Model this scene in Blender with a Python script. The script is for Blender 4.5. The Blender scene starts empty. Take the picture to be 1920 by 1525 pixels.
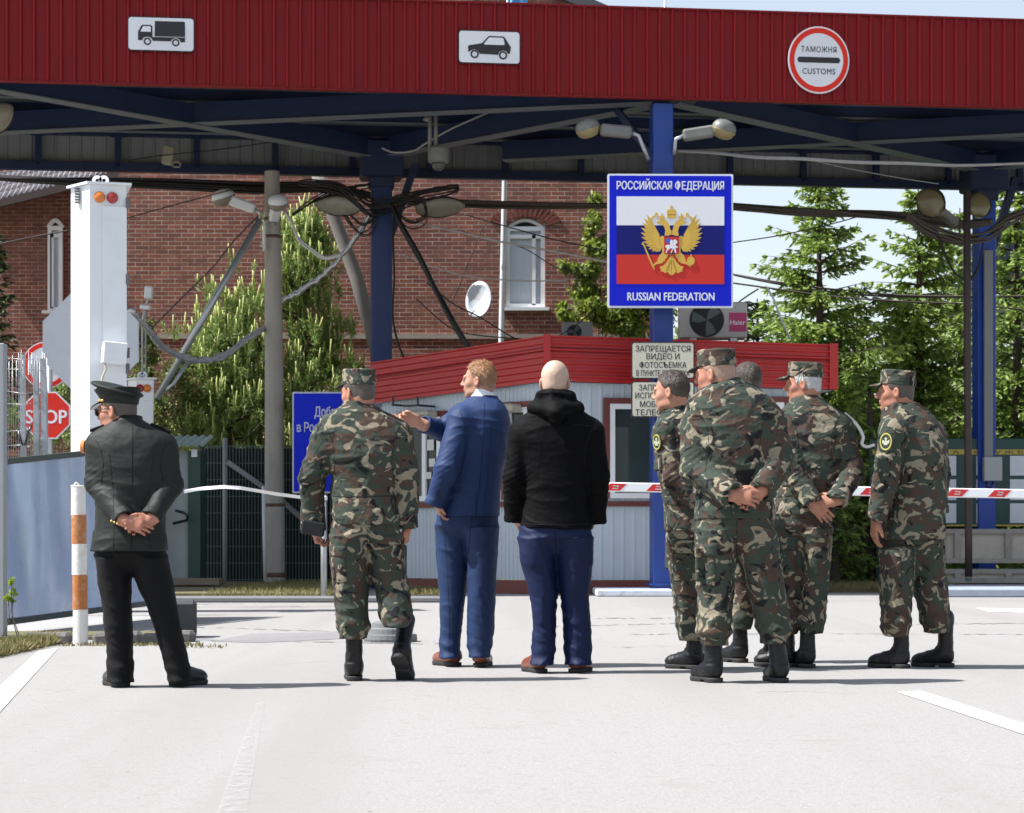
import bpy, math, random
import numpy as np
from mathutils import Vector, Matrix
R_ = math.radians
C = bpy.context.scene.collection
SC = bpy.context.scene
# ---------------------------------------------------------------- camera, sky, sun, exposure
FPX, HOR, CAMH = 4000.0, 1010.0, 0.8          # focal length in photo pixels, horizon row, eye height
cam = bpy.data.cameras.new('camera'); camo_ = bpy.data.objects.new('camera', cam); C.objects.link(camo_)
cam.sensor_width = 36; cam.lens = FPX/1920*36; cam.shift_y = (HOR-762.5)/1920
cam.clip_end = 3000; cam.clip_start = .1
camo_.location = (0, 0, CAMH); camo_.rotation_euler = (R_(90), 0, 0)
cam.dof.use_dof = True; cam.dof.focus_distance = 12.5; cam.dof.aperture_fstop = 10
SC.camera = camo_
SUN_EL, SUN_AZ = 55.0, 9.0                   # elevation; how far behind the camera's left the sun stands
w = bpy.data.worlds.new('World'); SC.world = w; w.use_nodes = True
nt = w.node_tree; bg = nt.nodes['Background']
sky = nt.nodes.new('ShaderNodeTexSky'); sky.sky_type = 'NISHITA'; sky.sun_disc = False
sky.sun_elevation = R_(SUN_EL); sky.sun_rotation = R_(270-SUN_AZ)
sky.air_density = 1.0; sky.dust_density = 1.2; sky.ozone_density = 1.0
hs_ = nt.nodes.new('ShaderNodeHueSaturation'); hs_.inputs['Saturation'].default_value = .55; hs_.inputs['Value'].default_value = 1.1   # thin high cloud whitens the blue
nt.links.new(sky.outputs[0], hs_.inputs['Color']); nt.links.new(hs_.outputs[0], bg.inputs[0]); bg.inputs[1].default_value = 0.10
sl = bpy.data.lights.new('sun', 'SUN'); sl.energy = 5.0; sl.angle = R_(.53); sl.color = (1, .98, .955)
so = bpy.data.objects.new('sun', sl); C.objects.link(so)
sd = Vector((-math.cos(R_(SUN_AZ))*math.cos(R_(SUN_EL)), -math.sin(R_(SUN_AZ))*math.cos(R_(SUN_EL)), math.sin(R_(SUN_EL))))
so.rotation_euler = sd.to_track_quat('Z', 'Y').to_euler(); so.location = sd*60
SC.view_settings.view_transform = 'Standard'; SC.view_settings.look = 'None'
SC.view_settings.exposure = 0.90; SC.view_settings.gamma = 1
SC.cycles.max_bounces = 6; SC.cycles.use_adaptive_sampling = True; SC.cycles.adaptive_threshold = .015
try: SC.cycles.use_denoising = True
except Exception: pass

def W(px, py, D): return Vector(((px-960)/FPX*D, D, CAMH-(py-HOR)/FPX*D))
def GD(py): return FPX*CAMH/(py-HOR)
# ---------------------------------------------------------------- object helpers
def tag(o, label=None, cat=None, group=None, kind=None):
    if label: o['label'] = label
    if cat: o['category'] = cat
    if group: o['group'] = group
    if kind: o['kind'] = kind
    return o
def thing(name, label, cat, loc=(0,0,0), group=None):
    o = bpy.data.objects.new(name, None); C.objects.link(o); o.location = loc
    o.empty_display_size = .1
    return tag(o, label, cat, group)
def place(o, parent):
    """keep world-space vertices while parenting under an Empty at its own base"""
    if parent is not None:
        o.parent = parent
        w_ = Vector(parent.location)
        p = parent.parent
        while p is not None: w_ += Vector(p.location); p = p.parent
        o.location = -w_ if o.get('_world', 1) else (0,0,0)
class MB:
    def __init__(s): s.v = []; s.f = []; s.mi = []; s.cur = 0
    def add(s, vs, fs):
        n = len(s.v); s.v += [tuple(v) for v in vs]; s.f += [tuple(i+n for i in f) for f in fs]; s.mi += [s.cur]*len(fs); return s
    def box(s, c, h, R=None, bev=0):
        c = Vector(c); R = R or Matrix.Identity(3)
        if bev:
            hx, hy, hz = h; b = min(bev, hx*.9, hy*.9, hz*.9); pts = []
            idx = {}
            for sx in (-1,1):
                for sy in (-1,1):
                    for sz in (-1,1):
                        for k,(a,b2,c2) in enumerate(((hx,hy-b,hz-b),(hx-b,hy,hz-b),(hx-b,hy-b,hz))):
                            idx[(sx,sy,sz,k)] = len(pts); pts.append(c+R@Vector((sx*a,sy*b2,sz*c2)))
            F = []
            def q(a):
                F.append([idx[i] for i in a])
            for s1 in (-1,1):
                q([(s1,-1,-1,0),(s1,1,-1,0),(s1,1,1,0),(s1,-1,1,0)] if s1>0 else [(s1,-1,-1,0),(s1,-1,1,0),(s1,1,1,0),(s1,1,-1,0)])
                q([(-1,s1,-1,1),(-1,s1,1,1),(1,s1,1,1),(1,s1,-1,1)] if s1>0 else [(-1,s1,-1,1),(1,s1,-1,1),(1,s1,1,1),(-1,s1,1,1)])
                q([(-1,-1,s1,2),(1,-1,s1,2),(1,1,s1,2),(-1,1,s1,2)] if s1>0 else [(-1,-1,s1,2),(-1,1,s1,2),(1,1,s1,2),(1,-1,s1,2)])
            for a in (-1,1):
                for b3 in (-1,1):
                    q([(a,b3,-1,0),(a,b3,1,0),(a,b3,1,1),(a,b3,-1,1)]); q([(a,-1,b3,0),(a,1,b3,0),(a,1,b3,2),(a,-1,b3,2)]); q([(-1,a,b3,1),(1,a,b3,1),(1,a,b3,2),(-1,a,b3,2)])
            for sx in (-1,1):
                for sy in (-1,1):
                    for sz in (-1,1): q([(sx,sy,sz,0),(sx,sy,sz,1),(sx,sy,sz,2)])
            return s.add(pts, F)
        vs = [c+R@Vector((x*h[0],y*h[1],z*h[2])) for z in (-1,1) for y in (-1,1) for x in (-1,1)]
        return s.add(vs, [(0,2,3,1),(4,5,7,6),(0,1,5,4),(2,6,7,3),(0,4,6,2),(1,3,7,5)])
    def beam(s, a, b, wd, ht, up=(0,0,1), bev=0):
        a, b = Vector(a), Vector(b); d = b-a; L = d.length; y = d.normalized()
        x = y.cross(Vector(up)).normalized(); z = x.cross(y)
        return s.box((a+b)/2, (wd/2, L/2, ht/2), Matrix((x,y,z)).transposed(), bev)
    def tube(s, pts, r, n=8, caps=True):
        pts = [Vector(p) for p in pts]; m = len(pts)
        rr = r if isinstance(r, (list,tuple)) else [r]*m
        t0 = (pts[1]-pts[0]).normalized(); u = t0.orthogonal().normalized(); vs = []
        for i,p in enumerate(pts):
            t = (pts[min(i+1,m-1)]-pts[max(i-1,0)]).normalized()
            u = (u-t*u.dot(t)).normalized(); v = t.cross(u)
            for k in range(n):
                a = 2*math.pi*k/n; vs.append(p+(u*math.cos(a)+v*math.sin(a))*rr[i])
        fs = [(i*n+k, i*n+(k+1)%n, (i+1)*n+(k+1)%n, (i+1)*n+k) for i in range(m-1) for k in range(n)]
        if caps: fs += [tuple(range(n))[::-1], tuple((m-1)*n+k for k in range(n))]
        return s.add(vs, fs)
    def lathe(s, o, axis, prof, n=20, sq=(1,1), ref=None):
        """prof: list of (radius, distance along axis)"""
        o = Vector(o); ax = Vector(axis).normalized(); u = ax.orthogonal().normalized() if ref is None else (Vector(ref)-ax*Vector(ref).dot(ax)).normalized()
        v = ax.cross(u); vs = []
        for r,h in prof:
            for k in range(n):
                a = 2*math.pi*k/n; vs.append(o+ax*h+(u*math.cos(a)*sq[0]+v*math.sin(a)*sq[1])*r)
        m = len(prof)
        fs = [(i*n+k, i*n+(k+1)%n, (i+1)*n+(k+1)%n, (i+1)*n+k) for i in range(m-1) for k in range(n)]
        fs += [tuple(range(n))[::-1], tuple((m-1)*n+k for k in range(n))]
        return s.add(vs, fs)
    def poly(s, fr, pts, z0, z1):
        """extrude a 2-D outline standing in frame fr=(origin,u,v,n) from z0 to z1 along n"""
        o,u,v,n = fr
        ar = sum(pts[i][0]*pts[(i+1)%len(pts)][1]-pts[(i+1)%len(pts)][0]*pts[i][1] for i in range(len(pts)))
        if ar < 0: pts = pts[::-1]
        k = len(pts)
        vs = [o+u*p[0]+v*p[1]+n*z0 for p in pts]+[o+u*p[0]+v*p[1]+n*z1 for p in pts]
        fs = [tuple(range(k))[::-1], tuple(range(k,2*k))]+[(i,(i+1)%k,k+(i+1)%k,k+i) for i in range(k)]
        return s.add(vs, fs)
    def build(s, name, mat, parent=None, smooth=False, auto=None):
        me = bpy.data.meshes.new(name); me.from_pydata(s.v, [], s.f); me.update()
        for m in (mat if isinstance(mat,(list,tuple)) else [mat]): me.materials.append(m)
        if any(s.mi): me.polygons.foreach_set('material_index', s.mi)
        if smooth: me.polygons.foreach_set('use_smooth', [True]*len(me.polygons))
        o = bpy.data.objects.new(name, me); C.objects.link(o)
        if smooth and auto:
            try: me.set_sharp_from_angle(angle=R_(auto))
            except Exception: pass
        place(o, parent); return o
def rrect(w_, h_, r, n=5, cx=0, cy=0):
    P = []
    for sx,sy,a0 in ((1,1,0),(-1,1,90),(-1,-1,180),(1,-1,270)):
        for i in range(n+1):
            a = R_(a0+90*i/n); P.append((cx+sx*(w_/2-r)+r*math.cos(a), cy+sy*(h_/2-r)+r*math.sin(a)))
    return P
def circ(r, n=40, cx=0, cy=0, ry=None): return [(cx+r*math.cos(2*math.pi*i/n), cy+(ry or r)*math.sin(2*math.pi*i/n)) for i in range(n)]
def glyph_span(txt, gap):
    cu = bpy.data.curves.new('t','FONT'); cu.body = txt; cu.size = 1; cu.align_x = 'LEFT'; cu.space_character = gap; ob = bpy.data.objects.new('t', cu); C.objects.link(ob)
    me = bpy.data.meshes.new_from_object(ob.evaluated_get(bpy.context.evaluated_depsgraph_get())); xs = [q.co.x for q in me.vertices]; bpy.data.objects.remove(ob); bpy.data.curves.remove(cu); bpy.data.meshes.remove(me); return min(xs), max(xs)
def text_obj(name, txt, fr, w_, h_, mat, parent, cx=0, cy=0, z=.004, bold=.0, gap=1.0):
    """lettering w_ wide and h_ cap-high centred at (cx,cy) of the frame"""
    cu = bpy.data.curves.new('t','FONT'); cu.body = txt; cu.size = 1; cu.align_x = 'CENTER'; cu.offset = bold; cu.space_character = gap
    cu.offset = 0; cu.extrude = .004; cu.resolution_u = 3
    ob = bpy.data.objects.new('t', cu); C.objects.link(ob)
    dg = bpy.context.evaluated_depsgraph_get(); me = bpy.data.meshes.new_from_object(ob.evaluated_get(dg))
    bpy.data.objects.remove(ob); bpy.data.curves.remove(cu)
    n = len(me.vertices); co = np.empty(n*3); me.vertices.foreach_get('co', co); co = co.reshape(-1,3)
    x0,x1 = co[:,0].min(), co[:,0].max(); stems = []
    for i_,ch in enumerate(txt):
        if ch == 'Ф':      # the glyph's overlapping stem is drawn as a solid bar
            pre = glyph_span(txt[:i_+1], gap); one = glyph_span('Ф', gap); al = glyph_span(txt, gap); stems.append(x0+(pre[1]-al[0])-(one[1]-one[0])/2)
    x = (co[:,0]-(x0+x1)/2)*w_/(x1-x0)+cx; y = (co[:,1]-.3635)*h_/.727+cy; zz = z+co[:,2]/.004*.0015
    o,u,v,nn = [np.array(q) for q in fr]
    P = o+x[:,None]*u+y[:,None]*v+zz[:,None]*nn
    if bold:   # heavier strokes: the same letters again, shifted by a hair
        fs = [tuple(p.vertices) for p in me.polygons]; k_ = bold*h_/.727*1.1; V_ = []; F_ = []
        for i,(dx,dy) in enumerate(((-1,0),(1,0),(0,-.5),(0,.5))):
            V_ += [tuple(q) for q in P+dx*k_*u+dy*k_*v+nn*(.0002*i)]; F_ += [tuple(j+n*i for j in f) for f in fs]
        bpy.data.meshes.remove(me); me = bpy.data.meshes.new(name); me.from_pydata(V_, [], F_); me.update()
    else:
        me.vertices.foreach_set('co', P.ravel()); me.update(); me.name = name
    if stems:
        V_ = [tuple(q.co) for q in me.vertices]; F_ = [tuple(q.vertices) for q in me.polygons]
        for xs in stems:
            xa = (xs-(x0+x1)/2)*w_/(x1-x0)+cx; hw = .058*h_/.727; k0 = len(V_)
            for (dx,yy) in ((-hw,-.56*h_),(hw,-.56*h_),(hw,.56*h_),(-hw,.56*h_)): V_.append(tuple(o+(xa+dx)*u+(yy+cy)*v+(z+.0024)*nn))
            F_.append((k0,k0+1,k0+2,k0+3))
        me = bpy.data.meshes.new(name); me.from_pydata(V_, [], F_); me.update()
    me.materials.append(mat)
    ob = bpy.data.objects.new(name, me); C.objects.link(ob); place(ob, parent); return ob
# ---------------------------------------------------------------- materials
MATS = {}
def N(nt, t, **k):
    n = nt.nodes.new('ShaderNode'+t)
    for a,b in k.items(): setattr(n, a, b)
    return n
def new(name):
    m = bpy.data.materials.new(name); m.use_nodes = True; nt = m.node_tree
    b = nt.nodes['Principled BSDF']; return m, nt, b
def rgb(c): return (c[0], c[1], c[2], 1)
def mixc(nt, f, a, b, mode='MIX'):
    n = N(nt,'Mix'); n.data_type = 'RGBA'; n.blend_type = mode
    for sock,val in ((n.inputs[0],f),(n.inputs[6],a),(n.inputs[7],b)):
        if hasattr(val,'links'): nt.links.new(val, sock)
        elif isinstance(val,(int,float)): sock.default_value = val
        else: sock.default_value = rgb(val)
    return n.outputs[2]
def noise(nt, scale, detail=4, rough=.55, dist=0, vec=None):
    n = N(nt,'TexNoise'); n.inputs['Scale'].default_value = scale; n.inputs['Detail'].default_value = detail
    n.inputs['Roughness'].default_value = rough; n.inputs['Distortion'].default_value = dist
    if vec is not None: nt.links.new(vec, n.inputs['Vector'])
    return n.outputs[0]
def ramp(nt, v, a, b, c0=(0,0,0), c1=(1,1,1), interp='LINEAR'):
    n = N(nt,'ValToRGB'); e = n.color_ramp.elements; n.color_ramp.interpolation = interp
    e[0].position = a; e[1].position = b; e[0].color = rgb(c0); e[1].color = rgb(c1)
    nt.links.new(v, n.inputs[0]); return n.outputs[0]
def coords(nt, scale=(1,1,1), rnd=0):
    t = N(nt,'TexCoord'); m = N(nt,'Mapping'); m.inputs['Scale'].default_value = scale
    nt.links.new(t.outputs['Object'], m.inputs[0])
    if rnd:
        oi = N(nt,'ObjectInfo'); mu = N(nt,'Math', operation='MULTIPLY'); mu.inputs[1].default_value = rnd
        nt.links.new(oi.outputs['Random'], mu.inputs[0]); nt.links.new(mu.outputs[0], m.inputs['Location'])
    return m.outputs[0]
def bump(nt, b, h, strength, dist=.01):
    n = N(nt,'Bump'); n.inputs['Strength'].default_value = strength; n.inputs['Distance'].default_value = dist
    nt.links.new(h, n.inputs['Height']); nt.links.new(n.outputs[0], b.inputs['Normal'])
def M(name, col, rough=.6, var=.12, vs=6, metal=0, bmp=0, bs=60, stain=None, stain_amt=.5, stain_s=3, spec=.5, coat=0, str_=(1,1,1)):
    """a painted / plain surface with uneven colour, roughness, optional stains"""
    if name in MATS: return MATS[name]
    m, nt, b = new(name); v = coords(nt, str_)
    n1 = noise(nt, vs, 5, .6, .3, v)
    c = mixc(nt, n1, [x*(1-var) for x in col], [min(1,x*(1+var)) for x in col])
    if stain:
        s_ = ramp(nt, noise(nt, stain_s, 8, .68, .4, v), .5, .5+.25/max(stain_amt,.05))
        c = mixc(nt, s_, c, stain)
    nt.links.new(c, b.inputs['Base Color'])
    r = N(nt,'MapRange'); r.inputs[3].default_value = max(.03,rough-.1); r.inputs[4].default_value = min(1,rough+.1)
    nt.links.new(n1, r.inputs[0]); nt.links.new(r.outputs[0], b.inputs['Roughness'])
    b.inputs['Metallic'].default_value = metal; b.inputs['Specular IOR Level'].default_value = spec
    if coat: b.inputs['Coat Weight'].default_value = coat; b.inputs['Coat Roughness'].default_value = .15
    if bmp: bump(nt, b, noise(nt, bs, 4, .6, 0, v), bmp)
    MATS[name] = m; return m
# ---------------------------------------------------------------- smooth solids for figures: distance fields turned into one continuous mesh
_rs = np.random.RandomState(7); _LAT = _rs.rand(32,32,32).astype(np.float32)
def vnoise(P, off=0):
    P = P+off; i = np.floor(P).astype(int); f = P-i; f = f*f*(3-2*f); i0 = i & 31; i1 = (i+1) & 31; out = 0
    for a in (0,1):
        for b in (0,1):
            for c in (0,1):
                wgt = (f[:,0] if a else 1-f[:,0])*(f[:,1] if b else 1-f[:,1])*(f[:,2] if c else 1-f[:,2])
                out = out+wgt*_LAT[(i1 if a else i0)[:,0], (i1 if b else i0)[:,1], (i1 if c else i0)[:,2]]
    return out
def A3(v): return np.array([float(x) for x in v])
class Field:
    def __init__(s, lo, hi, h):
        s.h = h; s.lo = A3(lo)-3*h; n = np.ceil((A3(hi)-A3(lo))/h).astype(int)+7; s.n = n
        s.ax = [s.lo[i]+h*np.arange(n[i]) for i in range(3)]; s.d = np.full(n, .3, np.float32)
    def put(s, fn, lo, hi, k=.01, op='u'):
        m = k+3*s.h
        i0 = np.clip(np.floor((A3(lo)-m-s.lo)/s.h).astype(int), 0, s.n); i1 = np.clip(np.ceil((A3(hi)+m-s.lo)/s.h).astype(int)+1, 0, s.n)
        if (i1 <= i0).any(): return s
        sl = tuple(slice(a,b) for a,b in zip(i0,i1))
        X = s.ax[0][sl[0]][:,None,None]; Y = s.ax[1][sl[1]][None,:,None]; Z = s.ax[2][sl[2]][None,None,:]
        e = fn(X,Y,Z).astype(np.float32); d = s.d[sl]
        if op == 'u':
            hh = np.clip(k-np.abs(d-e),0,None)/max(k,1e-6); s.d[sl] = np.minimum(d,e)-hh*hh*k*.25
        elif op == 'cut':
            e = -e; hh = np.clip(k-np.abs(d-e),0,None)/max(k,1e-6); s.d[sl] = np.maximum(d,e)+hh*hh*k*.25
        return s
    def cone(s, a, b, ra, rb, k=.015, u=None, q=1., cap=False, op='u'):
        a, b = A3(a), A3(b); v = b-a; L2 = max(v@v,1e-9); L = math.sqrt(L2); r = max(ra,rb)*max(1,q)
        if u is not None: u = A3(u); u = u-v*(u@v)/L2; u = u/(np.linalg.norm(u)+1e-9)
        def fn(X,Y,Z):
            px,py,pz = X-a[0], Y-a[1], Z-a[2]
            if u is not None and q != 1:
                c = (px*u[0]+py*u[1]+pz*u[2])*(1/q-1); px,py,pz = px+c*u[0], py+c*u[1], pz+c*u[2]
            tt = (px*v[0]+py*v[1]+pz*v[2])/L2; t = np.clip(tt,0,1)
            tu = tt if cap else t
            dd = np.sqrt((px-tu*v[0])**2+(py-tu*v[1])**2+(pz-tu*v[2])**2)-(ra+(rb-ra)*t)
            if cap: dd = np.maximum(dd, np.maximum(-tt*L, (tt-1)*L))
            return dd
        return s.put(fn, np.minimum(a,b)-r, np.maximum(a,b)+r, k, op)
    def chain(s, pts, rs, k=.015, u=None, q=1.):
        for i in range(len(pts)-1): s.cone(pts[i], pts[i+1], rs[i], rs[i+1], k, u, q)
        return s
    def ell(s, c, r, R=None, k=.012, op='u'):
        c, r = A3(c), A3(r); R = np.eye(3) if R is None else np.array(R); mr = max(r)
        def fn(X,Y,Z):
            px,py,pz = X-c[0], Y-c[1], Z-c[2]
            q = [px*R[0][i]+py*R[1][i]+pz*R[2][i] for i in range(3)]
            k0 = np.sqrt((q[0]/r[0])**2+(q[1]/r[1])**2+(q[2]/r[2])**2); k1 = np.sqrt((q[0]/r[0]**2)**2+(q[1]/r[1]**2)**2+(q[2]/r[2]**2)**2)
            return k0*(k0-1)/np.maximum(k1,1e-6)
        return s.put(fn, c-mr, c+mr, k, op)
    def box(s, c, h, R=None, r=.005, k=.008, op='u'):
        c, h = A3(c), A3(h); R = np.eye(3) if R is None else np.array(R); mr = np.linalg.norm(h)
        def fn(X,Y,Z):
            px,py,pz = X-c[0], Y-c[1], Z-c[2]
            q = [np.abs(px*R[0][i]+py*R[1][i]+pz*R[2][i])-h[i]+r for i in range(3)]
            return np.sqrt(sum(np.maximum(a,0)**2 for a in q))+np.minimum(np.maximum(np.maximum(q[0],q[1]),q[2]),0)-r
        return s.put(fn, c-mr, c+mr, k, op)
    def loft(s, rows, n=2.2, k=.02, blur=6):
        """rows: (z, cx, cy, a, b) from any order; elliptical sections along z with flat ends"""
        rows = sorted(rows); T = np.array(rows); z = np.linspace(T[0,0], T[-1,0], 260)
        g = np.exp(-.5*(np.arange(-15,16)/blur)**2); g /= g.sum(); tb = []
        for j in range(1,5):
            y = np.interp(z, T[:,0], T[:,j]); y = np.convolve(np.concatenate([np.full(15,y[0])+(y[0]-y[1])*np.arange(15,0,-1), y, np.full(15,y[-1])+(y[-1]-y[-2])*np.arange(1,16)]), g, 'valid'); tb.append(y)
        am, bm = T[:,3].max(), T[:,4].max()
        def fn(X,Y,Z):
            zz = Z.ravel(); cx,cy,a,b = [np.interp(zz, z, t)[None,None,:] for t in tb]
            e = ((np.abs(X-cx)/a)**n+(np.abs(Y-cy)/b)**n)**(1/n)
            return np.maximum((e-1)*np.minimum(a,b), np.maximum(z[0]-Z, Z-z[-1]))
        return s.put(fn, (T[:,1].min()-am, T[:,2].min()-bm, z[0]), (T[:,1].max()+am, T[:,2].max()+bm, z[-1]), k)
    def disp(s, f):
        m = np.abs(s.d) < .05; I = np.argwhere(m); P = s.lo+I*s.h; s.d[m] -= f(P).astype(np.float32); return s
    def net(s):
        d = s.d; ins = d < 0; nx,ny,nz = np.array(d.shape)-1
        cnt = np.zeros((nx,ny,nz), np.int8); off = [(a,b,c) for a in (0,1) for b in (0,1) for c in (0,1)]
        for a,b,c in off: cnt += ins[a:nx+a,b:ny+b,c:nz+c]
        act = np.argwhere((cnt > 0) & (cnt < 8)); vid = np.full((nx,ny,nz), -1, np.int32); vid[tuple(act.T)] = np.arange(len(act))
        acc = np.zeros((len(act),3)); num = np.zeros(len(act))
        for o in off:
            for ax in range(3):
                if o[ax]: continue
                o2 = list(o); o2[ax] = 1
                va = d[act[:,0]+o[0],act[:,1]+o[1],act[:,2]+o[2]]; vb = d[act[:,0]+o2[0],act[:,1]+o2[1],act[:,2]+o2[2]]
                x = (va < 0) != (vb < 0); t = np.where(x, va/np.where(x, va-vb, 1), 0)
                p = np.tile(np.array(o,float),(len(act),1)); p[:,ax] += t; acc += p*x[:,None]; num += x
        V = s.lo+(act+acc/num[:,None])*s.h; Q = []
        for ax in range(3):
            o1, o2 = [(1,2),(2,0),(0,1)][ax]
            sa = [slice(None)]*3; sb = [slice(None)]*3; sa[ax] = slice(0,-1); sb[ax] = slice(1,None)
            A_, B_ = ins[tuple(sa)], ins[tuple(sb)]; E = np.argwhere(A_ != B_)
            E = E[(E[:,o1] > 0) & (E[:,o2] > 0) & (E[:,o1] < d.shape[o1]-1) & (E[:,o2] < d.shape[o2]-1)]
            if not len(E): continue
            fl = A_[tuple(E.T)]
            def cell(p,q): c = E.copy(); c[:,o1] -= p; c[:,o2] -= q; return vid[tuple(c.T)]
            q = np.stack([cell(1,1),cell(0,1),cell(0,0),cell(1,0)],1); q[~fl] = q[~fl][:,::-1]; Q.append(q)
        return V, np.concatenate(Q)
    def mesh(s, name, mat, parent=None, T=None, keep=True):
        V,Q = s.net()
        if T is not None: V = V@np.array(T[0]).T+np.array(T[1])
        me = bpy.data.meshes.new(name); me.vertices.add(len(V)); me.vertices.foreach_set('co', V.astype(np.float32).ravel())
        me.loops.add(len(Q)*4); me.loops.foreach_set('vertex_index', Q.astype(np.int32).ravel())
        me.polygons.add(len(Q)); me.polygons.foreach_set('loop_start', np.arange(0,len(Q)*4,4,dtype=np.int32))
        me.polygons.foreach_set('use_smooth', np.ones(len(Q),bool)); me.update(calc_edges=True); me.validate()
        me.materials.append(mat); o = bpy.data.objects.new(name, me); C.objects.link(o)
        if parent is not None: o.parent = parent
        return o
def rotz(a): c,s_ = math.cos(a), math.sin(a); return np.array([[c,-s_,0],[s_,c,0],[0,0,1]])
def headR(yaw, pitch=0, roll=0):
    """columns: right, forward, up.  yaw 0 looks away from the camera, -90 looks to the left"""
    a = R_(-yaw); p = R_(pitch); r = R_(roll); c,s_ = math.cos(p), math.sin(p); c2,s2 = math.cos(r), math.sin(r)
    return rotz(a)@np.array([[1,0,0],[0,c,-s_],[0,s_,c]])@np.array([[c2,0,s2],[0,1,0],[-s2,0,c2]])
def put_head(F, c, R, s=1., fat=1.):
    c = A3(c); L = lambda x,y,z: c+R@(np.array([x,y,z])*s)
    E = lambda x,y,z,a,b,d,k=.014,op='u': F.ell(L(x,y,z), (a*s,b*s,d*s), R, k, op)
    E(0,-.012,.028,.077,.098,.090); E(0,-.03,-.02,.066,.075,.07); E(0,.028,-.030,.063*fat,.068,.085,.02)
    E(0,.052,-.090,.036*fat,.030,.026,.025)
    for x in (-1,1):
        E(x*.042,.048,-.022,.024*fat,.026,.024,.02); E(x*.046*fat,.018,-.078,.018,.034,.02,.025)
        E(x*.030,.098,.004,.017,.014,.012,.012,'cut')
        Re = R@rotz(x*.35)
        F.ell(L(x*.080,-.012,-.012), (.009*s,.021*s,.034*s), Re, .005); F.ell(L(x*.090,-.008,-.008), (.008*s,.012*s,.019*s), Re, .004, 'cut')
        E(x*.031,.086,.001,.013,.013,.011,.004); E(x*.013,.101,-.031,.008,.010,.007,.006)
    F.cone(L(-.040,.080,.019), L(.040,.080,.019), .013*s,.013*s,.014)
    F.cone(L(0,.091,.012), L(0,.113,-.025), .0085*s,.0125*s,.010)
    F.cone(L(-.019,.088,-.056), L(.019,.088,-.056), .009*s,.009*s,.008); F.cone(L(-.016,.086,-.068), L(.016,.086,-.068), .0095*s,.0095*s,.006)
    F.cone(L(-.021,.101,-.062), L(.021,.101,-.062), .0025*s,.0025*s,.004, op='cut')
    E(0,.078,-.099,.016,.014,.012,.014)
def put_hand(F, wr, f, n, side, curl=(.5,.55,.6,.65), s=1., index=None, thumb=(.65,.6,.35), k=.006):
    wr, f, n = A3(wr), A3(f), A3(n); f = f/np.linalg.norm(f); n = n-f*(n@f); n = n/np.linalg.norm(n); t = np.cross(f,n)*side
    F.cone(wr-f*.03*s, wr+f*.03*s, .026*s,.021*s,.02,t,1.25)
    F.cone(wr+f*.025*s, wr+f*.085*s, .0165*s,.0145*s,.012,t,2.5); F.ell(wr+f*.042*s+t*.026*s+n*.008*s, (.02*s,.02*s,.016*s), None, .014)
    ln = (.070,.079,.073,.056)
    for j in range(4):
        o = .030-.020*j; b = wr+f*(.090-.004*abs(j-1))*s+t*o*s; cu = curl[j] if index is None or j else index
        a = cu*.6; p = b-f*.012*s; fan = (1.5-j)*.05
        for i,fr in enumerate((.46,.30,.24)):
            dr = f*math.cos(a)+n*math.sin(a)+t*fan; q = p+dr*(ln[j]*fr+(.012 if i == 0 else 0))*s
            F.cone(p, q, (.0092-.0008*i-.0006*(j == 3))*s, (.0086-.0010*i-.0006*(j == 3))*s, .0035); p = q; a += cu*.9
    p = wr+f*.030*s+t*.030*s; d = f*thumb[0]+t*thumb[1]+n*thumb[2]; d = d/np.linalg.norm(d); q = p+d*.036*s
    F.cone(p,q,.013*s,.0105*s,.008); d2 = d*.6+f*.75+n*.25; d2 = d2/np.linalg.norm(d2); F.cone(q,q+d2*.032*s,.0102*s,.0082*s,.004)
# ---------------------------------------------------------------- cloth, skin, leather
def ridged(nt, vec, sc, dist):
    n1 = noise(nt, sc, 2, .45, dist, vec); a = N(nt,'Math', operation='MULTIPLY_ADD'); a.inputs[1].default_value = 2; a.inputs[2].default_value = -1; nt.links.new(n1, a.inputs[0])
    b_ = N(nt,'Math', operation='ABSOLUTE'); nt.links.new(a.outputs[0], b_.inputs[0]); c = N(nt,'Math', operation='SUBTRACT'); c.inputs[0].default_value = 1; nt.links.new(b_.outputs[0], c.inputs[1])
    p = N(nt,'Math', operation='POWER'); p.inputs[1].default_value = 6; nt.links.new(c.outputs[0], p.inputs[0]); return p.outputs[0]
def cloth(name, col, var=.12, rough=.9, sheen=0, weave=900, wr=.35, spec=.25):
    m, nt, b = new(name); v = coords(nt, (1,1,.7), 9)
    n1 = noise(nt, 5, 4, .6, .5, v); c = mixc(nt, n1, [x*(1-var) for x in col], [x*(1+var) for x in col]); nt.links.new(c, b.inputs['Base Color'])
    b.inputs['Roughness'].default_value = rough; b.inputs['Specular IOR Level'].default_value = spec
    if sheen: b.inputs['Sheen Weight'].default_value = sheen; b.inputs['Sheen Roughness'].default_value = .4
    h0 = N(nt,'Math', operation='ADD'); nt.links.new(noise(nt, 12, 3, .5, .9, v), h0.inputs[0]); rm = N(nt,'Math', operation='MULTIPLY'); rm.inputs[1].default_value = .3; nt.links.new(ridged(nt, v, 5, .8), rm.inputs[0]); nt.links.new(rm.outputs[0], h0.inputs[1]); h = N(nt,'Math', operation='ADD'); nt.links.new(h0.outputs[0], h.inputs[0])
    wv = N(nt,'Math', operation='MULTIPLY'); wv.inputs[1].default_value = .12; nt.links.new(noise(nt, weave, 1, .5, 0, v), wv.inputs[0]); nt.links.new(wv.outputs[0], h.inputs[1])
    bump(nt, b, h.outputs[0], wr, .02); return m
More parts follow.
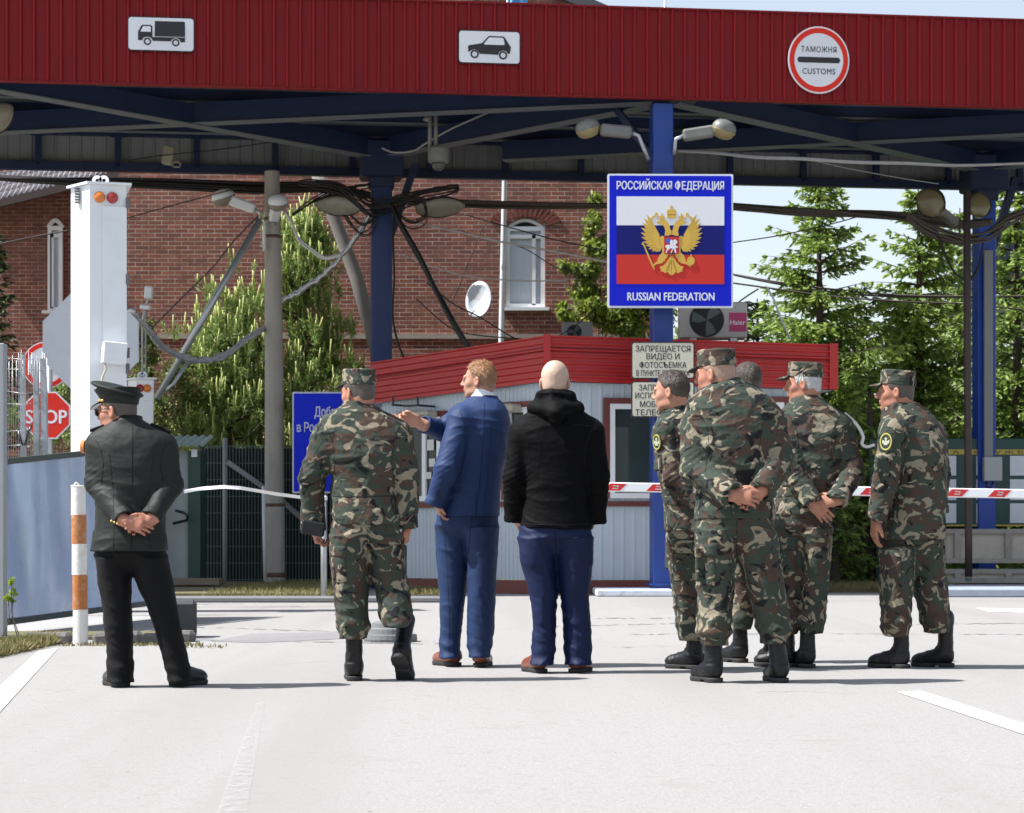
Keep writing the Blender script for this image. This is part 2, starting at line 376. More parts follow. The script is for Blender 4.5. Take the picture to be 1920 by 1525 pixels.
def camo_mat(name, off):
    m, nt, b = new(name); t = N(nt,'TexCoord'); mp = N(nt,'Mapping'); mp.inputs['Location'].default_value = (off*3.7, off*1.9, off*2.3); mp.inputs['Scale'].default_value = (1,2.0,1.45)
    oi = N(nt,'ObjectInfo'); ad = N(nt,'VectorMath', operation='ADD'); mu = N(nt,'Math', operation='MULTIPLY'); mu.inputs[1].default_value = 7.0
    nt.links.new(oi.outputs['Random'], mu.inputs[0]); nt.links.new(t.outputs['Object'], ad.inputs[0]); nt.links.new(mu.outputs[0], ad.inputs[1]); nt.links.new(ad.outputs[0], mp.inputs[0])
    v = mp.outputs[0]
    def sh(o, sc, dist, lo):
        q = N(nt,'Mapping'); q.inputs['Location'].default_value = (o,o*.7,o*1.3); q.inputs['Rotation'].default_value = (0,R_(20),R_(25)); nt.links.new(v, q.inputs[0])
        return ramp(nt, noise(nt, sc, 2.0, .45, dist, q.outputs[0]), lo-.008, lo+.016)
    fade = noise(nt, 3, 3, .5, 0, v)
    green = mixc(nt, fade, (.027,.038,.030), (.047,.060,.046)); brown = mixc(nt, fade, (.047,.030,.022), (.072,.048,.036)); tan = mixc(nt, fade, (.19,.165,.115), (.265,.232,.168)); blk = (.009,.0095,.011)
    c = mixc(nt, sh(3,6.4,.9,.525), green, brown); c = mixc(nt, sh(11,7.4,1.3,.60), c, blk); c = mixc(nt, sh(23,7.8,1.5,.585), c, tan)
    nt.links.new(c, b.inputs['Base Color']); b.inputs['Roughness'].default_value = .88; b.inputs['Specular IOR Level'].default_value = .3
    h0 = N(nt,'Math', operation='ADD'); nt.links.new(noise(nt, 15, 3, .5, 1.0, t.outputs['Object']), h0.inputs[0]); rm = N(nt,'Math', operation='MULTIPLY'); rm.inputs[1].default_value = .35; nt.links.new(ridged(nt, t.outputs['Object'], 6, .8), rm.inputs[0]); nt.links.new(rm.outputs[0], h0.inputs[1]); h = N(nt,'Math', operation='ADD'); nt.links.new(h0.outputs[0], h.inputs[0])
    wv = N(nt,'Math', operation='MULTIPLY'); wv.inputs[1].default_value = .1; nt.links.new(noise(nt, 700, 1, .5, 0, v), wv.inputs[0]); nt.links.new(wv.outputs[0], h.inputs[1])
    bump(nt, b, h.outputs[0], .5, .02); return m
def skin_mat(name, col):
    m, nt, b = new(name); v = coords(nt, (1,1,1), 3)
    c = mixc(nt, ramp(nt, noise(nt, 22, 4, .6, .2, v), .35, .7), col, (col[0]*1.0, col[1]*.72, col[2]*.68)); c = mixc(nt, .25, c, mixc(nt, noise(nt, 160, 2, .5, 0, v), [x*.75 for x in col], [x*1.2 for x in col]))
    nt.links.new(c, b.inputs['Base Color']); b.inputs['Roughness'].default_value = .58; b.inputs['Specular IOR Level'].default_value = .35; b.inputs['Subsurface Weight'].default_value = .06; b.inputs['Subsurface Radius'].default_value = (.012,.005,.003)
    bump(nt, b, noise(nt, 300, 2, .5, 0, v), .12, .003); return m
def hair_mat(name, c0, c1, stretch=(1,1,.2)):
    m, nt, b = new(name); v = coords(nt, stretch, 3); n1 = noise(nt, 170, 3, .6, .6, v)
    nt.links.new(mixc(nt, n1, c0, c1), b.inputs['Base Color']); b.inputs['Roughness'].default_value = .55; bump(nt, b, n1, .8, .006); return m
LEATHER = M('black boot leather', (.006,.006,.0075), .42, .3, 30, bmp=.3, bs=90, spec=.35)
SHOEBLK = M('black shoe leather', (.012,.013,.019), .3, .2, 20, bmp=.1, bs=60)
SHOEBRN = M('brown shoe leather', (.17,.052,.028), .34, .25, 22, bmp=.1, bs=60, coat=.2)
RUBBER = M('black rubber sole', (.018,.018,.019), .75, .2, 30, bmp=.2, bs=120)
CAMO = [camo_mat('woodland camouflage %d' % i, i*1.31) for i in range(3)]; SLEEVE = [camo_mat('woodland camouflage sleeve %d' % i, i*1.31+7.7) for i in range(3)]
SKIN = skin_mat('skin', (.40,.225,.155)); SKIN2 = skin_mat('ruddy skin', (.37,.185,.125)); SKIN3 = skin_mat('pale skin', (.44,.285,.21))
EYEW = M('eye white', (.75,.72,.68), .2, .03); 

def put_boot(root, name, heel, ang, pitch=0, lng=.275, wd=1., hgt=.30, lean=(0,0), mat=None, sole=None, low=False, lift=0):
    """heel: local (x,y,z) of the heel on the ground; ang: toe direction, 0 = away from the camera, 90 = to the right"""
    mat = mat or LEATHER; sole = sole or RUBBER; top = hgt if not low else .15
    F = Field((-.10,-.10,-.005), (.10,lng+.05,top+.07), .005); e = .048*wd; s_ = lng/.285
    F.cone((0,.045,.058),(0,.10*s_,.058), .040*wd,.040*wd,.02); F.cone((0,.10*s_,.056),(0,.215*s_,.044), .045*wd,.040*wd,.02,(1,0,0),1.08)
    F.ell((0,.222*s_,.042), (.047*wd,.060,.040), None, .02); F.cone((0,.070,.085),(0,.165*s_,.058), .044*wd,.036*wd,.03)
    if low:
        F.cone((0,.04,.05),(0,.045,.088), .042*wd,.040*wd,.02,cap=True); F.cone((0,.05,.08),(0,.055,.15), .036,.038,.01,cap=True)
    else:
        F.cone((0,.055,.09),(lean[0],.055+lean[1],top), .043*wd,.050*wd,.03)
        F.cone((lean[0],.055+lean[1],top-.012),(lean[0],.055+lean[1],top+.012), .052*wd,.052*wd,.008)
        for i in range(5): 
            z = .10+i*.025; yy = .118-.012*i; F.cone((-.022,yy+lean[1]*.3,z),(.022,yy+lean[1]*.3,z+.004), .0042,.0042,.004)
        F.disp(lambda P: .0060*(1-np.abs(2*vnoise(P*np.array([14,14,46]),4)-1))**2*np.exp(-((P[:,2]-.125)/.05)**2)+.0018*(vnoise(P*40,2)-.5)-.0022*np.exp(-((P[:,2]-.205)/.004)**2)-.002*np.exp(-((P[:,1]-.185)/.004)**2)*(P[:,2]<.1))
    F.box((0,.14,-.04),(.2,.3,.0655),None,.001,.001,'cut')
    S = Field((-.07,-.02,-.002),(.07,lng+.04,.06),.0045)
    e_ = -.003 if low else 0.; wd = wd-.05 if low else wd; S.cone((0,.045,.018),(0,.085*s_,.018), .046*wd,.041*wd,.01,cap=False); S.cone((0,.085*s_,.018),(0,.215*s_,.018), .041*wd,.047*wd,.02); S.ell((0,.222*s_,.018),(.050*wd,.063,.04),None,.02)
    S.box((0,.14,.045+(.028 if not low else .0265)),(.2,.3,.045),None,.001,.001,'cut'); S.box((0,.14,-.05),(.2,.3,.05),None,.001,.001,'cut')
    if not low:
        S.box((0,.112*s_,.0),(.2,.022,.012),None,.003,.004,'cut')
    a = R_(-ang); R = rotz(a); p = R_(pitch)
    if pitch:
        piv = np.array([0,.22*s_,0]); Rp = np.array([[1,0,0],[0,math.cos(p),math.sin(p)],[0,-math.sin(p),math.cos(p)]])
        t = R@(piv-Rp@piv); R = R@Rp
    else: t = np.zeros(3)
    T = (R, t+A3(heel)+np.array([0,0,lift])-rotz(a)@np.array([0,.055,0]))
    o = F.mesh(name, mat, root, T); o2 = S.mesh('sole', sole, o, T); return o

def person(D, label, x0, torso, legs, arms, head, jm, tm, skin=None, hand=None, hem=0, seed=0, folds=1., collar=None, group='people standing on the road', jh=.0068, foot=None):
    """every joint is measured in photo pixels at depth D and turned into metres; b and dz are metres of depth"""
    s = FPX/D; base = Vector(((x0-960)/FPX*D, D, 0))
    def L(px, py, dz=0.):
        p = W(px, py, D+dz)-base; return np.array(p)
    skin = skin or SKIN
    # --- jacket
    rows = []
    for r in torso:
        py, xl, xr, b = r[:4]; dz = r[4] if len(r) > 4 else 0.; c = L((xl+xr)/2, py, dz); rows.append((c[2], c[0], dz, (xr-xl)/2/s, b))
    pts = [L(*j) for a in arms for j in a['j']]; rr = max(max(a['r']) for a in arms)/s
    lo = np.min([[r[1]-r[3], r[2]-r[4], r[0]] for r in rows]+[p-rr for p in pts], 0); hi = np.max([[r[1]+r[3], r[2]+r[4], r[0]] for r in rows]+[p+rr for p in pts], 0)
    F = Field(lo-.02, hi+.03, jh); F.loft(rows, 2.25, .02, 4)
    for a in arms:
        P = [L(*j) for j in a['j']]; Rr = [x/s for x in a['r']]
        for i in range(len(P)-1):
            last = i == len(P)-2
            F.cone(P[i], P[i+1], Rr[i], Rr[i+1], .018)
        F.ell(P[0]+(A3(rows[2][1:3]+(P[0][2],))-P[0])*.12, (Rr[0]*1.0,)*3, None, .05)
        e = P[-1]; dr = (P[-1]-P[-2]); dr /= np.linalg.norm(dr)
        F.cone(e-dr*.005, e+dr*.030, Rr[-1]*1.05, Rr[-1]*1.08, .006, cap=True)      # cuff with a clean end
        F.cone(e+dr*.018, e+dr*.10, Rr[-1]*.86, Rr[-1]*.8, .001, cap=True, op='cut')
    if collar:
        for (px,py,dz,wd,dp,ht) in collar:
            c = L(px,py,dz); F.loft([(c[2]-ht/2,c[0],c[1],wd,dp),(c[2]+ht/2,c[0],c[1],wd*.93,dp*.93)], 2, .006, 1)
    zt = rows[0][0]; el = [L(*a['j'][1]) for a in arms]
    def fold(P):
        q = P.copy(); q[:,2] *= 1.5; q[:,0] += .35*q[:,2]; wrp = vnoise(P*5, 3+seed)
        r1 = 1-np.abs(2*vnoise(q*np.array([6,6,8])+wrp[:,None]*1.8, seed)-1); r2 = 1-np.abs(2*vnoise(q*np.array([20,20,30])+wrp[:,None]*2, seed+5)-1)
        amp = .0095*r1**3+.0026*r2**3
        for e in el:
            g = np.exp(-((P-e)**2).sum(1)/(.11**2)); amp = amp+g*.0035*np.sin((P[:,2]*1.2+P[:,0]*.8*np.sign(e[0])+wrp*.05)*150)
        return folds*(amp-.0025)
    F.disp(fold)
    root = None
    # --- body: head, neck, trunk, arms and hands as one skin
    hc = L(*head['c']); hR = headR(head['yaw'], head.get('pitch',0), head.get('roll',0)); hs = head.get('s',1.)
    lg = [[L((a+b)/2, py, (rest[0] if rest else 0)) for py,a,b,*rest in l['rows']] for l in legs]
    blo = np.minimum(lo, hc-.15); bhi = np.maximum(hi, hc+.16); blo = np.minimum(blo, np.min([p for l in lg for p in l],0)-.07); bhi = np.maximum(bhi, np.max([p for l in lg for p in l],0)+.07)
    for a in arms: 
        if a.get('hand'): p = L(*a['j'][-1]); blo = np.minimum(blo, p-.2); bhi = np.maximum(bhi, p+.2)
    B = Field(blo, bhi, .0048)
    put_head(B, hc, hR, hs, head.get('fat',1.))
    nb = L((torso[1][1]+torso[1][2])/2, torso[1][0], torso[1][4] if len(torso[1])>4 else 0.)
    nk = hc+hR@np.array([0,-.030,-.055])*hs; B.cone(nk, nb-np.array([0,0,.04]), .057*hs, .066, .03, (1,0,0), 1.06)
    spine = [(r[1], r[2], r[0]) for r in rows]
    B.cone(nb-np.array([0,0,.04]), A3(spine[-1]), .06, .06, .03)
    for a in arms:
        P = [L(*j) for j in a['j']]; B.cone(nb-np.array([0,0,.1]), P[0], .045,.045,.03)
        for i in range(len(P)-1): B.cone(P[i],P[i+1], .038-.004*i, .034-.005*i, .02)
        dr = P[-1]-P[-2]; dr /= np.linalg.norm(dr)
        if a.get('hand'):
            h_ = a['hand']; wr = P[-1]+dr*h_.get('out',.03); B.cone(P[-1]-dr*.03, wr, .029,.027,.015)
            put_hand(B, wr, h_.get('f', dr), h_['n'], h_['side'], h_.get('curl',(.5,.55,.6,.65)), h_.get('s',1.), h_.get('index'), h_.get('thumb',(.65,.6,.35)))
    for l in lg:
        B.cone(A3(spine[-1]), l[0], .05,.05,.02)
        for i in range(len(l)-2): B.cone(l[i], l[i+1], .045,.036,.01)
    root = B.mesh('person', skin); root.location = base; tag(root, label, 'person', group)
    jo = F.mesh('jacket', jm, root)
    if jm in CAMO:       # sleeves are cut from other cloth: the pattern breaks at the armholes
        me = jo.data; n = len(me.polygons); pc = np.empty(n*3,np.float32); me.polygons.foreach_get('center', pc); pc = pc.reshape(-1,3).astype(float); da = np.full(n, 9.)
        for a in arms:
            P = [L(*j) for j in a['j']]; Rr = [x/s for x in a['r']]
            for i in range(len(P)-1):
                v_ = P[i+1]-P[i]; t_ = np.clip((pc-P[i])@v_/(v_@v_),0,1.15); da = np.minimum(da, np.sqrt(((pc-P[i]-t_[:,None]*v_)**2).sum(1))-(Rr[i]+(Rr[i+1]-Rr[i])*t_))
        T_ = np.array(sorted(rows)); g = [np.interp(pc[:,2], T_[:,0], T_[:,k]) for k in range(1,5)]; e_ = (np.abs((pc[:,0]-g[0])/g[2])**2.25+np.abs((pc[:,1]-g[1])/g[3])**2.25)**(1/2.25)
        me.materials.append(SLEEVE[CAMO.index(jm)]); me.polygons.foreach_set('material_index', ((da < .014) & (e_ > .93)).astype(np.int32)); me.update()
    # --- trousers
    hips = []
    for l in legs:
        pass
    pr = []
    for r in legs[0].get('pelvis', [])[:2]:
        py, xl, xr, b = r[:4]; dz = r[4] if len(r) > 4 else 0.; c = L((xl+xr)/2, py, dz); pr.append((c[2], c[0], dz, (xr-xl)/2/s, b))
    LR = []
    for l in legs:
        q = []
        for py,xl,xr,*rest in l['rows']:
            dz = rest[0] if rest else 0.; a_ = (xr-xl)/2/s; b_ = rest[1] if len(rest) > 1 else a_*1.12; c = L((xl+xr)/2, py, dz); q.append((c[2],c[0],c[1],a_,b_))
        LR.append(q)
    al = [t for q in LR for t in q]+pr; T = np.array(al)
    G = Field((T[:,1]-T[:,3]).tolist() and (np.min(T[:,1]-T[:,3])-.03, np.min(T[:,2]-T[:,4])-.03, T[:,0].min()-.01), (np.max(T[:,1]+T[:,3])+.03, np.max(T[:,2]+T[:,4])+.03, T[:,0].max()+.02), .0072)
    if pr:
        pr = sorted(pr); b0 = LR[0][0][4]; pr = [(q[0],q[1],q[2],q[3]*.975,min(q[4],b0)*1.0) for q in pr]; z_,x_,y_,a_,b_ = pr[0]; pr = [(z_-.08,x_,y_,a_*.66,b_*.5)]+pr; G.loft(pr, 2.3, .02, 4)
    for q in LR: G.loft(q, 2.05, .03, 3)
    kn = [np.array([q[len(q)//2][1], q[len(q)//2][2], q[len(q)//2][0]]) for q in LR]
    zb = T[:,0].min()
    def tf(P):
        q = P.copy(); wrp = vnoise(P*6, 8+seed); q[:,2] += .5*q[:,0]
        r1 = 1-np.abs(2*vnoise(q*np.array([6,6,8])+wrp[:,None]*1.8, seed+2)-1); r2 = 1-np.abs(2*vnoise(q*np.array([16,16,30])+wrp[:,None]*2, seed+7)-1)
        low = np.exp(-((P[:,2]-zb)/.16)**2); amp = .0095*r1**3+.0028*r2**3+low*(.0045*r2+.0045*np.sin((P[:,2]-zb)*75+wrp*4))
        for e in kn:
            g = np.exp(-((P-e)**2).sum(1)/(.10**2)); amp = amp+g*.0022*np.sin((P[:,2]+.35*P[:,0]+wrp*.04)*140)
        return folds*(amp-.003)
    G.disp(tf); to = G.mesh('trousers', tm, root)
    return dict(jacket=jo, trousers=to, root=root, L=L, hc=hc, hR=hR, hs=hs, s=s, base=base)
from mathutils.bvhtree import BVHTree
def _bvh(o):
    me = o.data; n = len(me.vertices); co = np.empty(n*3,np.float32); me.vertices.foreach_get('co', co); q = np.empty(len(me.polygons)*4,np.int32); me.polygons.foreach_get('vertices', q)
    return BVHTree.FromPolygons(co.reshape(-1,3).tolist(), q.reshape(-1,4).tolist())
_BV = {}
def cast(p, o, px, py):
    if o.name not in _BV: _BV[o.name] = _bvh(o)
    org = Vector((0,0,CAMH))-p['base']; d = (W(px,py,p['base'].y)-Vector((0,0,CAMH))).normalized(); h = _BV[o.name].ray_cast(org, d); return (h[0], h[1]) if h[0] is not None else None
SEAM = cloth('dark seam stitching', (.012,.014,.012), .1, .9); SEAMS = {'royal blue suit cloth': cloth('suit seam', (.0035,.010,.05), .1, .8), 'slate blue trouser cloth': cloth('suit trouser seam', (.005,.013,.042), .1, .8), 'dark olive dress cloth': cloth('coat seam', (.005,.0065,.006), .1, .8), 'indigo trouser cloth': cloth('indigo seam', (.002,.003,.018), .1, .8), 'black softshell': cloth('softshell seam', (.006,.006,.0075), .1, .6)}
def seam(p, o, pts, r=.0024, mat=None, name='seam'):
    r *= .62; mat = mat or SEAMS.get(o.data.materials[0].name)
    """a stitched seam laid along the cloth"""
    P = []; 
    for i in range(len(pts)-1):
        (x0,y0),(x1,y1) = pts[i],pts[i+1]; n = max(2,int(math.hypot(x1-x0,y1-y0)/2.5))
        for k in range(n): P.append((x0+(x1-x0)*k/n, y0+(y1-y0)*k/n))
    P.append(pts[-1]); m = MB(); run = []
    for x,y in P:
        h = cast(p,o,x,y); q = h[0]+h[1]*r*.25 if h else None
        if q is None or (run and (q-run[-1]).length > .05):
            if len(run) > 2: m.tube(run, r, 5)
            run = [] if q is None else [q]
        else: run.append(q)
    if len(run) > 2: m.tube(run, r, 5)
    if m.v: t = m.build(name, mat or SEAM, None, True); t.parent = o
def drape(p, o, name, quad, t, mat, nu=9, nv=9):
    """a sewn-on patch (pocket, flap) that follows the cloth under it"""
    (ax,ay),(bx,by),(cx,cy),(dx,dy) = quad; G = {}
    for i in range(nu+1):
        for j in range(nv+1):
            u,v = i/nu, j/nv; x = (ax*(1-u)+bx*u)*(1-v)+(dx*(1-u)+cx*u)*v; y = (ay*(1-u)+by*u)*(1-v)+(dy*(1-u)+cy*u)*v; h = cast(p,o,x,y)
            if h: G[i,j] = h
    m = MB(); idx = {}
    for k,(c,n) in G.items():
        e = k[0] in (0,nu) or k[1] in (0,nv); bul = t*(.55 if e else 1.0+.25*math.sin(math.pi*k[0]/nu)*math.sin(math.pi*k[1]/nv)); idx[k] = len(m.v); m.v.append(tuple(c+n*bul))
    low = {}
    for k,(c,n) in G.items():
        if k[0] in (0,nu) or k[1] in (0,nv): low[k] = len(m.v); m.v.append(tuple(c-n*.004))
    for i in range(nu):
        for j in range(nv):
            q = [(i,j),(i,j+1),(i+1,j+1),(i+1,j)]
            if all(k in idx for k in q): m.f.append(tuple(idx[k] for k in q)); m.mi.append(0)
    bd = [(i,0) for i in range(nu+1)]+[(nu,j) for j in range(1,nv+1)]+[(i,nv) for i in range(nu-1,-1,-1)]+[(0,j) for j in range(nv-1,-1,-1)]
    for a,b in zip(bd[:-1],bd[1:]):
        if a in low and b in low: m.f.append((idx[a],idx[b],low[b],low[a])); m.mi.append(0)
    if m.f: q = m.build(name, mat, None, True, 40); q.parent = o; return q
def strands(p, o, mat, n, ln, seed=1, wd=.0022, lift=.35):
    """short hairs standing off the modelled hair"""
    rs = np.random.RandomState(seed); me = o.data; N_ = len(me.vertices); co = np.empty(N_*3,np.float32); me.vertices.foreach_get('co', co); co = co.reshape(-1,3); no = np.empty(N_*3,np.float32); me.vertices.foreach_get('normal', no); no = no.reshape(-1,3)
    up = p['hR'][:,2]; fw = p['hR'][:,1]; c = p['hc']; ok = np.where(((co-c)@up > -.09) & (no@up > -.35))[0]; m = MB()
    for i in rs.choice(ok, n):
        a = co[i]; nn = no[i]; rel = (a-c)@up; d = -up*.9+fw*(.55 if rel > .085 else -.15)+rs.randn(3)*.28; d = d-nn*(d@nn); d = d/(np.linalg.norm(d)+1e-6); e = d*(1-lift)+nn*lift*rs.uniform(.3,1.2); e = e/np.linalg.norm(e); L_ = ln*rs.uniform(.5,1.2); s_ = np.cross(e,nn); s_ = s_/(np.linalg.norm(s_)+1e-6)*wd
        m.add([a-s_,a+s_,a+e*L_*.6+s_*.6,a+e*L_,a+e*L_*.6-s_*.6],[(0,1,2,3,4)])
    q = m.build('hair_strands', mat, None); q.parent = o; return q
def hair(p, mat, cut, thick=.008, top=.012, tex=.004, seed=0):
    """cut: hairline height for each distance behind/before the ear"""
    ys, zs = [c[0] for c in cut], [c[1] for c in cut]
    F = Field((-.11,-.14,-.12),(.11,.13,.16),.0046); F.ell((0,-.012,.030),(.077+thick,.098+thick,.090+top),None,.01); F.ell((0,-.03,-.02),(.066+thick,.075+thick,.07+thick),None,.015)
    X,Y,Z = F.ax[0][:,None,None],F.ax[1][None,:,None],F.ax[2][None,None,:]
    lim = np.interp(Y.ravel(), ys, zs)[None,:,None]+.012*np.clip(np.abs(X)/.07,0,1.2)*0
    F.disp(lambda P: tex*(vnoise(P*np.array([60,60,25]),seed)-.5)+tex*(vnoise(P*np.array([28,28,12]),seed+9)-.5))
    F.d = np.maximum(F.d, (lim-Z).astype(np.float32)*.8)
    return F.mesh('hair', mat, p['root'], (p['hR']*p['hs'], p['hc']))
def eyes(p, brow=None):
    for x in (-1,1):
        m = MB(); c = p['hc']+p['hR']@np.array([x*.030,.0865,.003])*p['hs']
        m.lathe(Vector(c)-Vector((0,0,.010)), (0,0,1), [(.001,0),(.007,.003),(.0105,.010),(.007,.017),(.001,.020)], 10); 
        f = p['hR']@np.array([0,1,0]); m.cur = 1; m.lathe(Vector(c)+Vector(f)*.0085, f, [(.0052,0),(.004,.0022)], 10); o = m.build('eye', [EYEW, SHOEBLK], None, True); o.parent = p['root']
        if brow:
            b = MB(); L = lambda a,b_,c_: p['hc']+p['hR']@np.array([a,b_,c_])*p['hs']
            b.tube([L(x*.014,.0935,.021),L(x*.030,.0915,.026),L(x*.046,.080,.021)], [.003,.0042,.002], 6); o = b.build('eyebrow', brow, None, True); o.parent = p['root']
def field_cap(p, mat, vis=None, tilt=8, seed=0):
    r = p['root']; Rt = p['hR']@headR(0,tilt); T = (Rt*p['hs'], p['hc'])
    F = Field((-.12,-.14,.0),(.12,.14,.17),.0046)
    F.loft([(.040,0,-.010,.083,.106),(.060,0,-.010,.085,.107),(.066,0,-.010,.083,.105),(.100,0,-.008,.083,.103),(.122,0,-.008,.084,.103),(.129,0,-.008,.078,.097)], 2.1, .004, 3)
    F.disp(lambda P: .004*(1-np.abs(2*vnoise(P*np.array([24,24,36]),seed)-1))-.002+.0015*np.exp(-((P[:,2]-.064)/.004)**2))
    o = F.mesh('cap', mat, r, T)
    V = Field((-.10,.05,-.02),(.10,.19,.07),.0042)
    def fn(X,Y,Z):
        zc = .046-.30*(Y-.085)-2.6*X*X; e = np.sqrt((X/.078)**2+((Y-.080)/.082)**2)-1
        return np.maximum(np.maximum(e*.075, np.abs(Z-zc)*.9-.0045), .084-Y-.6*np.abs(X)*0)
    V.put(fn,(-.1,.05,-.02),(.1,.19,.07),.002); V.mesh('visor', vis or mat, o, T); return o
def patch(p, px, py, dz, rx=.034, rz=.045, yaw=-70, mats=None):
    """oval sleeve badge: yellow rim, green-black field, pale device"""
    L = p['L']; c = Vector(L(px,py,dz)); a = R_(yaw); n = Vector((math.sin(a), -abs(math.cos(a)), .12)).normalized() if False else Vector((math.sin(a),-math.cos(a),.1)).normalized()
    hs_ = [cast(p, p['jacket'], px+dx, py+dy) for dx in (-4,0,4) for dy in (-6,0,6)]; hs_ = [q for q in hs_ if q]
    if hs_: n = sum((q[1] for q in hs_), Vector())/len(hs_); n.normalize(); c = sum((q[0] for q in hs_), Vector())/len(hs_)+n*.007
    v = Vector((0,0,1)); v = (v-n*v.dot(n)).normalized(); u = v.cross(n); fr = (c,u,v,n)
    Y_ = M('badge yellow thread', (.42,.40,.10), .8); K_ = M('badge dark green thread', (.022,.032,.02), .9); S_ = M('badge pale thread', (.42,.43,.33), .8)
    m = MB(); m.poly(fr, circ(rx,28,0,0,rz), -.022, .006); o = m.build('arm_badge', K_, None); o.parent = p['root']
    m = MB()
    for i in range(28):
        a0,a1 = 2*math.pi*i/28, 2*math.pi*(i+1)/28; q = [(f*rx*math.cos(t),f*rz*math.sin(t)) for f,t in ((1.03,a0),(1.03,a1),(.86,a1),(.86,a0))]; m.poly(fr, q, .002, .0085)
    t = m.build('rim', Y_, None); t.parent = o
    m = MB(); m.poly(fr, [(-.012,-.022),(.012,-.022),(.006,-.006),(.004,.012),(.009,.018),(0,.028),(-.009,.018),(-.004,.012),(-.006,-.006)], .004,.0085)
    for sx in (-1,1): m.poly(fr, [(sx*.006,.002),(sx*.021,.012),(sx*.023,-.006),(sx*.014,-.016),(sx*.007,-.008)], .004,.0082)
    t = m.build('emblem', S_, None); t.parent = o
def garment_bit(p, name, c, h, mat, yaw=0, r=.006, roll=0):
    F = Field(-A3(h), A3(h), .005); F.box((0,0,0), h, None, min(r,min(h)*.9), .002); F.disp(lambda P: .003*(vnoise(P*30,3)-.5))
    Rr = rotz(R_(yaw))@np.array([[math.cos(R_(roll)),0,math.sin(R_(roll))],[0,1,0],[-math.sin(R_(roll)),0,math.cos(R_(roll))]])
    return F.mesh(name, mat, p['root'], (Rr, A3(c)))
# ================================================================ the setting
# ---------------------------------------------------------------- ground
def asphalt():
    m, nt, b = new('worn pale asphalt'); v = coords(nt)
    c = mixc(nt, noise(nt, .35, 5, .6, .3, v), (.226,.219,.213), (.276,.268,.261))
    c = mixc(nt, ramp(nt, noise(nt, 130, 2, .6, 0, v), .38, .66), c, mixc(nt, noise(nt, 55, 4, .7, 0, v), (.09,.086,.083), (.58,.565,.55)))
    c = mixc(nt, ramp(nt, noise(nt, 1.7, 8, .7, 1.2, v), .58, .75), c, (.245,.233,.223)); vt = coords(nt,(1.1,.06,1)); c = mixc(nt, ramp(nt, noise(nt, 1.0, 3, .5, .3, vt), .50, .74), c, (.25,.24,.232)); c = mixc(nt, ramp(nt, noise(nt, 14, 4, .7, .3, v), .55, .75), c, (.24,.228,.217))
    vo = N(nt,'TexVoronoi'); vo.feature = 'DISTANCE_TO_EDGE'; vo.inputs['Scale'].default_value = .42; d_ = N(nt,'VectorMath', operation='ADD'); nn = N(nt,'TexNoise'); nn.inputs['Scale'].default_value = 2.2; nn.inputs['Detail'].default_value = 6
    nt.links.new(v, nn.inputs['Vector']); nt.links.new(v, d_.inputs[0]); nt.links.new(nn.outputs['Color'], d_.inputs[1]); nt.links.new(d_.outputs[0], vo.inputs['Vector'])
    ck = ramp(nt, vo.outputs['Distance'], .0015, .005, (1,1,1), (0,0,0)); msk = N(nt,'Math', operation='MULTIPLY'); nt.links.new(ck, msk.inputs[0]); nt.links.new(ramp(nt, noise(nt,.5,3,.5,0,v), .62, .68), msk.inputs[1])
    c = mixc(nt, msk.outputs[0], c, (.09,.085,.08))
    sp = ramp(nt, noise(nt, 30, 1, .3, 0, v), .80, .82); c = mixc(nt, sp, c, (.12,.11,.10))
    nt.links.new(c, b.inputs['Base Color']); b.inputs['Roughness'].default_value = .9; b.inputs['Specular IOR Level'].default_value = .25
    bump(nt, b, noise(nt, 120, 4, .75, 0, v), .5, .008); return m
ASPH = asphalt()
m = MB(); m.add([(-40,-8,0),(40,-8,0),(40,37.5,0),(-40,37.5,0)],[(0,1,2,3)]); tag(m.build('road', ASPH), kind='structure')
EARTH = M('dry earth and grass', (.13,.115,.055), .95, .35, 3, bmp=.5, bs=30, stain=(.07,.085,.025), stain_amt=.9, stain_s=1.5)
m = MB(); m.add([(-900,-60,-.02),(900,-60,-.02),(900,1500,-.02),(-900,1500,-.02)],[(0,1,2,3)]); tag(m.build('ground', EARTH), kind='structure')
def road_paint(name, alpha_lo, alpha_hi, col=(.78,.78,.77)):
    m, nt, b = new(name); v = coords(nt); c = mixc(nt, noise(nt, 60, 4, .6, 0, v), [x*.85 for x in col], col)
    nt.links.new(c, b.inputs['Base Color']); b.inputs['Roughness'].default_value = .7
    nt.links.new(ramp(nt, noise(nt, 26, 6, .8, .5, v), alpha_lo, alpha_hi), b.inputs['Alpha']); bump(nt, b, noise(nt, 200, 2, .6, 0, v), .3, .004); return m
PAINT = road_paint('white road paint', .30, .40); PAINTW = road_paint('worn road paint', .42, 1.0, (.55,.55,.54))
def gline(pa, pb, wa, mat, z=.004):
    """painted line between two ground points"""
    a, b = Vector((pa[0],pa[1],z)), Vector((pb[0],pb[1],z)); d = (b-a).normalized(); n = Vector((-d.y,d.x,0))*wa/2
    m = MB(); m.add([a-n,b-n,b+n,a+n],[(0,1,2,3)]); return tag(m.build('road_marking', mat), kind='structure')
def gp(px, py): D = GD(py); return ((px-960)/FPX*D, D)
m = MB(); m.add([Vector((*gp(x,y),.004)) for x,y in ((-70,1352),(-8,1345),(108,1217),(72,1222))],[(0,1,2,3)]); tag(m.build('road_marking', PAINT), kind='structure')
m = MB(); m.add([Vector((*gp(x,y),.004)) for x,y in ((1683,1299),(1728,1297),(1990,1381),(1990,1402))],[(0,1,2,3)]); tag(m.build('road_marking', PAINT), kind='structure')
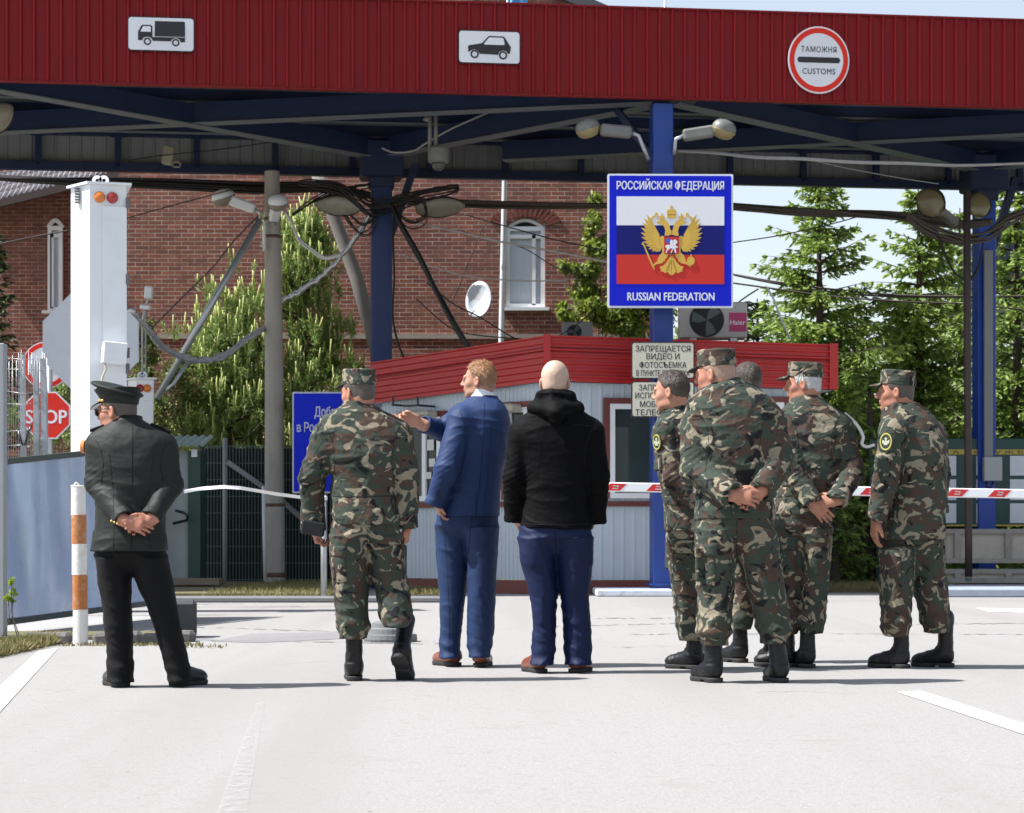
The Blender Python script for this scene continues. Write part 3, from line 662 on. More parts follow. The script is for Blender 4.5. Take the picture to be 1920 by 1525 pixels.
m = MB(); m.add([Vector((*gp(x,y),.004)) for x,y in ((405,1530),(462,1530),(496,1318),(482,1318))],[(0,1,2,3)]); tag(m.build('road_marking', PAINTW), kind='structure')
m = MB(); m.add([Vector((*gp(x,y),.004)) for x,y in ((380,1196),(640,1181),(640,1187),(420,1204))],[(0,1,2,3)]); tag(m.build('road_marking', PAINTW), kind='structure')
m = MB(); m.add([Vector((*gp(x,y),.004)) for x,y in ((1830,1141),(1990,1143),(1990,1152),(1850,1147))],[(0,1,2,3)]); tag(m.build('road_marking', PAINT), kind='structure')
PATCH = M('darker asphalt repair', (.20,.195,.195), .9, .25, 25, bmp=.4, bs=180)
rnd = random.Random(3)
m = MB()
def crack(x0,y0,x1,y1,wd,n=26):
    a = []
    for i in range(n+1):
        t = i/n; px = x0+(x1-x0)*t; py = y0+(y1-y0)*t+rnd.uniform(-.8,.8); a.append((px,py))
    for i in range(n):
        w0 = wd*rnd.uniform(.0,1.3)*(0 if rnd.random() < .18 else 1)+.02; (xa,ya),(xb,yb) = a[i],a[i+1]
        m.add([Vector((*gp(xa,ya-w0),.003)),Vector((*gp(xb,yb-w0),.003)),Vector((*gp(xb,yb+w0),.003)),Vector((*gp(xa,ya+w0),.003))],[(0,1,2,3)])
crack(360,1200,840,1208,.9,40); crack(1030,1176,1290,1169,.4,30); crack(1330,1171,1500,1168,.4); crack(1180,1190,1480,1189,.35,40); crack(1560,1189,1990,1190,.35,40); crack(1020,1161,1480,1157,.7,60); crack(1700,1172,1990,1168,.5,30); crack(360,1176,660,1186,.5)
tag(m.build('road_crack', PATCH), kind='structure')
m = MB(); m.add([Vector((*gp(x,y),.0025)) for x,y in ((395,1203),(470,1189),(640,1185),(700,1190),(690,1196),(480,1206))],[(0,1,2,3,4,5)]); tag(m.build('road_patch', PATCH), kind='structure')
# kerbs and islands
CONC = M('weathered concrete', (.30,.29,.27), .9, .2, 5, bmp=.4, bs=45, stain=(.12,.115,.10), stain_amt=.7, stain_s=2.5)
DKERB = M('dark stone kerb', (.11,.105,.10), .9, .3, 6, bmp=.5, bs=40, stain=(.22,.2,.17), stain_amt=.6)
WKERB = M('kerb with chipped pale blue paint', (.55,.60,.68), .8, .08, 5, bmp=.3, bs=40, stain=(.25,.24,.23), stain_amt=.8, stain_s=7)
def kerb(x0,x1,D0,D1,z,mat,depth=.3):
    m = MB(); m.box(((x0+x1)/2,(D0+D1)/2,z/2),((x1-x0)/2,(D1-D0)/2,z/2),None,.02); return tag(m.build('kerb', mat), kind='structure')
X = lambda px,D: (px-960)/FPX*D
kerb(X(330,27.0), X(830,27.0), 26.6, 26.95, .075, M('grey kerb stone', (.17,.17,.175), .9,.15,4,bmp=.3))
kerb(X(1118,29.3), X(1262,29.3), 29.3, 30.9, .10, WKERB); kerb(X(1690,30), X(2100,30), 29.0, 31.5, .12, M('blue grey kerb', (.28,.32,.39),.85,.2,6,bmp=.3))
for i,(a,b,y) in enumerate(((40,128,1208),(172,262,1207),(265,330,1209),(332,362,1204))):
    D = GD(y); m = MB(); m.box(((X(a,D)+X(b,D))/2,D+.08,.035),((X(b,D)-X(a,D))/2,.10,.05),Matrix.Rotation(R_(rnd.uniform(-4,4)),3,'Z')@Matrix.Rotation(R_(rnd.uniform(-3,3)),3,'Y'),.025)
    tag(m.build('kerb', DKERB), kind='structure')
m = MB(); m.box((X(120,17.3),17.3,.012),(1.0,.5,.016)); tag(m.build('verge', EARTH), kind='structure')
m = MB(); m.box((X(330,30)-2.2,33.2,.03),(4.45,5.6,.06)); tag(m.build('verge', EARTH), kind='structure')
m = MB(); m.box((X(1640,35),36.6,.03),(7.5,5.0,.06)); tag(m.build('verge', EARTH), kind='structure')

# ---------------------------------------------------------------- customs canopy
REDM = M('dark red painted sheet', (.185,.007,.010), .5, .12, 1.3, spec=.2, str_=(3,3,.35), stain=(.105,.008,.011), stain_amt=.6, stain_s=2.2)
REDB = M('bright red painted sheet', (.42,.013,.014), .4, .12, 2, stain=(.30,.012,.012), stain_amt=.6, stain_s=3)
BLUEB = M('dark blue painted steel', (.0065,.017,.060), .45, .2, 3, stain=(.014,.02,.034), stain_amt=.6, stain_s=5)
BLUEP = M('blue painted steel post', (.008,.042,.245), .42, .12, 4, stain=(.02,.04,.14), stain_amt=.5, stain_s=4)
GREYS = M('grey profiled sheet', (.20,.205,.21), .6, .1, 2, stain=(.15,.15,.15), stain_amt=.5)
DECK = M('dark deck sheet', (.014,.017,.028), .7, .2, 2)
PALEST_ = M('pale steel flange', (.12,.14,.165), .5, .15, 5)
CA, CB_ = W(0,150,28.6), W(1920,200,30.4); cu_ = Vector((CB_.x-CA.x, CB_.y-CA.y, 0)).normalized(); cw_ = Vector((-cu_.y,cu_.x,0)); ZU = Vector((0,0,1))
CO = Vector((CA.x,CA.y,0)); CZ = 6.95
def cp(s,t,z): return CO+cu_*s+cw_*t+ZU*z
def s_at(px, t=0):
    # where the picture column px meets the canopy line t
    k = (px-960)/FPX; o = CO+cw_*t; return (k*o.y-o.x)/(cu_.x-k*cu_.y)
canopy = thing('border_canopy', 'long border crossing canopy with dark red ribbed fascia on blue steel posts', 'canopy', cp(7,3,0))
CR = Matrix((cu_,cw_,ZU)).transposed()
def ribbed(name, s0, s1, t, z0, z1, mat, parent, pitch=.178, dep=.04, side=-1, ribw=.055, fr=None):
    m = MB(); P = []; s = s0
    while s < s1: P += [(s,0),(s+pitch-ribw,0),(s+pitch-ribw*.72,dep),(s+pitch-ribw*.28,dep)]; s += pitch
    vs = []; fn = fr or cp
    for a,d in P: vs += [fn(a,t+side*d,z0), fn(a,t+side*d,z1)]
    m.add(vs, [(2*i,2*i+2,2*i+3,2*i+1) for i in range(len(P)-1)]); return m.build(name, mat, parent)
S0, S1 = -7, 22
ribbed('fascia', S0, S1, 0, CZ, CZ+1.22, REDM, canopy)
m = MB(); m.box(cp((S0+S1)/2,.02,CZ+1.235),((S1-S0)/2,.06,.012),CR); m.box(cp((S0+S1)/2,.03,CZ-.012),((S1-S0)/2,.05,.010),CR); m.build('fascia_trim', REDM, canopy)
m = MB(); m.box(cp((S0+S1)/2,3.4,CZ+.70),((S1-S0)/2,3.25,.03),CR); m.build('roof_deck', DECK, canopy)
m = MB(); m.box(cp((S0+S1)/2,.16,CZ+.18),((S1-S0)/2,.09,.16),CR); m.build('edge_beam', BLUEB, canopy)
RT = 6.55
ribbed('rear_fascia', S0, S1, RT+.12, CZ+.02, CZ+1.0, GREYS, canopy, .2, .02)
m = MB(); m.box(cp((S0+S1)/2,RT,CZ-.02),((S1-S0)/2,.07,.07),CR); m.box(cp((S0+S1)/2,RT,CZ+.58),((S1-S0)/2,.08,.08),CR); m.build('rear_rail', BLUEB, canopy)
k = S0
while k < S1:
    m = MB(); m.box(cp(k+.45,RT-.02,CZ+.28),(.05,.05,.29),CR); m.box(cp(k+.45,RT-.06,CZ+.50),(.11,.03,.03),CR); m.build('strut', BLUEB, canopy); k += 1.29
def ibeam(a, b, wd, ht, name='beam', low=None):
    a, b = Vector(a), Vector(b); m = MB(); m.beam(a,b,.02,ht); m.build(name, BLUEB, canopy)
    d = ZU*(ht/2); m = MB(); m.beam(a-d,b-d,wd,.022); m.beam(a+d,b+d,wd,.022); m.build('flange', low or PALEST_, canopy)
for t,zz in ((1.5,.40),(2.9,.40),(4.2,.40),(5.4,.40)): ibeam(cp(S0,t,CZ+zz+.06), cp(S1,t,CZ+zz+.06), .10, .20, 'purlin')
F0, F1, R0, R1 = s_at(-60,.3), s_at(1262,.3), s_at(715,5.2), s_at(1845,5.2); Rm = R0-(R1-R0)*.96; F2 = F1+(F1-F0)
def node(s,t): return cp(s,t,CZ+.13)
for a,b in (((F0,.3),(R0,5.2)),((Rm,5.2),(F1,.3)),((R0,5.2),(F1,.3)),((F1,.3),(R1,5.2)),((R0+2,5.2),(F2,.3)),((R1,5.2),(F2,.3)),((Rm,5.2),(F0,.3))):
    off = 0.0 if a[0] in (F0,F1) else .02
    pa, pb = node(*a)+ZU*off, node(*b)+ZU*off; pm = (pa+pb)/2
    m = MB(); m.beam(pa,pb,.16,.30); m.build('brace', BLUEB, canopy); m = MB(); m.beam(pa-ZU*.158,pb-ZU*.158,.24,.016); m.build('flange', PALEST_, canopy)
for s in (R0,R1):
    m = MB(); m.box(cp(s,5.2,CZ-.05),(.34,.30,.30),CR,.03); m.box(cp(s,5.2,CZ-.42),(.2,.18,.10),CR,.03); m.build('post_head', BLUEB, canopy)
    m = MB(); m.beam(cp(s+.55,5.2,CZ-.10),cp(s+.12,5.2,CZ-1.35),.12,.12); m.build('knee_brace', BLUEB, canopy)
def post(px, t, D, ztop, w_):
    m = MB(); p = Vector((X(px,D),D,0)); m.box(p+ZU*(ztop/2),(w_/2,w_/2,ztop/2),CR,.012); m.box(p+ZU*.16,(w_/2+.05,w_/2+.05,.012),CR)
    return m.build('post', BLUEP, canopy)
post(1240,.3,30.0,CZ-.05,.288); D0 = cp(R0,5.2,0).y; post(715,5.2,D0,CZ-.4,.33).data.materials[0] = M('shade-darkened blue post', (.006,.024,.125), .45, .15, 4); D1_ = cp(R1,5.2,0).y; post(1845,5.2,D1_,CZ-.4,.31).data.materials[0] = M('sun-brightened blue post', (.009,.055,.36), .42, .12, 4)  # same post paint: middle copy darkened for canopy shade, right copy brightened for sun
m = MB(); m.box(cp(F1,.3,CZ+.02),(.30,.2,.04),CR); m.beam(cp(F1-.1,.35,CZ-1.0),cp(F1-.7,.9,CZ+.0),.09,.09); m.build('post_head', BLUEB, canopy)

# ---------------------------------------------------------------- guard booth
BG = M('pale grey profiled wall sheet', (.46,.52,.58), .5, .08, 1.5, stain=(.36,.39,.42), stain_amt=.45, stain_s=2); RBR = M('brown red trim paint', (.135,.028,.022), .5, .2, 4, stain=(.09,.02,.017), stain_amt=.6, stain_s=4)
PVC = M('white window frame', (.74,.75,.77), .35, .05, 5); GLASS = None
def glass(name, col=(.02,.028,.03), rough=.04):
    m, nt, b = new(name); v = coords(nt); c = mixc(nt, noise(nt, .8, 3, .5, .5, v), col, [min(1,x*2.2) for x in col]); nt.links.new(c, b.inputs['Base Color'])
    b.inputs['Roughness'].default_value = rough; b.inputs['Specular IOR Level'].default_value = .3; bump(nt, b, noise(nt, 1.3, 2, .4, 0, v), .05, .02); return m
GLASS = glass('dark window glass'); CURT = M('net curtain behind glass', (.50,.54,.60), .25, .15, 1.2, str_=(3,3,.5), coat=.5)
bc = Vector((X(1025,30.5),30.5,0)); bl = Vector((X(695,32.6),32.6,0)); brd = Vector((math.cos(R_(8)),math.sin(R_(8)),0))
kx = (1562-960)/FPX; tR = (kx*bc.y-bc.x)/(brd.x-kx*brd.y); br = bc+brd*tR; back = Vector((-brd.y,brd.x,0))*3.2
booth = thing('guard_booth', 'grey profiled metal guard booth with a red ribbed roof fascia', 'booth', (bc.x,bc.y,0))
def inset(p, d): return p
cen = (bc+bl+br)/3+back*.4
bw = [bl+(cen-bl)*.06, bc+(cen-bc)*.07, br+(cen-br)*.05]
def face_frame(a, b):
    u = (b-a).normalized(); n = Vector((u.y,-u.x,0)); 
    return u, n
def wall_sheet(a, b, z0, z1, pitch, dep, name):
    u, n = face_frame(a,b); L_ = (b-a).length; m = MB(); P = []; s = 0
    while s < L_: P += [(s,0),(min(L_,s+pitch*.62),0),(min(L_,s+pitch*.72),dep),(min(L_,s+pitch*.9),dep)]; s += pitch
    P.append((L_,0)); vs = []
    for s_,d in P: q = a+u*s_+n*d; vs += [q+ZU*z0,q+ZU*z1]
    m.add(vs,[(2*i,2*i+2,2*i+3,2*i+1) for i in range(len(P)-1)]); return m.build(name, BG, booth)
wall_sheet(bw[0],bw[1],.20,1.12,.075,.012,'wall'); wall_sheet(bw[0],bw[1],1.12,3.1,.075,.012,'wall'); wall_sheet(bw[1],bw[2],.20,3.15,.16,.014,'wall')
m = MB(); bb = [bw[2],bw[2]+back,bw[0]+back,bw[0]]
for i in range(3):
    a,b = bb[i],bb[i+1]; m.add([a+ZU*.2,b+ZU*.2,b+ZU*3.0,a+ZU*3.0],[(0,1,2,3)])
m.build('wall', BG, booth)
for i in (0,1):
    a,b = bw[i],bw[i+1]; u,n = face_frame(a,b); m = MB(); m.beam(a+n*.03+ZU*.10,b+n*.03+ZU*.10,.09,.19); m.build('plinth', RBR, booth)
    m = MB(); m.beam(a+n*.02+ZU*1.30,b+n*.02+ZU*1.30,.05,.075); m.build('sill_band', RBR, booth)
m = MB(); m.beam(bw[1]+ZU*.2-Vector((.0,.03,0)),bw[1]+ZU*3.0-Vector((0,.03,0)),.09,.09,(0,1,0)); m.build('corner_trim', BG, booth)
def fasc(a, b, za, zb, ha, hb, name):
    """horizontal red boards stepping along a wall top, the left face falling away"""
    u,n = face_frame(a,b); m = MB(); prof = []; k = 7
    for i in range(k):
        prof += [(i/k,0),(i/k+.62/k,0),(i/k+.72/k,.035),(i/k+.93/k,.035)]
    prof.append((1,0)); vs = []
    for f,d in prof: vs += [a+n*d+ZU*(za+ha*f), b+n*d+ZU*(zb+hb*f)]
    m.add(vs,[(2*i,2*i+1,2*i+3,2*i+2) for i in range(len(prof)-1)]); return m.build(name, REDB, booth)
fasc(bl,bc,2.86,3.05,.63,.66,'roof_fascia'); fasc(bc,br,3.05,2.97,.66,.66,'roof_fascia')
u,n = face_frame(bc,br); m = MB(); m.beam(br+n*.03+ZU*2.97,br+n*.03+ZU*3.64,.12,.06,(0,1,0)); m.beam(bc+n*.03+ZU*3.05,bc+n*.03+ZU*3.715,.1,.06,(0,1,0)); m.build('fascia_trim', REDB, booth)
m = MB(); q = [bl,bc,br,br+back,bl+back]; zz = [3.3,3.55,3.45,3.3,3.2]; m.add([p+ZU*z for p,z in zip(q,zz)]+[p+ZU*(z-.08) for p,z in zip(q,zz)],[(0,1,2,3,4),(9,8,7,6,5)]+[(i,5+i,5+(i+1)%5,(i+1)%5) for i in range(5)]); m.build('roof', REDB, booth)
m = MB(); m.add([bl+ZU*2.86+back*.02,bc+ZU*3.04,br+ZU*2.96,br+back+ZU*2.96,bl+back+ZU*2.86],[(4,3,2,1,0)]); m.build('soffit', BG, booth)
def bwin(a, b, s0, s1, z0, z1, trim=True, mull=(), gl=None, parts=True):
    u,n = face_frame(a,b); R = Matrix((u,-n,ZU)).transposed(); c = (s0+s1)/2; f = .075
    w_ = thing_part('window', booth)
    o = a+u*c
    m = MB()
    for (cx,cz,hx,hz) in ((0,z0+f/2,(s1-s0)/2,f/2),(0,z1-f/2,(s1-s0)/2,f/2),(-(s1-s0)/2+f/2,(z0+z1)/2,f/2,(z1-z0)/2-f),((s1-s0)/2-f/2,(z0+z1)/2,f/2,(z1-z0)/2-f)): m.box(o+u*cx+ZU*cz+n*.03,(hx,.05,hz),R)
    for q in mull: m.box(o+u*(q-c)+ZU*((z0+z1)/2)+n*.028,(.035,.045,(z1-z0)/2-f),R)
    fr = m.build('window', PVC, booth)
    m = MB(); m.box(o+ZU*((z0+z1)/2)+n*.022,((s1-s0)/2-f*.8,.01,(z1-z0)/2-f*.8),R); g = m.build('pane', gl or GLASS, None); place2(g, fr)
    if trim:
        m = MB(); t = .085
        for (cx,cz,hx,hz) in ((0,z1+t/2,(s1-s0)/2+t,t/2),(-(s1-s0)/2-t/2,(z0+z1)/2,t/2,(z1-z0)/2),((s1-s0)/2+t/2,(z0+z1)/2,t/2,(z1-z0)/2)): m.box(o+u*cx+ZU*cz+n*.035,(hx,.05,hz),R)
        g = m.build('frame', RBR, None); place2(g, fr)
    return fr
def thing_part(n, p): return None
def place2(o, parent): o.parent = parent; o.location = (0,0,0)
def s_of(a, b, px):
    u = (b-a).normalized(); k = (px-960)/FPX; return (k*a.y-a.x)/(u.x-k*u.y)
a,b = bw[1],bw[2]; bwin(a,b,s_of(a,b,1142),s_of(a,b,1300),1.38,2.74); bwin(a,b,s_of(a,b,1392),s_of(a,b,1468),1.38,2.78)
a,b = bw[0],bw[1]; bwin(a,b,s_of(a,b,765),s_of(a,b,832),1.36,2.62,mull=(s_of(a,b,800),)); bwin(a,b,s_of(a,b,955),s_of(a,b,995),1.36,2.70)
PAPER = M('printed paper notice', (.62,.62,.60), .7, .12, 30)
u,n = face_frame(a,b)
for px,py,ww,hh in ((812,835,.10,.16),(806,892,.12,.10),(815,868,.09,.12)):
    s = s_of(a,b,px); c = a+u*s+n*.06+ZU*(W(px,py,(a+u*s).y).z); m = MB(); m.box(c,(ww/2*1.3,.004,hh/2),Matrix((u,-n,ZU)).transposed()); m.build('notice', PAPER, booth)
STEEL = M('galvanised steel', (.42,.44,.46), .38, .15, 8, metal=.6, stain=(.3,.31,.32), stain_amt=.5)
m = MB()
for px0,px1,py in ((768,770,762),(789,816,764)):
    s = s_of(a,b,px0); s2 = s_of(a,b,px1); z = W(px0,py,(a+u*s).y).z; m.beam(a+u*s2+n*.02+ZU*z,a+u*s2+n*.4+ZU*z,.03,.03); m.beam(a+u*s+n*.4+ZU*z,a+u*s2+n*.4+ZU*z,.03,.03); m.beam(a+u*s2+n*.4+ZU*(z-.01),a+u*s2+n*.4+ZU*(z+.13),.03,.03,(0,1,0))
m.build('lamp_bracket', M('black painted steel',(.012,.012,.013),.5), booth)
m = MB(); s = s_of(a,b,800); z = W(790,778,(a+u*s).y).z; m.box(a+u*s+n*.22+ZU*z,(.30,.14,.05),Matrix((u,-n,ZU)).transposed(),.03); m.build('wall_lamp', M('dirty cream lamp',(.36,.34,.28),.5,.2,10), booth)
m = MB(); s = s_of(a,b,958); z = W(960,768,(a+u*s).y).z; m.box(a+u*s+n*.22+ZU*z,(.28,.14,.06),Matrix((u,-n,ZU)).transposed(),.03); m.build('wall_lamp', M('dirty cream lamp',(.36,.34,.28),.5,.2,10), booth)
# plinth blocks under the booth and a pale notice on the plinth
m = MB(); m.box((X(1062,30.2),30.25,.10),(.06,.05,.11)); m.build('plinth_block', RBR, booth)

# ---------------------------------------------------------------- brick house
def brick_mat():
    m, nt, b = new('old red brick'); t = N(nt,'TexCoord'); mp = N(nt,'Mapping'); mp.inputs['Rotation'].default_value = (R_(90),0,0); nt.links.new(t.outputs['Object'], mp.inputs[0])
    nn = N(nt,'TexNoise'); nn.inputs['Scale'].default_value = 7; nn.inputs['Detail'].default_value = 3; nt.links.new(mp.outputs[0], nn.inputs['Vector'])
    vm = N(nt,'VectorMath', operation='SCALE'); vm.inputs[3].default_value = .012; nt.links.new(nn.outputs['Color'], vm.inputs[0]); va = N(nt,'VectorMath', operation='ADD'); nt.links.new(mp.outputs[0], va.inputs[0]); nt.links.new(vm.outputs[0], va.inputs[1])
    br = N(nt,'TexBrick'); br.offset = .5; br.inputs['Scale'].default_value = 1; br.inputs['Brick Width'].default_value = .26; br.inputs['Row Height'].default_value = .082; br.inputs['Mortar Size'].default_value = .0075; br.inputs['Mortar Smooth'].default_value = .3; br.inputs['Bias'].default_value = 0
    br.inputs['Color1'].default_value = (.125,.033,.022,1); br.inputs['Color2'].default_value = (.27,.080,.044,1); br.inputs['Mortar'].default_value = (.42,.36,.31,1); nt.links.new(va.outputs[0], br.inputs['Vector'])
    c = mixc(nt, ramp(nt, noise(nt, 3, 5, .65, .3, mp.outputs[0]), .38, .72), br.outputs['Color'], (.125,.045,.036)); c = mixc(nt, ramp(nt, noise(nt, .35, 4, .6, .5, mp.outputs[0]), .35, .75), c, mixc(nt, .22, c, (.33,.20,.15)))
    nt.links.new(c, b.inputs['Base Color']); b.inputs['Roughness'].default_value = .9; h = N(nt,'Math', operation='SUBTRACT'); h.inputs[0].default_value = 1; nt.links.new(br.outputs['Fac'], h.inputs[1]); bump(nt, b, h.outputs[0], .7, .012); return m
BRICK = brick_mat(); ROOFT = M('grey concrete roof tiles', (.16,.15,.165), .6, .3, 5, bmp=.3, stain=(.34,.33,.36), stain_amt=.7, stain_s=4); EAVE = M('dark timber eave', (.05,.035,.03), .7, .2, 6); STONE = M('pale stone band', (.30,.255,.22), .9, .2, 6, bmp=.3)
HX0, HX1, HD = X(222,42), X(1240,42), 42.0
house = thing('brick_house', 'large old red brick house with arched windows behind the booth', 'house', ((HX0+HX1)/2,HD,0))
def at(px,py,D=HD): return W(px,py,D)
ridge = X(640,HD); ez = 10.7; pk = 13.1
m = MB()
# gable wall with an arched window opening cut out
wx0,wx1,wz0,wz1 = at(948,0).x, at(1022,0).x, at(0,577).z, at(0,424).z; arch = at(0,408).z
xs = [HX0,wx0,wx1,HX1]; 
def quad(a,b,c,d): m.add([(a[0],HD,a[1]),(b[0],HD,b[1]),(c[0],HD,c[1]),(d[0],HD,d[1])],[(0,1,2,3)])
quad((HX0,0),(wx0,0),(wx0,ez),(HX0,ez)); quad((wx1,0),(HX1,0),(HX1,ez),(wx1,ez)); quad((wx0,0),(wx1,0),(wx1,wz0),(wx0,wz0))
ap = [(wx0+(wx1-wx0)*i/12, wz1+(arch-wz1)*math.sin(math.pi*i/12)) for i in range(13)]
for i in range(12): quad(ap[i],ap[i+1],(ap[i+1][0],ez),(ap[i][0],ez))
m.add([(HX0,HD,ez),(HX1,HD,ez),(ridge,HD,pk)],[(0,1,2)])
for x in (HX0,HX1): m.add([(x,HD,0),(x,HD+12,0),(x,HD+12,ez),(x,HD,ez)],[(0,1,2,3)])
for i in range(12): m.add([(ap[i][0],HD,ap[i][1]),(ap[i+1][0],HD,ap[i+1][1]),(ap[i+1][0],HD+.22,ap[i+1][1]),(ap[i][0],HD+.22,ap[i][1])],[(0,1,2,3)])
for x in (wx0,wx1): m.add([(x,HD,wz0),(x,HD+.22,wz0),(x,HD+.22,wz1),(x,HD,wz1)],[(0,1,2,3)])
m.build('wall', BRICK, house)
m = MB()
for sx in (HX0-.5,HX1+.5):
    a = Vector((ridge,HD-.12,pk+.15)); b = Vector((sx,HD-.12,ez-.35)); m.add([a,b,b+Vector((0,13,0)),a+Vector((0,13,0)),a+ZU*.25,b+ZU*.25,b+Vector((0,13,.25)),a+Vector((0,13,.25))],[(0,1,2,3),(7,6,5,4),(0,4,5,1),(1,5,6,2),(3,2,6,7)])
m.build('roof', M('slate roof',(.07,.07,.08),.7,.2,4), house)
m = MB(); m.box(((HX0+HX1)/2,HD-.05,at(0,632).z),((HX1-HX0)/2+.05,.06,.045)); m.build('stone_band', STONE, house)
m = MB(); m.box(((HX0+HX1)/2,HD-.09,at(0,665).z-1.1),((HX1-HX0)/2+.02,.085,1.2)); m.build('plinth', BRICK, house)
# soldier-course arch over the window
m = MB()
for i in range(15):
    a = math.pi*(.12+.76*i/14); cx = (wx0+wx1)/2; R1_ = (wx1-wx0)*.62; c = Vector((cx-math.cos(a)*R1_, HD-.012, wz1-.06+math.sin(a)*.24)); d = Vector((-math.cos(a),0,math.sin(a))); m.beam(c,c+d*.26,.055,.03,(0,1,0))
m.build('arch_course', M('darker arch brick',(.15,.042,.03),.9,.3,4), house)
def hwin(x0,x1,z0,z1,D,arch=None,name='window'):
    m = MB(); f = .085; cx=(x0+x1)/2; 
    for a in ((cx,z0+f/2,(x1-x0)/2,f/2),(cx,z1-f/2,(x1-x0)/2,f/2),(x0+f/2,(z0+z1)/2,f/2,(z1-z0)/2-f),(x1-f/2,(z0+z1)/2,f/2,(z1-z0)/2-f),(x1-.22,(z0+z1)/2-.05,.035,(z1-z0)/2-f-.02),(cx,z1-.2,(x1-x0)/2-f,.035)): m.box((a[0],D+.12,a[1]),(a[2],.05,a[3]))
    if arch:
        P = [Vector((x0+(x1-x0)*i/12,D+.12,z1+(arch-z1)*math.sin(math.pi*i/12)-.03)) for i in range(13)]; m.tube(P,.05,6)
    m.box((cx,D+.02,z0-.035),((x1-x0)/2+.08,.14,.03))
    fr = m.build(name, PVC, house); g = MB(); g.box((cx,D+.17,(z0+z1)/2),((x1-x0)/2-.03,.008,(z1-z0)/2-.03)); o = g.build('pane', CURT, None); place2(o, fr)
    if arch:
        g = MB(); g.add([(p.x,D+.18,p.z) for p in P]+[(x1,D+.18,z1-.05),(x0,D+.18,z1-.05)],[tuple(range(15))]); o = g.build('fanlight', GLASS, None); place2(o, fr)
    return fr
hwin(wx0,wx1,wz0,wz1,HD,arch)
# lower left wing standing back in the shade
wing = thing('side_wing', 'shaded lower brick wing with a tiled roof beyond the white column', 'house', (X(60,44.5),44.5,0))
WD = 44.5; m = MB(); wl, wr_ = X(-120,WD), X(236,WD); wt = W(0,372,WD).z+.9
m.add([(wl,WD,0),(wr_,WD,0),(wr_,WD,wt),(wl,WD,wt)],[(0,1,2,3)]); m.add([(wl,WD,0),(wl,WD+9,0),(wl,WD+9,wt),(wl,WD,wt)],[(0,1,2,3)]); m.build('wall', BRICK, wing)
e0 = W(-130,398,WD-1.1); e1 = W(236,322,WD-1.1); e1.z = e0.z+.55
m = MB(); a,b = W(-130,408,WD-1.1), W(242,318,WD-1.1); up = Vector((0,3.6,2.5)); nrow, ncol = 14, 34
for i in range(nrow):
    for j in range(ncol):
        o = a+(b-a)*(j/ncol)+up*(i/nrow)+Vector((0,-.012,.02)); e = (b-a)/ncol; f = up*(1.12/nrow); k = Vector((0,-.02,.035)); m.add([o,o+e*.5+k*1.6,o+e,o+e+f,o+e*.5+f+k,o+f,o-k*.8,o+e-k*.8],[(0,1,4,5),(1,2,3,4),(6,0,1),(6,1,7),(7,1,2)])
m.build('roof', ROOFT, wing); m = MB(); m.beam(a-ZU*.06,b-ZU*.06,.12,.14); m.build('eave', EAVE, wing)
for px0,px1,py0,py1 in ((92,120,412,585),):
    house_ = house; house = wing; x0,x1,z0,z1 = X(px0,WD),X(px1,WD),W(0,py1,WD).z,W(0,py0+14,WD).z
    hwin(x0,x1,z0,z1,WD-.22,W(0,py0,WD).z); house = house_
# ================================================================ signs
SIGNW = M('white sign sheet', (.66,.69,.74), .4, .04, 3, stain=(.58,.6,.64), stain_amt=.3); SIGNK = M('black sign film', (.012,.012,.016), .45, .1, 5); SIGNR = M('red sign film', (.60,.030,.018), .5, .06, 3, spec=.2); SIGNB = M('blue sign film', (.002,.010,.48), .5, .06, 2.5, spec=.2); SIGNBACK = M('bare grey sign back', (.30,.33,.37), .45, .1, 3, stain=(.22,.24,.28), stain_amt=.5)
def fas_frame(px, py, out=-.045):
    s = s_at(px, out); p = cp(s,out,0); return (Vector((p.x,p.y,W(px,py,p.y).z)), cu_.copy(), ZU.copy(), -cw_), p.y/FPX
def ring(m, fr, r0, r1, z0, z1, n=48):
    o,u,v,nn = fr
    for i in range(n):
        a,b = 2*math.pi*i/n, 2*math.pi*(i+1)/n; m.poly(fr, [(r0*math.cos(a),r0*math.sin(a)),(r0*math.cos(b),r0*math.sin(b)),(r1*math.cos(b),r1*math.sin(b)),(r1*math.cos(a),r1*math.sin(a))], z0, z1)
def plate(name, label, px, py, w_, h_, r):
    fr, q = fas_frame(px,py); t = thing(name, label, 'sign', fr[0]); m = MB(); m.poly(fr, rrect(w_,h_,r), -.012, .004); m.build('plate', SIGNK, t); m = MB(); m.poly(fr, rrect(w_-.028,h_-.028,r-.01), .0, .009); m.build('face', SIGNW, t); return t, fr, q
t, fr, q = plate('truck_sign', 'white plate with a black truck symbol on the red fascia', 302, 64.5, .895, .465, .05)
k = .885/370.; Z = lambda P: [((x-910)*k, -(y-193-(x-910)*.018)*k) for x,y in P]
m = MB(); m.poly(fr, Z([(876,120),(1036,122),(1044,128),(1044,208),(874,206)]), .011,.014)
m.poly(fr, Z([(782,180),(800,146),(808,142),(852,142),(862,150),(862,205),(860,210),(1044,212),(1044,238),(1020,238),(1012,222),(992,214),(972,222),(964,234),(864,232),(856,216),(834,208),(812,214),(804,230),(782,228)]), .011,.014)
m.build('symbol', SIGNK, t); m = MB(); m.poly(fr, Z([(795,180),(810,150),(848,150),(853,155),(853,182)]), .014,.016); m.build('symbol_window', SIGNW, t)
for cx,cy in ((834,235),(992,241)): m = MB(); c = Z([(cx,cy)])[0]; f2 = (fr[0]+fr[1]*c[0]+fr[2]*c[1],*fr[1:]); ring(m,f2,13*k,21*k,.011,.0145,28); m.build('wheel_symbol', SIGNK, t)
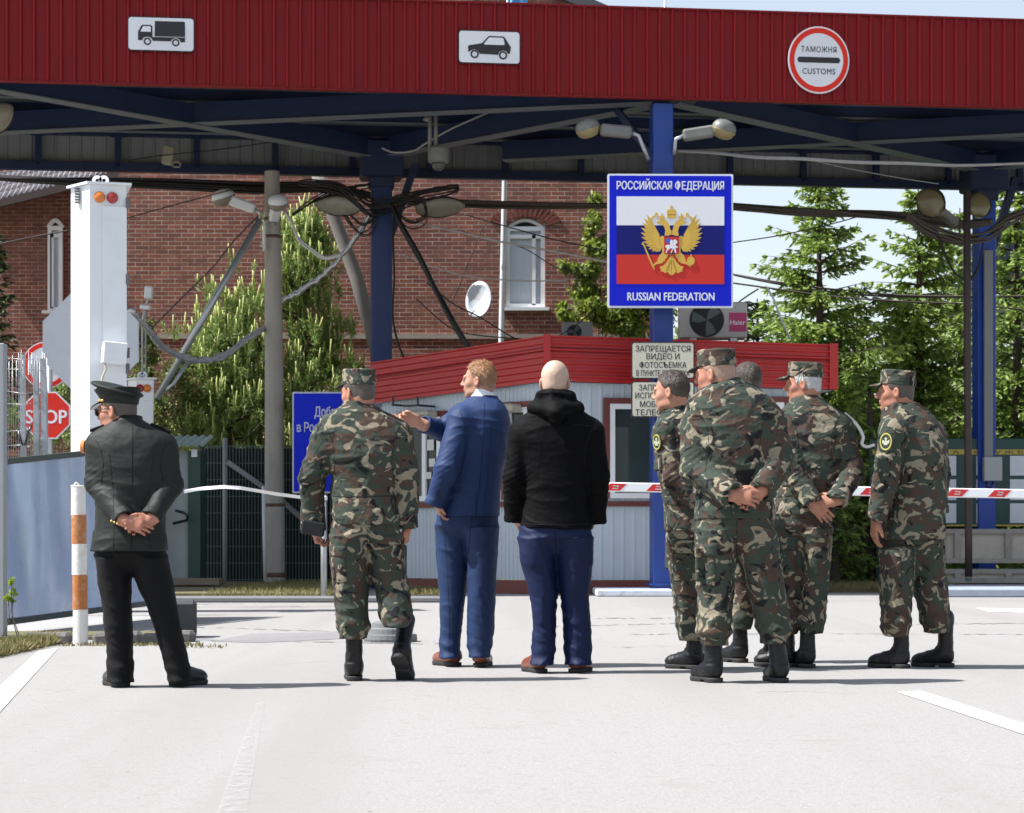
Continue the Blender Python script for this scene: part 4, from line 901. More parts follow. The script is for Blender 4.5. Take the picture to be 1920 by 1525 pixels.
t, fr, q = plate('car_sign', 'white plate with a black car symbol on the red fascia', 917.5, 89, .862, .458, .05)
k = .862/356.; Z = lambda P: [((x-833)*k, -(y-266-(x-833)*.02)*k) for x,y in P]
m = MB(); m.poly(fr, Z([(712,292),(710,262),(718,256),(790,244),(826,206),(832,203),(912,205),(920,210),(956,266),(950,304),(938,302),(930,290),(910,284),(890,292),(882,310),(776,304),(768,288),(748,278),(726,286),(718,294)]), .011,.014); m.build('symbol', SIGNK, t)
m = MB(); m.poly(fr, Z([(802,246),(832,211),(908,213),(914,218),(920,250),(914,254),(806,252)]), .014,.016); m.build('symbol_window', SIGNW, t)
for cx,cy in ((748,306),(911,312)): m = MB(); c = Z([(cx,cy)])[0]; f2 = (fr[0]+fr[1]*c[0]+fr[2]*c[1],*fr[1:]); ring(m,f2,15*k,24*k,.011,.0145,28); m.build('wheel_symbol', SIGNK, t)
fr, q = fas_frame(1535,113); t = thing('customs_sign', 'round white customs sign with a red rim on the red fascia', 'sign', fr[0]); R0_ = 59*q
m = MB(); m.poly(fr, circ(R0_,56,0,0,63*q), -.012,.006); m.build('plate', SIGNW, t); m = MB()
for i in range(56):
    a,b = 2*math.pi*i/56, 2*math.pi*(i+1)/56; P = [(f*R0_*math.cos(x),f*63*q*math.sin(x)) for f,x in ((.80,a),(.80,b),(.955,b),(.955,a))]; m.poly(fr,P,.004,.010)
m.build('rim', SIGNR, t); m = MB(); m.poly(fr, rrect(82*q,10.5*q,5*q), .004,.010); m.build('bar', SIGNK, t)
text_obj('lettering','ТАМОЖНЯ',fr,68*q,11*q,SIGNK,t,0,20*q,.008,.004,1.1); text_obj('lettering','CUSTOMS',fr,63*q,11*q,SIGNK,t,0,-21*q,.008,.004,1.1)
# ---- country sign
D = 29.45; fr = (W(1257,452,D), Vector((1,.02,0)).normalized(), ZU.copy(), Vector((.02,-1,0)).normalized()); q = D/FPX
t = thing('country_sign', 'large blue country sign with a white blue red flag and golden eagle', 'sign', fr[0])
m = MB(); m.poly(fr, rrect(236*q,251*q,3*q), -.05,.0); m.build('panel', SIGNW, t); m = MB(); m.poly(fr, rrect(229*q,244*q,2*q), -.002,.006); m.build('field', SIGNB, t)
for nm,y0,y1,mt in (('white_stripe',83,29,SIGNW),('blue_stripe',29,-26,M('navy flag film',(.004,.007,.13),.5,.06,3,spec=.2)),('red_stripe',-26,-81,M('red flag film',(.50,.032,.026),.5,.06,3,spec=.2))):
    m = MB(); m.poly(fr, [(-101*q,y0*q),(101*q,y0*q),(101*q,y1*q),(-101*q,y1*q)], .004,.010); m.build(nm, mt, t)
text_obj('lettering','РОССИЙСКАЯ ФЕДЕРАЦИЯ',fr,201*q,15.5*q,SIGNW,t,0,104*q,.007,.016); text_obj('lettering','RUSSIAN FEDERATION',fr,163*q,15.5*q,SIGNW,t,1*q,-104*q,.007,.016)
GOLDF = M('gold sign film', (.56,.36,.055), .4, .12, 12); GOLDD = M('dark gold sign film', (.30,.17,.03), .45, .1, 12)
k = q/5.257; E = lambda P, mx=False: [(((730-(x-730)) if mx else x)-730, y) for x,y in P]
E2 = lambda P, mx=False: [(((-(x-730)) if mx else (x-730))*k, -(y-740)*k+1.0*q*0) for x,y in P]
# crop coordinates of the emblem: x about 730, y about 740 at its middle; the sign's own middle lies at (719,746)
OX = 11*k
E3 = lambda P, mx=False: [(a+OX,b+6*k*0) for a,b in E2(P,mx)]
m = MB(); md = MB()
for mx in (False,True):
    z = .012
    feather = [((600,690),(482,478),17),((600,700),(455,515),17),((602,712),(440,560),18),((604,724),(428,610),18),((606,738),(424,660),17),((608,752),(430,705),17),((610,764),(445,752),16),((612,776),(470,790),15),((614,786),(500,822),14),((618,794),(535,846),13),((624,798),(570,852),12),((632,800),(600,850),11)]
    for i,(a,b,wd) in enumerate(feather):
        (xa,ya),(xb,yb) = a,b; dx,dy = xb-xa,yb-ya; L_ = math.hypot(dx,dy); nx,ny = -dy/L_*wd,dx/L_*wd
        P = [(xa+nx*.8,ya+ny*.8),(xa+dx*.75+nx*.95,ya+dy*.75+ny*.95),(xb,yb),(xa+dx*.75-nx*.95,ya+dy*.75-ny*.95),(xa-nx*.8,ya-ny*.8)]
        m.poly(fr, E3(P,mx), .009, z+.0005*i)
        md.poly(fr, E3([(xa+dx*.35+nx*.08,ya+dy*.35+ny*.08),(xa+dx*.9,ya+dy*.9),(xa+dx*.35-nx*.08,ya+dy*.35-ny*.08)],mx), .009, z+.0005*i+.001)
    m.poly(fr, E3([(640,690),(612,700),(560,640),(540,600),(520,640),(540,700),(600,800),(655,800),(660,700)],mx), .009,.0118)
    m.poly(fr, E3([(728,680),(690,690),(660,690),(668,640),(655,600),(630,578),(600,574),(592,566),(612,560),(600,548),(622,538),(660,536),(690,552),(708,590),(718,630),(728,640)],mx), .009,.0195)   # neck and head
    m.poly(fr, E3([(600,548),(578,560),(596,566)],mx), .009,.0185)
    m.poly(fr, E3([(614,534),(606,500),(622,494),(632,484),(646,494),(660,500),(656,534)],mx), .009,.0195); m.poly(fr, E3([(628,484),(628,470),(640,470),(640,484)],mx), .009,.0195)
    m.poly(fr, E3([(592,536),(580,500),(566,486),(560,474),(580,460),(594,476),(590,500),(602,530)],mx), .009,.0165); m.poly(fr, E3([(566,488),(540,500),(520,520),(530,545),(545,520),(560,508)],mx), .009,.0165)   # ribbon
    m.poly(fr, E3([(650,850),(612,880),(590,930),(600,945),(640,935),(660,950),(664,925),(690,900),(700,870)],mx), .009,.0172)   # thigh
    m.poly(fr, E3([(600,938),(560,962),(536,990),(548,996),(580,972),(640,960),(650,940)],mx), .009,.0176)
    m.poly(fr, E3([(728,880),(700,920),(672,960),(640,992),(618,990),(614,1012),(628,1020),(622,1040),(650,1048),(664,1060),(690,1046),(704,1066),(728,1082)],mx), .009,.0182)   # tail
    md.poly(fr, E3([(714,930),(690,1000),(676,1040),(684,1042),(704,1000),(722,940)],mx), .009,.0195)
m.poly(fr, E3([(686,500),(680,446),(700,432),(728,426),(758,432),(776,446),(770,500),(776,514),(728,520),(680,514)]), .009,.0195); m.poly(fr, E3([(722,428),(722,412),(712,410),(712,402),(722,402),(722,392),(734,392),(734,402),(744,402),(744,410),(734,412),(734,428)]), .009,.0195)
md.poly(fr, E3([(690,478),(768,478),(768,486),(690,486)]), .009,.0205)
m.poly(fr, E3([(640,700),(816,700),(820,860),(728,884),(636,860)]), .009,.0168)
m.poly(fr, E3([(432,772),(446,752),(458,770),(540,960),(566,1020),(556,1026),(530,975),(452,790)]), .009,.0200)
m.poly(fr, E3([(x+0,y) for x,y in [(920+38*math.cos(a),938+44*math.sin(a)) for a in np.linspace(0,2*math.pi,20)[:-1]]]), .009,.0200); m.poly(fr, E3([(915,892),(915,876),(929,876),(929,892)]), .009,.0200)
m.build('eagle_emblem', GOLDF, t); md.build('eagle_shading_lines', GOLDD, t)
m = MB(); m.poly(fr, E3([(655,700),(804,700),(804,858),(790,872),(742,876),(730,888),(716,876),(668,872),(655,858)]), .012,.022); m.build('shield', M('crimson shield film',(.42,.015,.018),.4), t)
m = MB(); m.poly(fr, E3([(664,790),(690,780),(720,782),(748,760),(744,736),(764,726),(784,744),(786,766),(772,764),(768,790),(794,800),(786,812),(766,806),(776,862),(766,864),(748,812),(712,818),(690,836),(676,862),(668,860),(684,822),(672,806)]), .018,.0245)
m.poly(fr, E3([(716,784),(714,748),(726,728),(740,736),(744,760),(740,786)]), .018,.0255); m.poly(fr, E3([(742,766),(758,790),(726,866),(720,864),(746,792)]), .018,.0248); m.build('rider', SIGNW, t)
m = MB(); m.poly(fr, E3([(674,728),(694,714),(716,726),(718,756),(700,764),(676,756)]), .018,.0242); m.build('cloak', M('blue cloak film',(.02,.10,.50),.4), t)
m = MB(); m.poly(fr, E3([(704,858),(726,850),(764,864),(770,874),(706,874)]), .018,.0238); m.build('dragon', SIGNK, t)
m = MB()
for sx in (-.35,.35): m.beam(fr[0]+Vector((sx,.07,.5)),fr[0]+Vector((sx,.07,-.55)),.05,.04,(0,1,0))
m.box(fr[0]+Vector((0,.075,.3)),(.6,.02,.04)); m.box(fr[0]+Vector((0,.075,-.3)),(.6,.02,.04)); m.build('mounting_rail', STEEL, t)
# ---- two prohibition boards under it
CREAM = M('cream board paint', (.50,.49,.40), .6, .08, 4, stain=(.38,.36,.27), stain_amt=.5, stain_s=5)
def board(name, label, cx, cy, w_, h_, lines, D):
    fr = (W(cx,cy,D), Vector((1,.02,0)).normalized(), ZU.copy(), Vector((.02,-1,0)).normalized()); q = D/FPX; t = thing(name, label, 'sign', fr[0])
    m = MB(); m.poly(fr, rrect(w_*q,h_*q,5*q), -.03,.0); m.build('panel', SIGNK, t); m = MB(); m.poly(fr, rrect((w_-5)*q,(h_-5)*q,4*q), -.002,.006); m.build('face', CREAM, t)
    for s_,ww,dx,dy in lines: text_obj('lettering', s_, fr, ww*q, 11*q, SIGNK, t, dx*q, dy*q, .006, .01)
    m = MB(); m.box(fr[0]+Vector((0,.05,h_*q*.42)),(.05,.03,.02)); m.build('bracket', STEEL, t); return t
board('prohibition_board','upper cream board with Russian text forbidding video and photo filming',1243,676,119,70,[('ЗАПРЕЩАЕТСЯ',103,0,22),('ВИДЕО И',62,0,7.5),('ФОТОСЪЕМКА',88,0,-8.5),('В ПУНКТЕ ПРОПУСКА',100,0,-24)],29.5)
board('prohibition_board','lower cream board with Russian text forbidding mobile phones',1243,749,119,68,[('ЗАПРЕЩАЕТСЯ',92,1,22),('ИСПОЛЬЗОВАТЬ',104,0,7),('МОБИЛЬНЫЕ',86,0,-9),('ТЕЛЕФОНЫ',88,-8,-24.5)],29.5)
# ---- welcome sign on posts
D = 34.2; fr = (W(662,830,D), Vector((1,0,0)), ZU.copy(), Vector((0,-1,0))); q = D/FPX; t = thing('welcome_sign','blue welcome sign with white Russian text beside the concrete pole','sign',(fr[0].x,D,0))
m = MB(); m.poly(fr, rrect(228*q,190*q,2*q), -.03,.0); m.build('panel', SIGNW, t); m = MB(); m.poly(fr, rrect(222*q,184*q,2*q), -.002,.006); m.build('field', M('bright blue sign film', (.004,.024,.72), .5, .06, 2.5, spec=.2), t)
text_obj('lettering','Добро пожаловать',fr,144*q,19*q,SIGNW,t,0,58*q,.007,.014); text_obj('lettering','в Российскую Федерацию',fr,208*q,18*q,SIGNW,t,-1*q,29*q,.007,.014)
for px in (607,716): m = MB(); m.tube([(X(px,D),D+.06,0),(X(px,D),D+.06,2.6)],.045,10); m.build('post', STEEL, t, True)
# ---- stop sign and round sign behind the wire fence, with the bare back of an octagonal sign
def octo(r): return [(r*math.cos(R_(22.5+45*i)),r*math.sin(R_(22.5+45*i))) for i in range(8)]
D = 25.6; q = D/FPX; fr = (W(87,779,D), Vector((1,.05,0)).normalized(), ZU.copy(), Vector((.05,-1,0)).normalized()); t = thing('stop_sign','red octagonal stop sign behind the wire fence','sign',(fr[0].x,D,0))
m = MB(); m.poly(fr, octo(48*q), -.015,.0); m.build('plate', SIGNW, t); m = MB(); m.poly(fr, octo(45*q), -.002,.006); m.build('face', SIGNR, t); text_obj('lettering','STOP',fr,76*q,26*q,SIGNW,t,0,-2*q,.006,.02)
m = MB(); m.tube([(fr[0].x+.02,D+.06,0),(fr[0].x+.02,D+.06,3.3)],.04,10); m.build('post', STEEL, t, True)
D = 25.75; q = D/FPX; fr = (W(86,685,D), Vector((1,.05,0)).normalized(), ZU.copy(), Vector((.05,-1,0)).normalized()); t = thing('round_sign','round white sign with a red rim above the stop sign','sign',fr[0])
m = MB(); m.poly(fr, circ(44*q,48), -.015,.0); m.build('plate', SIGNW, t); m = MB(); ring(m, fr, 34*q, 42*q, -.002,.006); m.build('rim', SIGNR, t); m = MB(); m.poly(fr, rrect(34*q,18*q,5*q,4,8*q,3*q), -.002,.006); m.build('symbol', SIGNK, t)
D = 24.6; q = D/FPX; fr = (W(170,640,D), Vector((1,.02,0)).normalized(), ZU.copy(), Vector((.02,-1,0)).normalized()); t = thing('octagonal_sign','bare grey back of an octagonal sign behind the tall white column','sign',fr[0])
m = MB(); m.poly(fr, octo(97*q), -.02,.0); m.build('plate', SIGNBACK, t); m = MB(); m.tube([(fr[0].x,D+.07,0.0),(fr[0].x,D+.07,3.4)],.04,10); m.build('post', STEEL, t, True)

# ================================================================ white detector columns
WHITE = M('white painted steel', (.72,.75,.78), .35, .04, 1.5, stain=(.60,.63,.66), stain_amt=.35, stain_s=2); AMBER = M('amber lens', (.62,.17,.01), .12, .1, 20, coat=.6); REDL = M('red lens', (.36,.012,.010), .12, .1, 20, coat=.6); DKST = M('dark hinge steel', (.12,.12,.13), .5)
def column(label, pxl, pxm, pxr, ytop, D, box=True, flip=False):
    q = D/FPX; w_ = (pxr-pxm)*q; dl = .62; x0, x1 = X(pxm,D), X(pxr,D); zt = W(0,ytop,D).z
    t = thing('detector_column', label, 'column', ((x0+x1)/2,D,0), 'white detector columns')
    xl = X(pxl,D); m = MB(); dd = (x0-xl)*.98
    # front face and a turned left flank
    sl_ = .32; kx_ = lambda d: x1*(D+d)/D; P = [(x0,D),(kx_(sl_*(x1-x0)),D+sl_*(x1-x0)),(kx_(.7)-.03,D+.70),(xl*(D+.30)/D,D+.30)]
    vs = [(x,y,0.0) for x,y in P]+[(x,y,zt) for x,y in P]; m.add(vs,[(0,1,5,4),(1,2,6,5),(2,3,7,6),(3,0,4,7),(4,5,6,7)]); m.build('body', WHITE, t)
    m = MB(); P = [(x0-.02,D-.035),(x1+.04,D-.03+sl_*(x1-x0)),(kx_(.72),D+.74),(xl*(D+.30)/D-.05,D+.30)]; vs = [(x,y,zt) for x,y in P]+[(x,y,zt+.025) for x,y in P]; m.add(vs,[(0,1,5,4),(1,2,6,5),(2,3,7,6),(3,0,4,7),(4,5,6,7),(3,2,1,0)]); m.build('cap', WHITE, t)
    for px in (pxl+(pxr-pxl)*.41,pxl+(pxr-pxl)*.53):
        m = MB(); f = (Vector((X(px,D),D+.2,zt+.02)),Vector((1,0,0)),ZU.copy(),Vector((0,-1,0))); ring(m,(f[0]+ZU*.05,*f[1:]),.022,.055,-.01,.01,16); m.box(f[0]+ZU*.01,(.05,.012,.02)); m.build('lifting_eye', WHITE, t)
    for fx,mt in ((.50,AMBER),(.72,REDL)) if not flip else ((.45,REDL),(.72,AMBER)):
        cx_ = X(pxl+(pxr-pxl)*fx,D); c = Vector((cx_,D+sl_*(cx_-x0),W(0,ytop+24*25/D*.92,D).z)); m = MB(); m.lathe(c+Vector((0,.01,0)),(sl_,-1,0),[(.064,0),(.062,.02),(.052,.045),(.03,.06),(.004,.066)],22); m.build('lamp', mt, t, True)
    xa,xb = X(pxl+(pxr-pxl)*.55,D), X(pxr-2,D); z0,z1 = .3, W(0,ytop+40,D).z; m = MB(); RS_ = Matrix.Rotation(math.atan(sl_),3,'Z'); m.box(((xa+xb)/2,D-.006+sl_*((xa+xb)/2-x0),(z0+z1)/2),((xb-xa)/2,.009,(z1-z0)/2),RS_,.004); m.build('door', WHITE, t)
    if box:
        for py in (378,522,660,690): m = MB(); m.box((x1-.006,D-.010+sl_*(x1-x0),W(0,py,D).z),(.018,.02,.055)); m.build('hinge', DKST, t)
        m = MB(); c = W(212,662,D-.12); m.box(c+Vector((0,.06,0)),(.125,.10,.115),RS_@Matrix.Rotation(R_(4),3,'Y'),.008); o = m.build('junction_box', WHITE, t); m = MB(); m.tube([W(197,682,D-.12),W(199,692,D-.1),W(192,708,D-.08),W(189,740,D-.06),W(192,770,D-.05)],.013,8); m.build('cable', M('cream cable',(.5,.47,.38),.6), t, True)
        m = MB(); 
        for k in range(6): m.box((X(148,D+.25),D+.14,W(0,350+5.2*k,D).z),(.02,.03,.008))
        m.build('vent', DKST, t)
    return t
column('tall white steel column with amber and red lamps beside the officer', 133, 168, 237, 345, 23.0)
column('smaller white column with two lamps far behind the officer', 240, 256, 288, 711, 32.4, False, True)

# ================================================================ left side: gate, bollard, fence, shed
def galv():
    m, nt, b = new('scuffed galvanised sheet with painted sky tint'); v = coords(nt, (1.6,1.6,.45)); n1 = noise(nt, 1.2, 2.5, .45, 0, v)
    c = mixc(nt, n1, (.34,.48,.78), (.72,.80,.92)); c = mixc(nt, ramp(nt, noise(nt, 14, 6, .75, 0, v), .66, .80), c, (.34,.38,.44)); nt.links.new(c, b.inputs['Base Color'])  # blue-to-pale streaks paint the sky's reflection into the sheet; grey flecks are scuffs
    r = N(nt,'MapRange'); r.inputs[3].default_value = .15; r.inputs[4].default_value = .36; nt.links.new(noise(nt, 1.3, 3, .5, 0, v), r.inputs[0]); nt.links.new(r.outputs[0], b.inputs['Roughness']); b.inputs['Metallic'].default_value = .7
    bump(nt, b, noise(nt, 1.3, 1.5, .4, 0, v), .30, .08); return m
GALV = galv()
a,b = Vector((X(6,17.8),17.8,0)), Vector((X(300,21.6),21.6,0)); gate = thing('sheet_gate','dented galvanised sheet gate standing ajar behind the striped bollard','gate',a)
m = MB(); nx_ = 18
for i in range(nx_+1):
    p = a+(b-a)*(i/nx_); z1 = W(6,868,17.8).z+(W(300,838,21.6).z-W(6,868,17.8).z)*i/nx_; z0 = .10+.06*i/nx_
    for j in range(9): m.v.append(tuple(p+Vector((.8,-.6,0)).normalized()*(.02*math.sin(i*1.1+j*.8)*math.sin(j*.5)-.008*j)+ZU*(z0+(z1-z0)*j/8)))
for i in range(nx_):
    for j in range(8): k_ = i*9+j; m.f.append((k_,k_+9,k_+10,k_+1)); m.mi.append(0)
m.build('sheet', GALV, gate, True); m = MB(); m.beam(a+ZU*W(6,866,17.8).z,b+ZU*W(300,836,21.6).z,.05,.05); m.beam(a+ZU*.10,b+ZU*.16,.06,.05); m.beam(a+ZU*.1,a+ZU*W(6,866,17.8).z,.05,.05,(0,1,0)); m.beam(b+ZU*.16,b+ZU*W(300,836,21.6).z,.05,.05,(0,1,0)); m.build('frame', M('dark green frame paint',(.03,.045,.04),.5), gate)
GPOST = M('grey gate post', (.27,.29,.31), .55, .15, 3, stain=(.2,.2,.2), stain_amt=.5)
D = 16.9; m = MB(); m.box((X(-4,D),D,W(0,645,D).z/2),(.062,.062,W(0,645,D).z/2),None,.006); tag(m.build('gate_post', GPOST),'grey square steel gate post at the left edge of the photo','post')
D = 16.0; t = thing('striped_bollard','orange and white striped pipe bollard in front of the sheet gate','bollard',(X(151,D),D,0)); q = D/FPX
OR = M('flaking orange paint', (.36,.125,.025), .6, .15, 12, stain=(.55,.5,.45), stain_amt=.35, stain_s=18, bmp=.3, bs=40); WP = M('flaking white paint', (.66,.65,.62), .6, .06, 12, stain=(.36,.25,.17), stain_amt=.4, stain_s=16, bmp=.3, bs=40)
ys = [1210,1143,1078,1020,966,912]; rr = [14,14,14,14,13.5,13.5]
for i in range(5): 
    z0,z1 = max(0,W(0,ys[i],D).z), W(0,ys[i+1],D).z; m = MB(); m.lathe((X(151-(i*1.0),D),D,z0),(0,0,1),[(rr[i]*q,0),(rr[i]*q,z1-z0)],20); m.build('band', (WP,OR,WP,OR,WP)[i], t, True, 40)
m = MB(); m.tube([(X(141,D),D,W(0,916,D).z),(X(140,D),D,W(0,907,D).z),(X(143,D),D,W(0,905,D).z),(X(147,D),D,W(0,908,D).z),(X(148,D),D,W(0,916,D).z)],.007,6); m.lathe((X(146,D),D,W(0,912,D).z),(0,0,1),[(.056,0),(.05,.008)],18); m.build('cap', WP, t, True, 40)
# welded wire fence leaning over the gate
WIRE = M('bright fence wire', (.33,.34,.35), .4, .1, 20, metal=.7)
wf = thing('wire_fence','bent welded wire fence panels on grey posts in front of the red signs','fence',(X(100,22),22,0)); rnd = random.Random(5); D = 22.
m = MB()
for i in range(17):
    px = 16+i*4.6; lean = rnd.uniform(-2,3); top = 664+rnd.uniform(-8,14); m.tube([W(px+lean,top,D+.1*math.sin(i)),W(px+lean*.4+rnd.uniform(-.8,.8),760,D+.05),W(px,862,D)],.0028,5)
for y in (672,693,735,756,808,838): m.tube([W(12,y+rnd.uniform(-2,2),D),W(45,y+rnd.uniform(-4,4),D-.05),W(85,y+rnd.uniform(-3,5),D+.03)],.003,5)
m.build('wire_panel', WIRE, wf, True)
m = MB()
for i in range(7):
    px = 66+i*3.6; m.tube([W(px+rnd.uniform(-1,1),675+rnd.uniform(-5,20),D+.15),W(px+3,860,D+.1)],.0028,5)
m.build('wire_panel', WIRE, wf, True)
for px0,px1,yt in ((42,45,665),(67,71,676),(81,88,674)): m = MB(); m.beam(W(px0,yt,D+.04),Vector((X(px1,D),D+.04,0)),.055,.045,(0,1,0)); m.build('post', GPOST, wf)
m = MB(); m.tube([W(34,806,D-.1),W(42,834,D-.12),W(47,835,D-.1),W(52,812,D-.1),W(60,797,D-.1)],.012,7); m.build('cable', SHOEBLK, wf, True)
# green mesh fence
DG = M('dark green fence paint', (.012,.030,.026), .5, .2, 5); DGS = M('dark green screen behind the fence', (.008,.016,.015), .9, .3, 4)
gf = thing('mesh_fence','dark green mesh fence on grey posts beside the concrete pole','fence',(X(540,35.3),35.3,0)); D = 35.3; x0,x1,zt = X(372,D),X(790,D),W(0,834,D).z
m = MB(); x = x0
while x < x1: m.beam((x,D,.05),(x,D,zt),.012,.012,(0,1,0)); x += .052
for k in range(9): 
    z = .12+k*(zt-.15)/8; m.beam((x0,D-.012,z),(x1,D-.012,z),.012,.012)
m.build('mesh_panel', M('fence wire green grey',(.10,.15,.15),.45,.2,5), gf); m = MB(); m.box(((x0+x1)/2,D+.35,zt*.49),((x1-x0)/2,.02,zt*.49)); m.build('screen', DGS, gf)
for px in (423,): m = MB(); m.tube([(X(px,D),D-.06,0),(X(px,D),D-.06,W(0,822,D).z)],.042,10); m.build('post', GPOST, gf, True)
m = MB(); m.beam(W(426,866,D-.1),W(500,918,D-.1),.05,.08); m.beam(W(530,940,D-.1),W(565,972,D-.1),.05,.08); m.build('stay', GPOST, gf)
# small shed with corrugated roof
sh = thing('gate_shed','narrow grey and green shed with a corrugated roof behind the officer','shed',(X(345,33),33,0)); D = 33.
m = MB(); m.box((X(320,D),D+.5,W(0,846,D).z/2),(X(352,D)-X(320,D),.45,W(0,846,D).z/2)); m.build('wall', M('grey shed panel',(.34,.37,.38),.6,.1,3,stain=(.22,.24,.25),stain_amt=.5), sh)
m = MB(); m.box((X(364,D),D+.3,W(0,846,D).z/2),(.095,.3,W(0,846,D).z/2)); m.build('green_post', M('bottle green paint',(.008,.05,.038),.45,.2,4), sh)
m = MB(); nn = 26
for i in range(nn+1):
    xx = X(285,D)+(X(384,D)-X(285,D))*i/nn; w_ = .022*math.sin(i*1.6); m.v += [(xx,D-.25,W(0,838,D).z+w_),(xx,D+1.0,W(0,826,D).z+.12+w_)]
for i in range(nn): m.f.append((2*i,2*i+2,2*i+3,2*i+1)); m.mi.append(0)
m.build('roof', M('pale aqua corrugated roof',(.42,.56,.57),.5,.1,3), sh); m = MB(); m.box((X(365,D),D-.02,W(0,850,D).z),(.045,.03,.06)); m.build('wall_lamp', WHITE, sh)
m = MB(); m.tube([W(330,958,D-.1),W(345,962,D-.25),W(352,968,D-.25),W(350,976,D-.2),W(325,982,D-.1)],.022,8); m.build('handle', SHOEBLK, sh, True)
m = MB(); m.box((X(345,32),31.6,.16),(.62,.25,.05),None,.01); m.box((X(345,32),31.7,.06),(.45,.2,.06)); tag(m.build('timber_step', M('weathered timber',(.16,.13,.10),.9,.25,6,bmp=.3)),'low weathered timber step in front of the narrow shed','step')
# barrier tape
m = MB(); P = [(345,922),(380,916),(420,913),(450,915),(480,920),(520,927),(560,932),(608,937)]; D = 27.5
for i,(x,y) in enumerate(P): 
    p = W(x,y,D+.04*i); m.v += [tuple(p+Vector((0,.02*math.sin(i),.022))),tuple(p-Vector((0,.02*math.sin(i),.022)))]
for i in range(len(P)-1): m.f.append((2*i,2*i+1,2*i+3,2*i+2)); m.mi.append(0)
tag(m.build('barrier_tape', M('white plastic tape',(.78,.78,.77),.4)),'white plastic tape stretched across in front of the mesh fence','tape')
D = 27.4; t = thing('tape_post','slim grey steel post holding the white tape','post',(X(607,D),D,0)); m = MB(); m.tube([(X(607,D),D,0),(X(607,D),D,W(0,936,D).z)],.038,10); m.build('pole', STEEL, t, True); m = MB(); m.lathe((X(607,D),D,W(0,938,D).z),(0,0,1),[(.046,0),(.05,.02),(.046,.05),(.02,.06)],12); m.build('cap', WHITE, t, True)
# things on the road edge
D = GD(1203); m = MB(); m.lathe((X(732,D),D,0),(0,0,1),[(.205,0),(.21,.02),(.205,.055),(.17,.06),(.165,.10),(.15,.11),(.145,.145),(.12,.155)],28); tag(m.build('rubber_foot_weight', M('grey rubber weight',(.14,.145,.15),.7,.15,10)),'round grey rubber base weight on the road behind the walking soldier','base weight')
D = GD(1196); m = MB(); m.box((X(338,D),D+.15,.15),(.11,.16,.15),Matrix.Rotation(R_(8),3,'Z'),.03); tag(m.build('rubber_block', M('dark slate block',(.05,.05,.06),.8,.2,8,bmp=.3)),'dark square block on the kerb beside the officer','block')

# ================================================================ barrier arm, right-hand board, boxes, pipe
D = 27.2; t = thing('road_barrier','red and white striped barrier arm behind the soldiers','barrier',(X(1500,D),D,0)); m = MB(); A_,B_ = W(1120,913,D), W(2010,928,D); dr = (B_-A_).normalized(); m.beam(A_,B_,.08,.118,bev=.012); m.build('arm', WHITE, t)
REDP = M('red reflective film', (.50,.016,.018), .35, .08, 6); fr = (A_, dr, Vector((-dr.z,0,dr.x)), Vector((0,-1,0))); q = D/FPX
for px in (1131,1211,1291,1371,1451,1531,1611,1691,1771,1851,1931):
    m = MB(); lg_ = MB(); s_ = (px-1120)*q; w_ = 37*q; m.poly(fr,[(s_,-.046),(s_+w_*.85,-.046),(s_+w_*1.2,.046),(s_+w_*.35,.046)],.038,.0425)
    cx = s_+w_*.62; lg_.poly(fr,[(cx-.04,-.025),(cx+.03,-.025),(cx+.03,-.012),(cx-.04,-.012)],.0428,.044); lg_.poly(fr,[(cx-.03,.02),(cx+.04,.02),(cx+.04,-.005),(cx+.028,-.005),(cx+.028,.008),(cx-.03,.008)],.0428,.044)
    o = m.build('red_stripe', REDP, t); o2 = lg_.build('mark', M('grey print',(.45,.42,.42),.5), None); place2(o2, o)
# information board
D = 35.6; GRB = M('green board paint', (.007,.055,.052), .45, .15, 3); YB = M('yellow board strip', (.50,.38,.06), .5, .08, 5); q = D/FPX
t = thing('information_board','wide green information board with pale papers behind the barrier','board',(X(1800,D),D,0)); x0,x1 = X(1630,D),X(2120,D)
m = MB(); m.box(((x0+x1)/2,D+.05,(W(0,822,D).z+W(0,987,D).z)/2),((x1-x0)/2,.04,(W(0,822,D).z-W(0,987,D).z)/2),None,.01); m.build('panel', GRB, t)
for y0,y1 in ((843,852.5),(984,987)): m = MB(); m.box(((x0+x1)/2,D,(W(0,y0,D).z+W(0,y1,D).z)/2),((x1-x0)/2-.05,.013,(W(0,y0,D).z-W(0,y1,D).z)/2)); m.build('strip', YB, t)
fr = (W(1852,847.8,D-.014), Vector((1,0,0)), ZU.copy(), Vector((0,-1,0))); text_obj('lettering','НА  СЛУЖБУ',fr,170*q,5.6*q,SIGNK,t,0,0,.002,.01,1.5)
PW = M('board paper', (.70,.72,.78), .6, .10, 9)
for px in (1660,1700,1740,1778,1845,1908,1948,2000):
    for y0,y1 in ((855,892),(899,938),(944,981)):
        m = MB(); m.box((X(px,D),D-.0,(W(0,y0,D).z+W(0,y1,D).z)/2),(14.5*q,.014,(W(0,y0,D).z-W(0,y1,D).z)/2)); m.build('paper', PW, t)
for px in (1650,2060): m = MB(); m.beam((X(px,D),D+.12,0),(X(px,D),D+.12,W(0,830,D).z),.08,.08,(0,1,0)); m.build('post', GRB, t)
BX = M('weathered grey timber', (.33,.305,.28), .9, .18, 4, bmp=.4, bs=30, stain=(.17,.155,.14), stain_amt=.7, stain_s=3)
BXL = M('pale worn panel', (.46,.42,.365), .9, .15, 3, bmp=.3, stain=(.28,.25,.21), stain_amt=.7, stain_s=4)
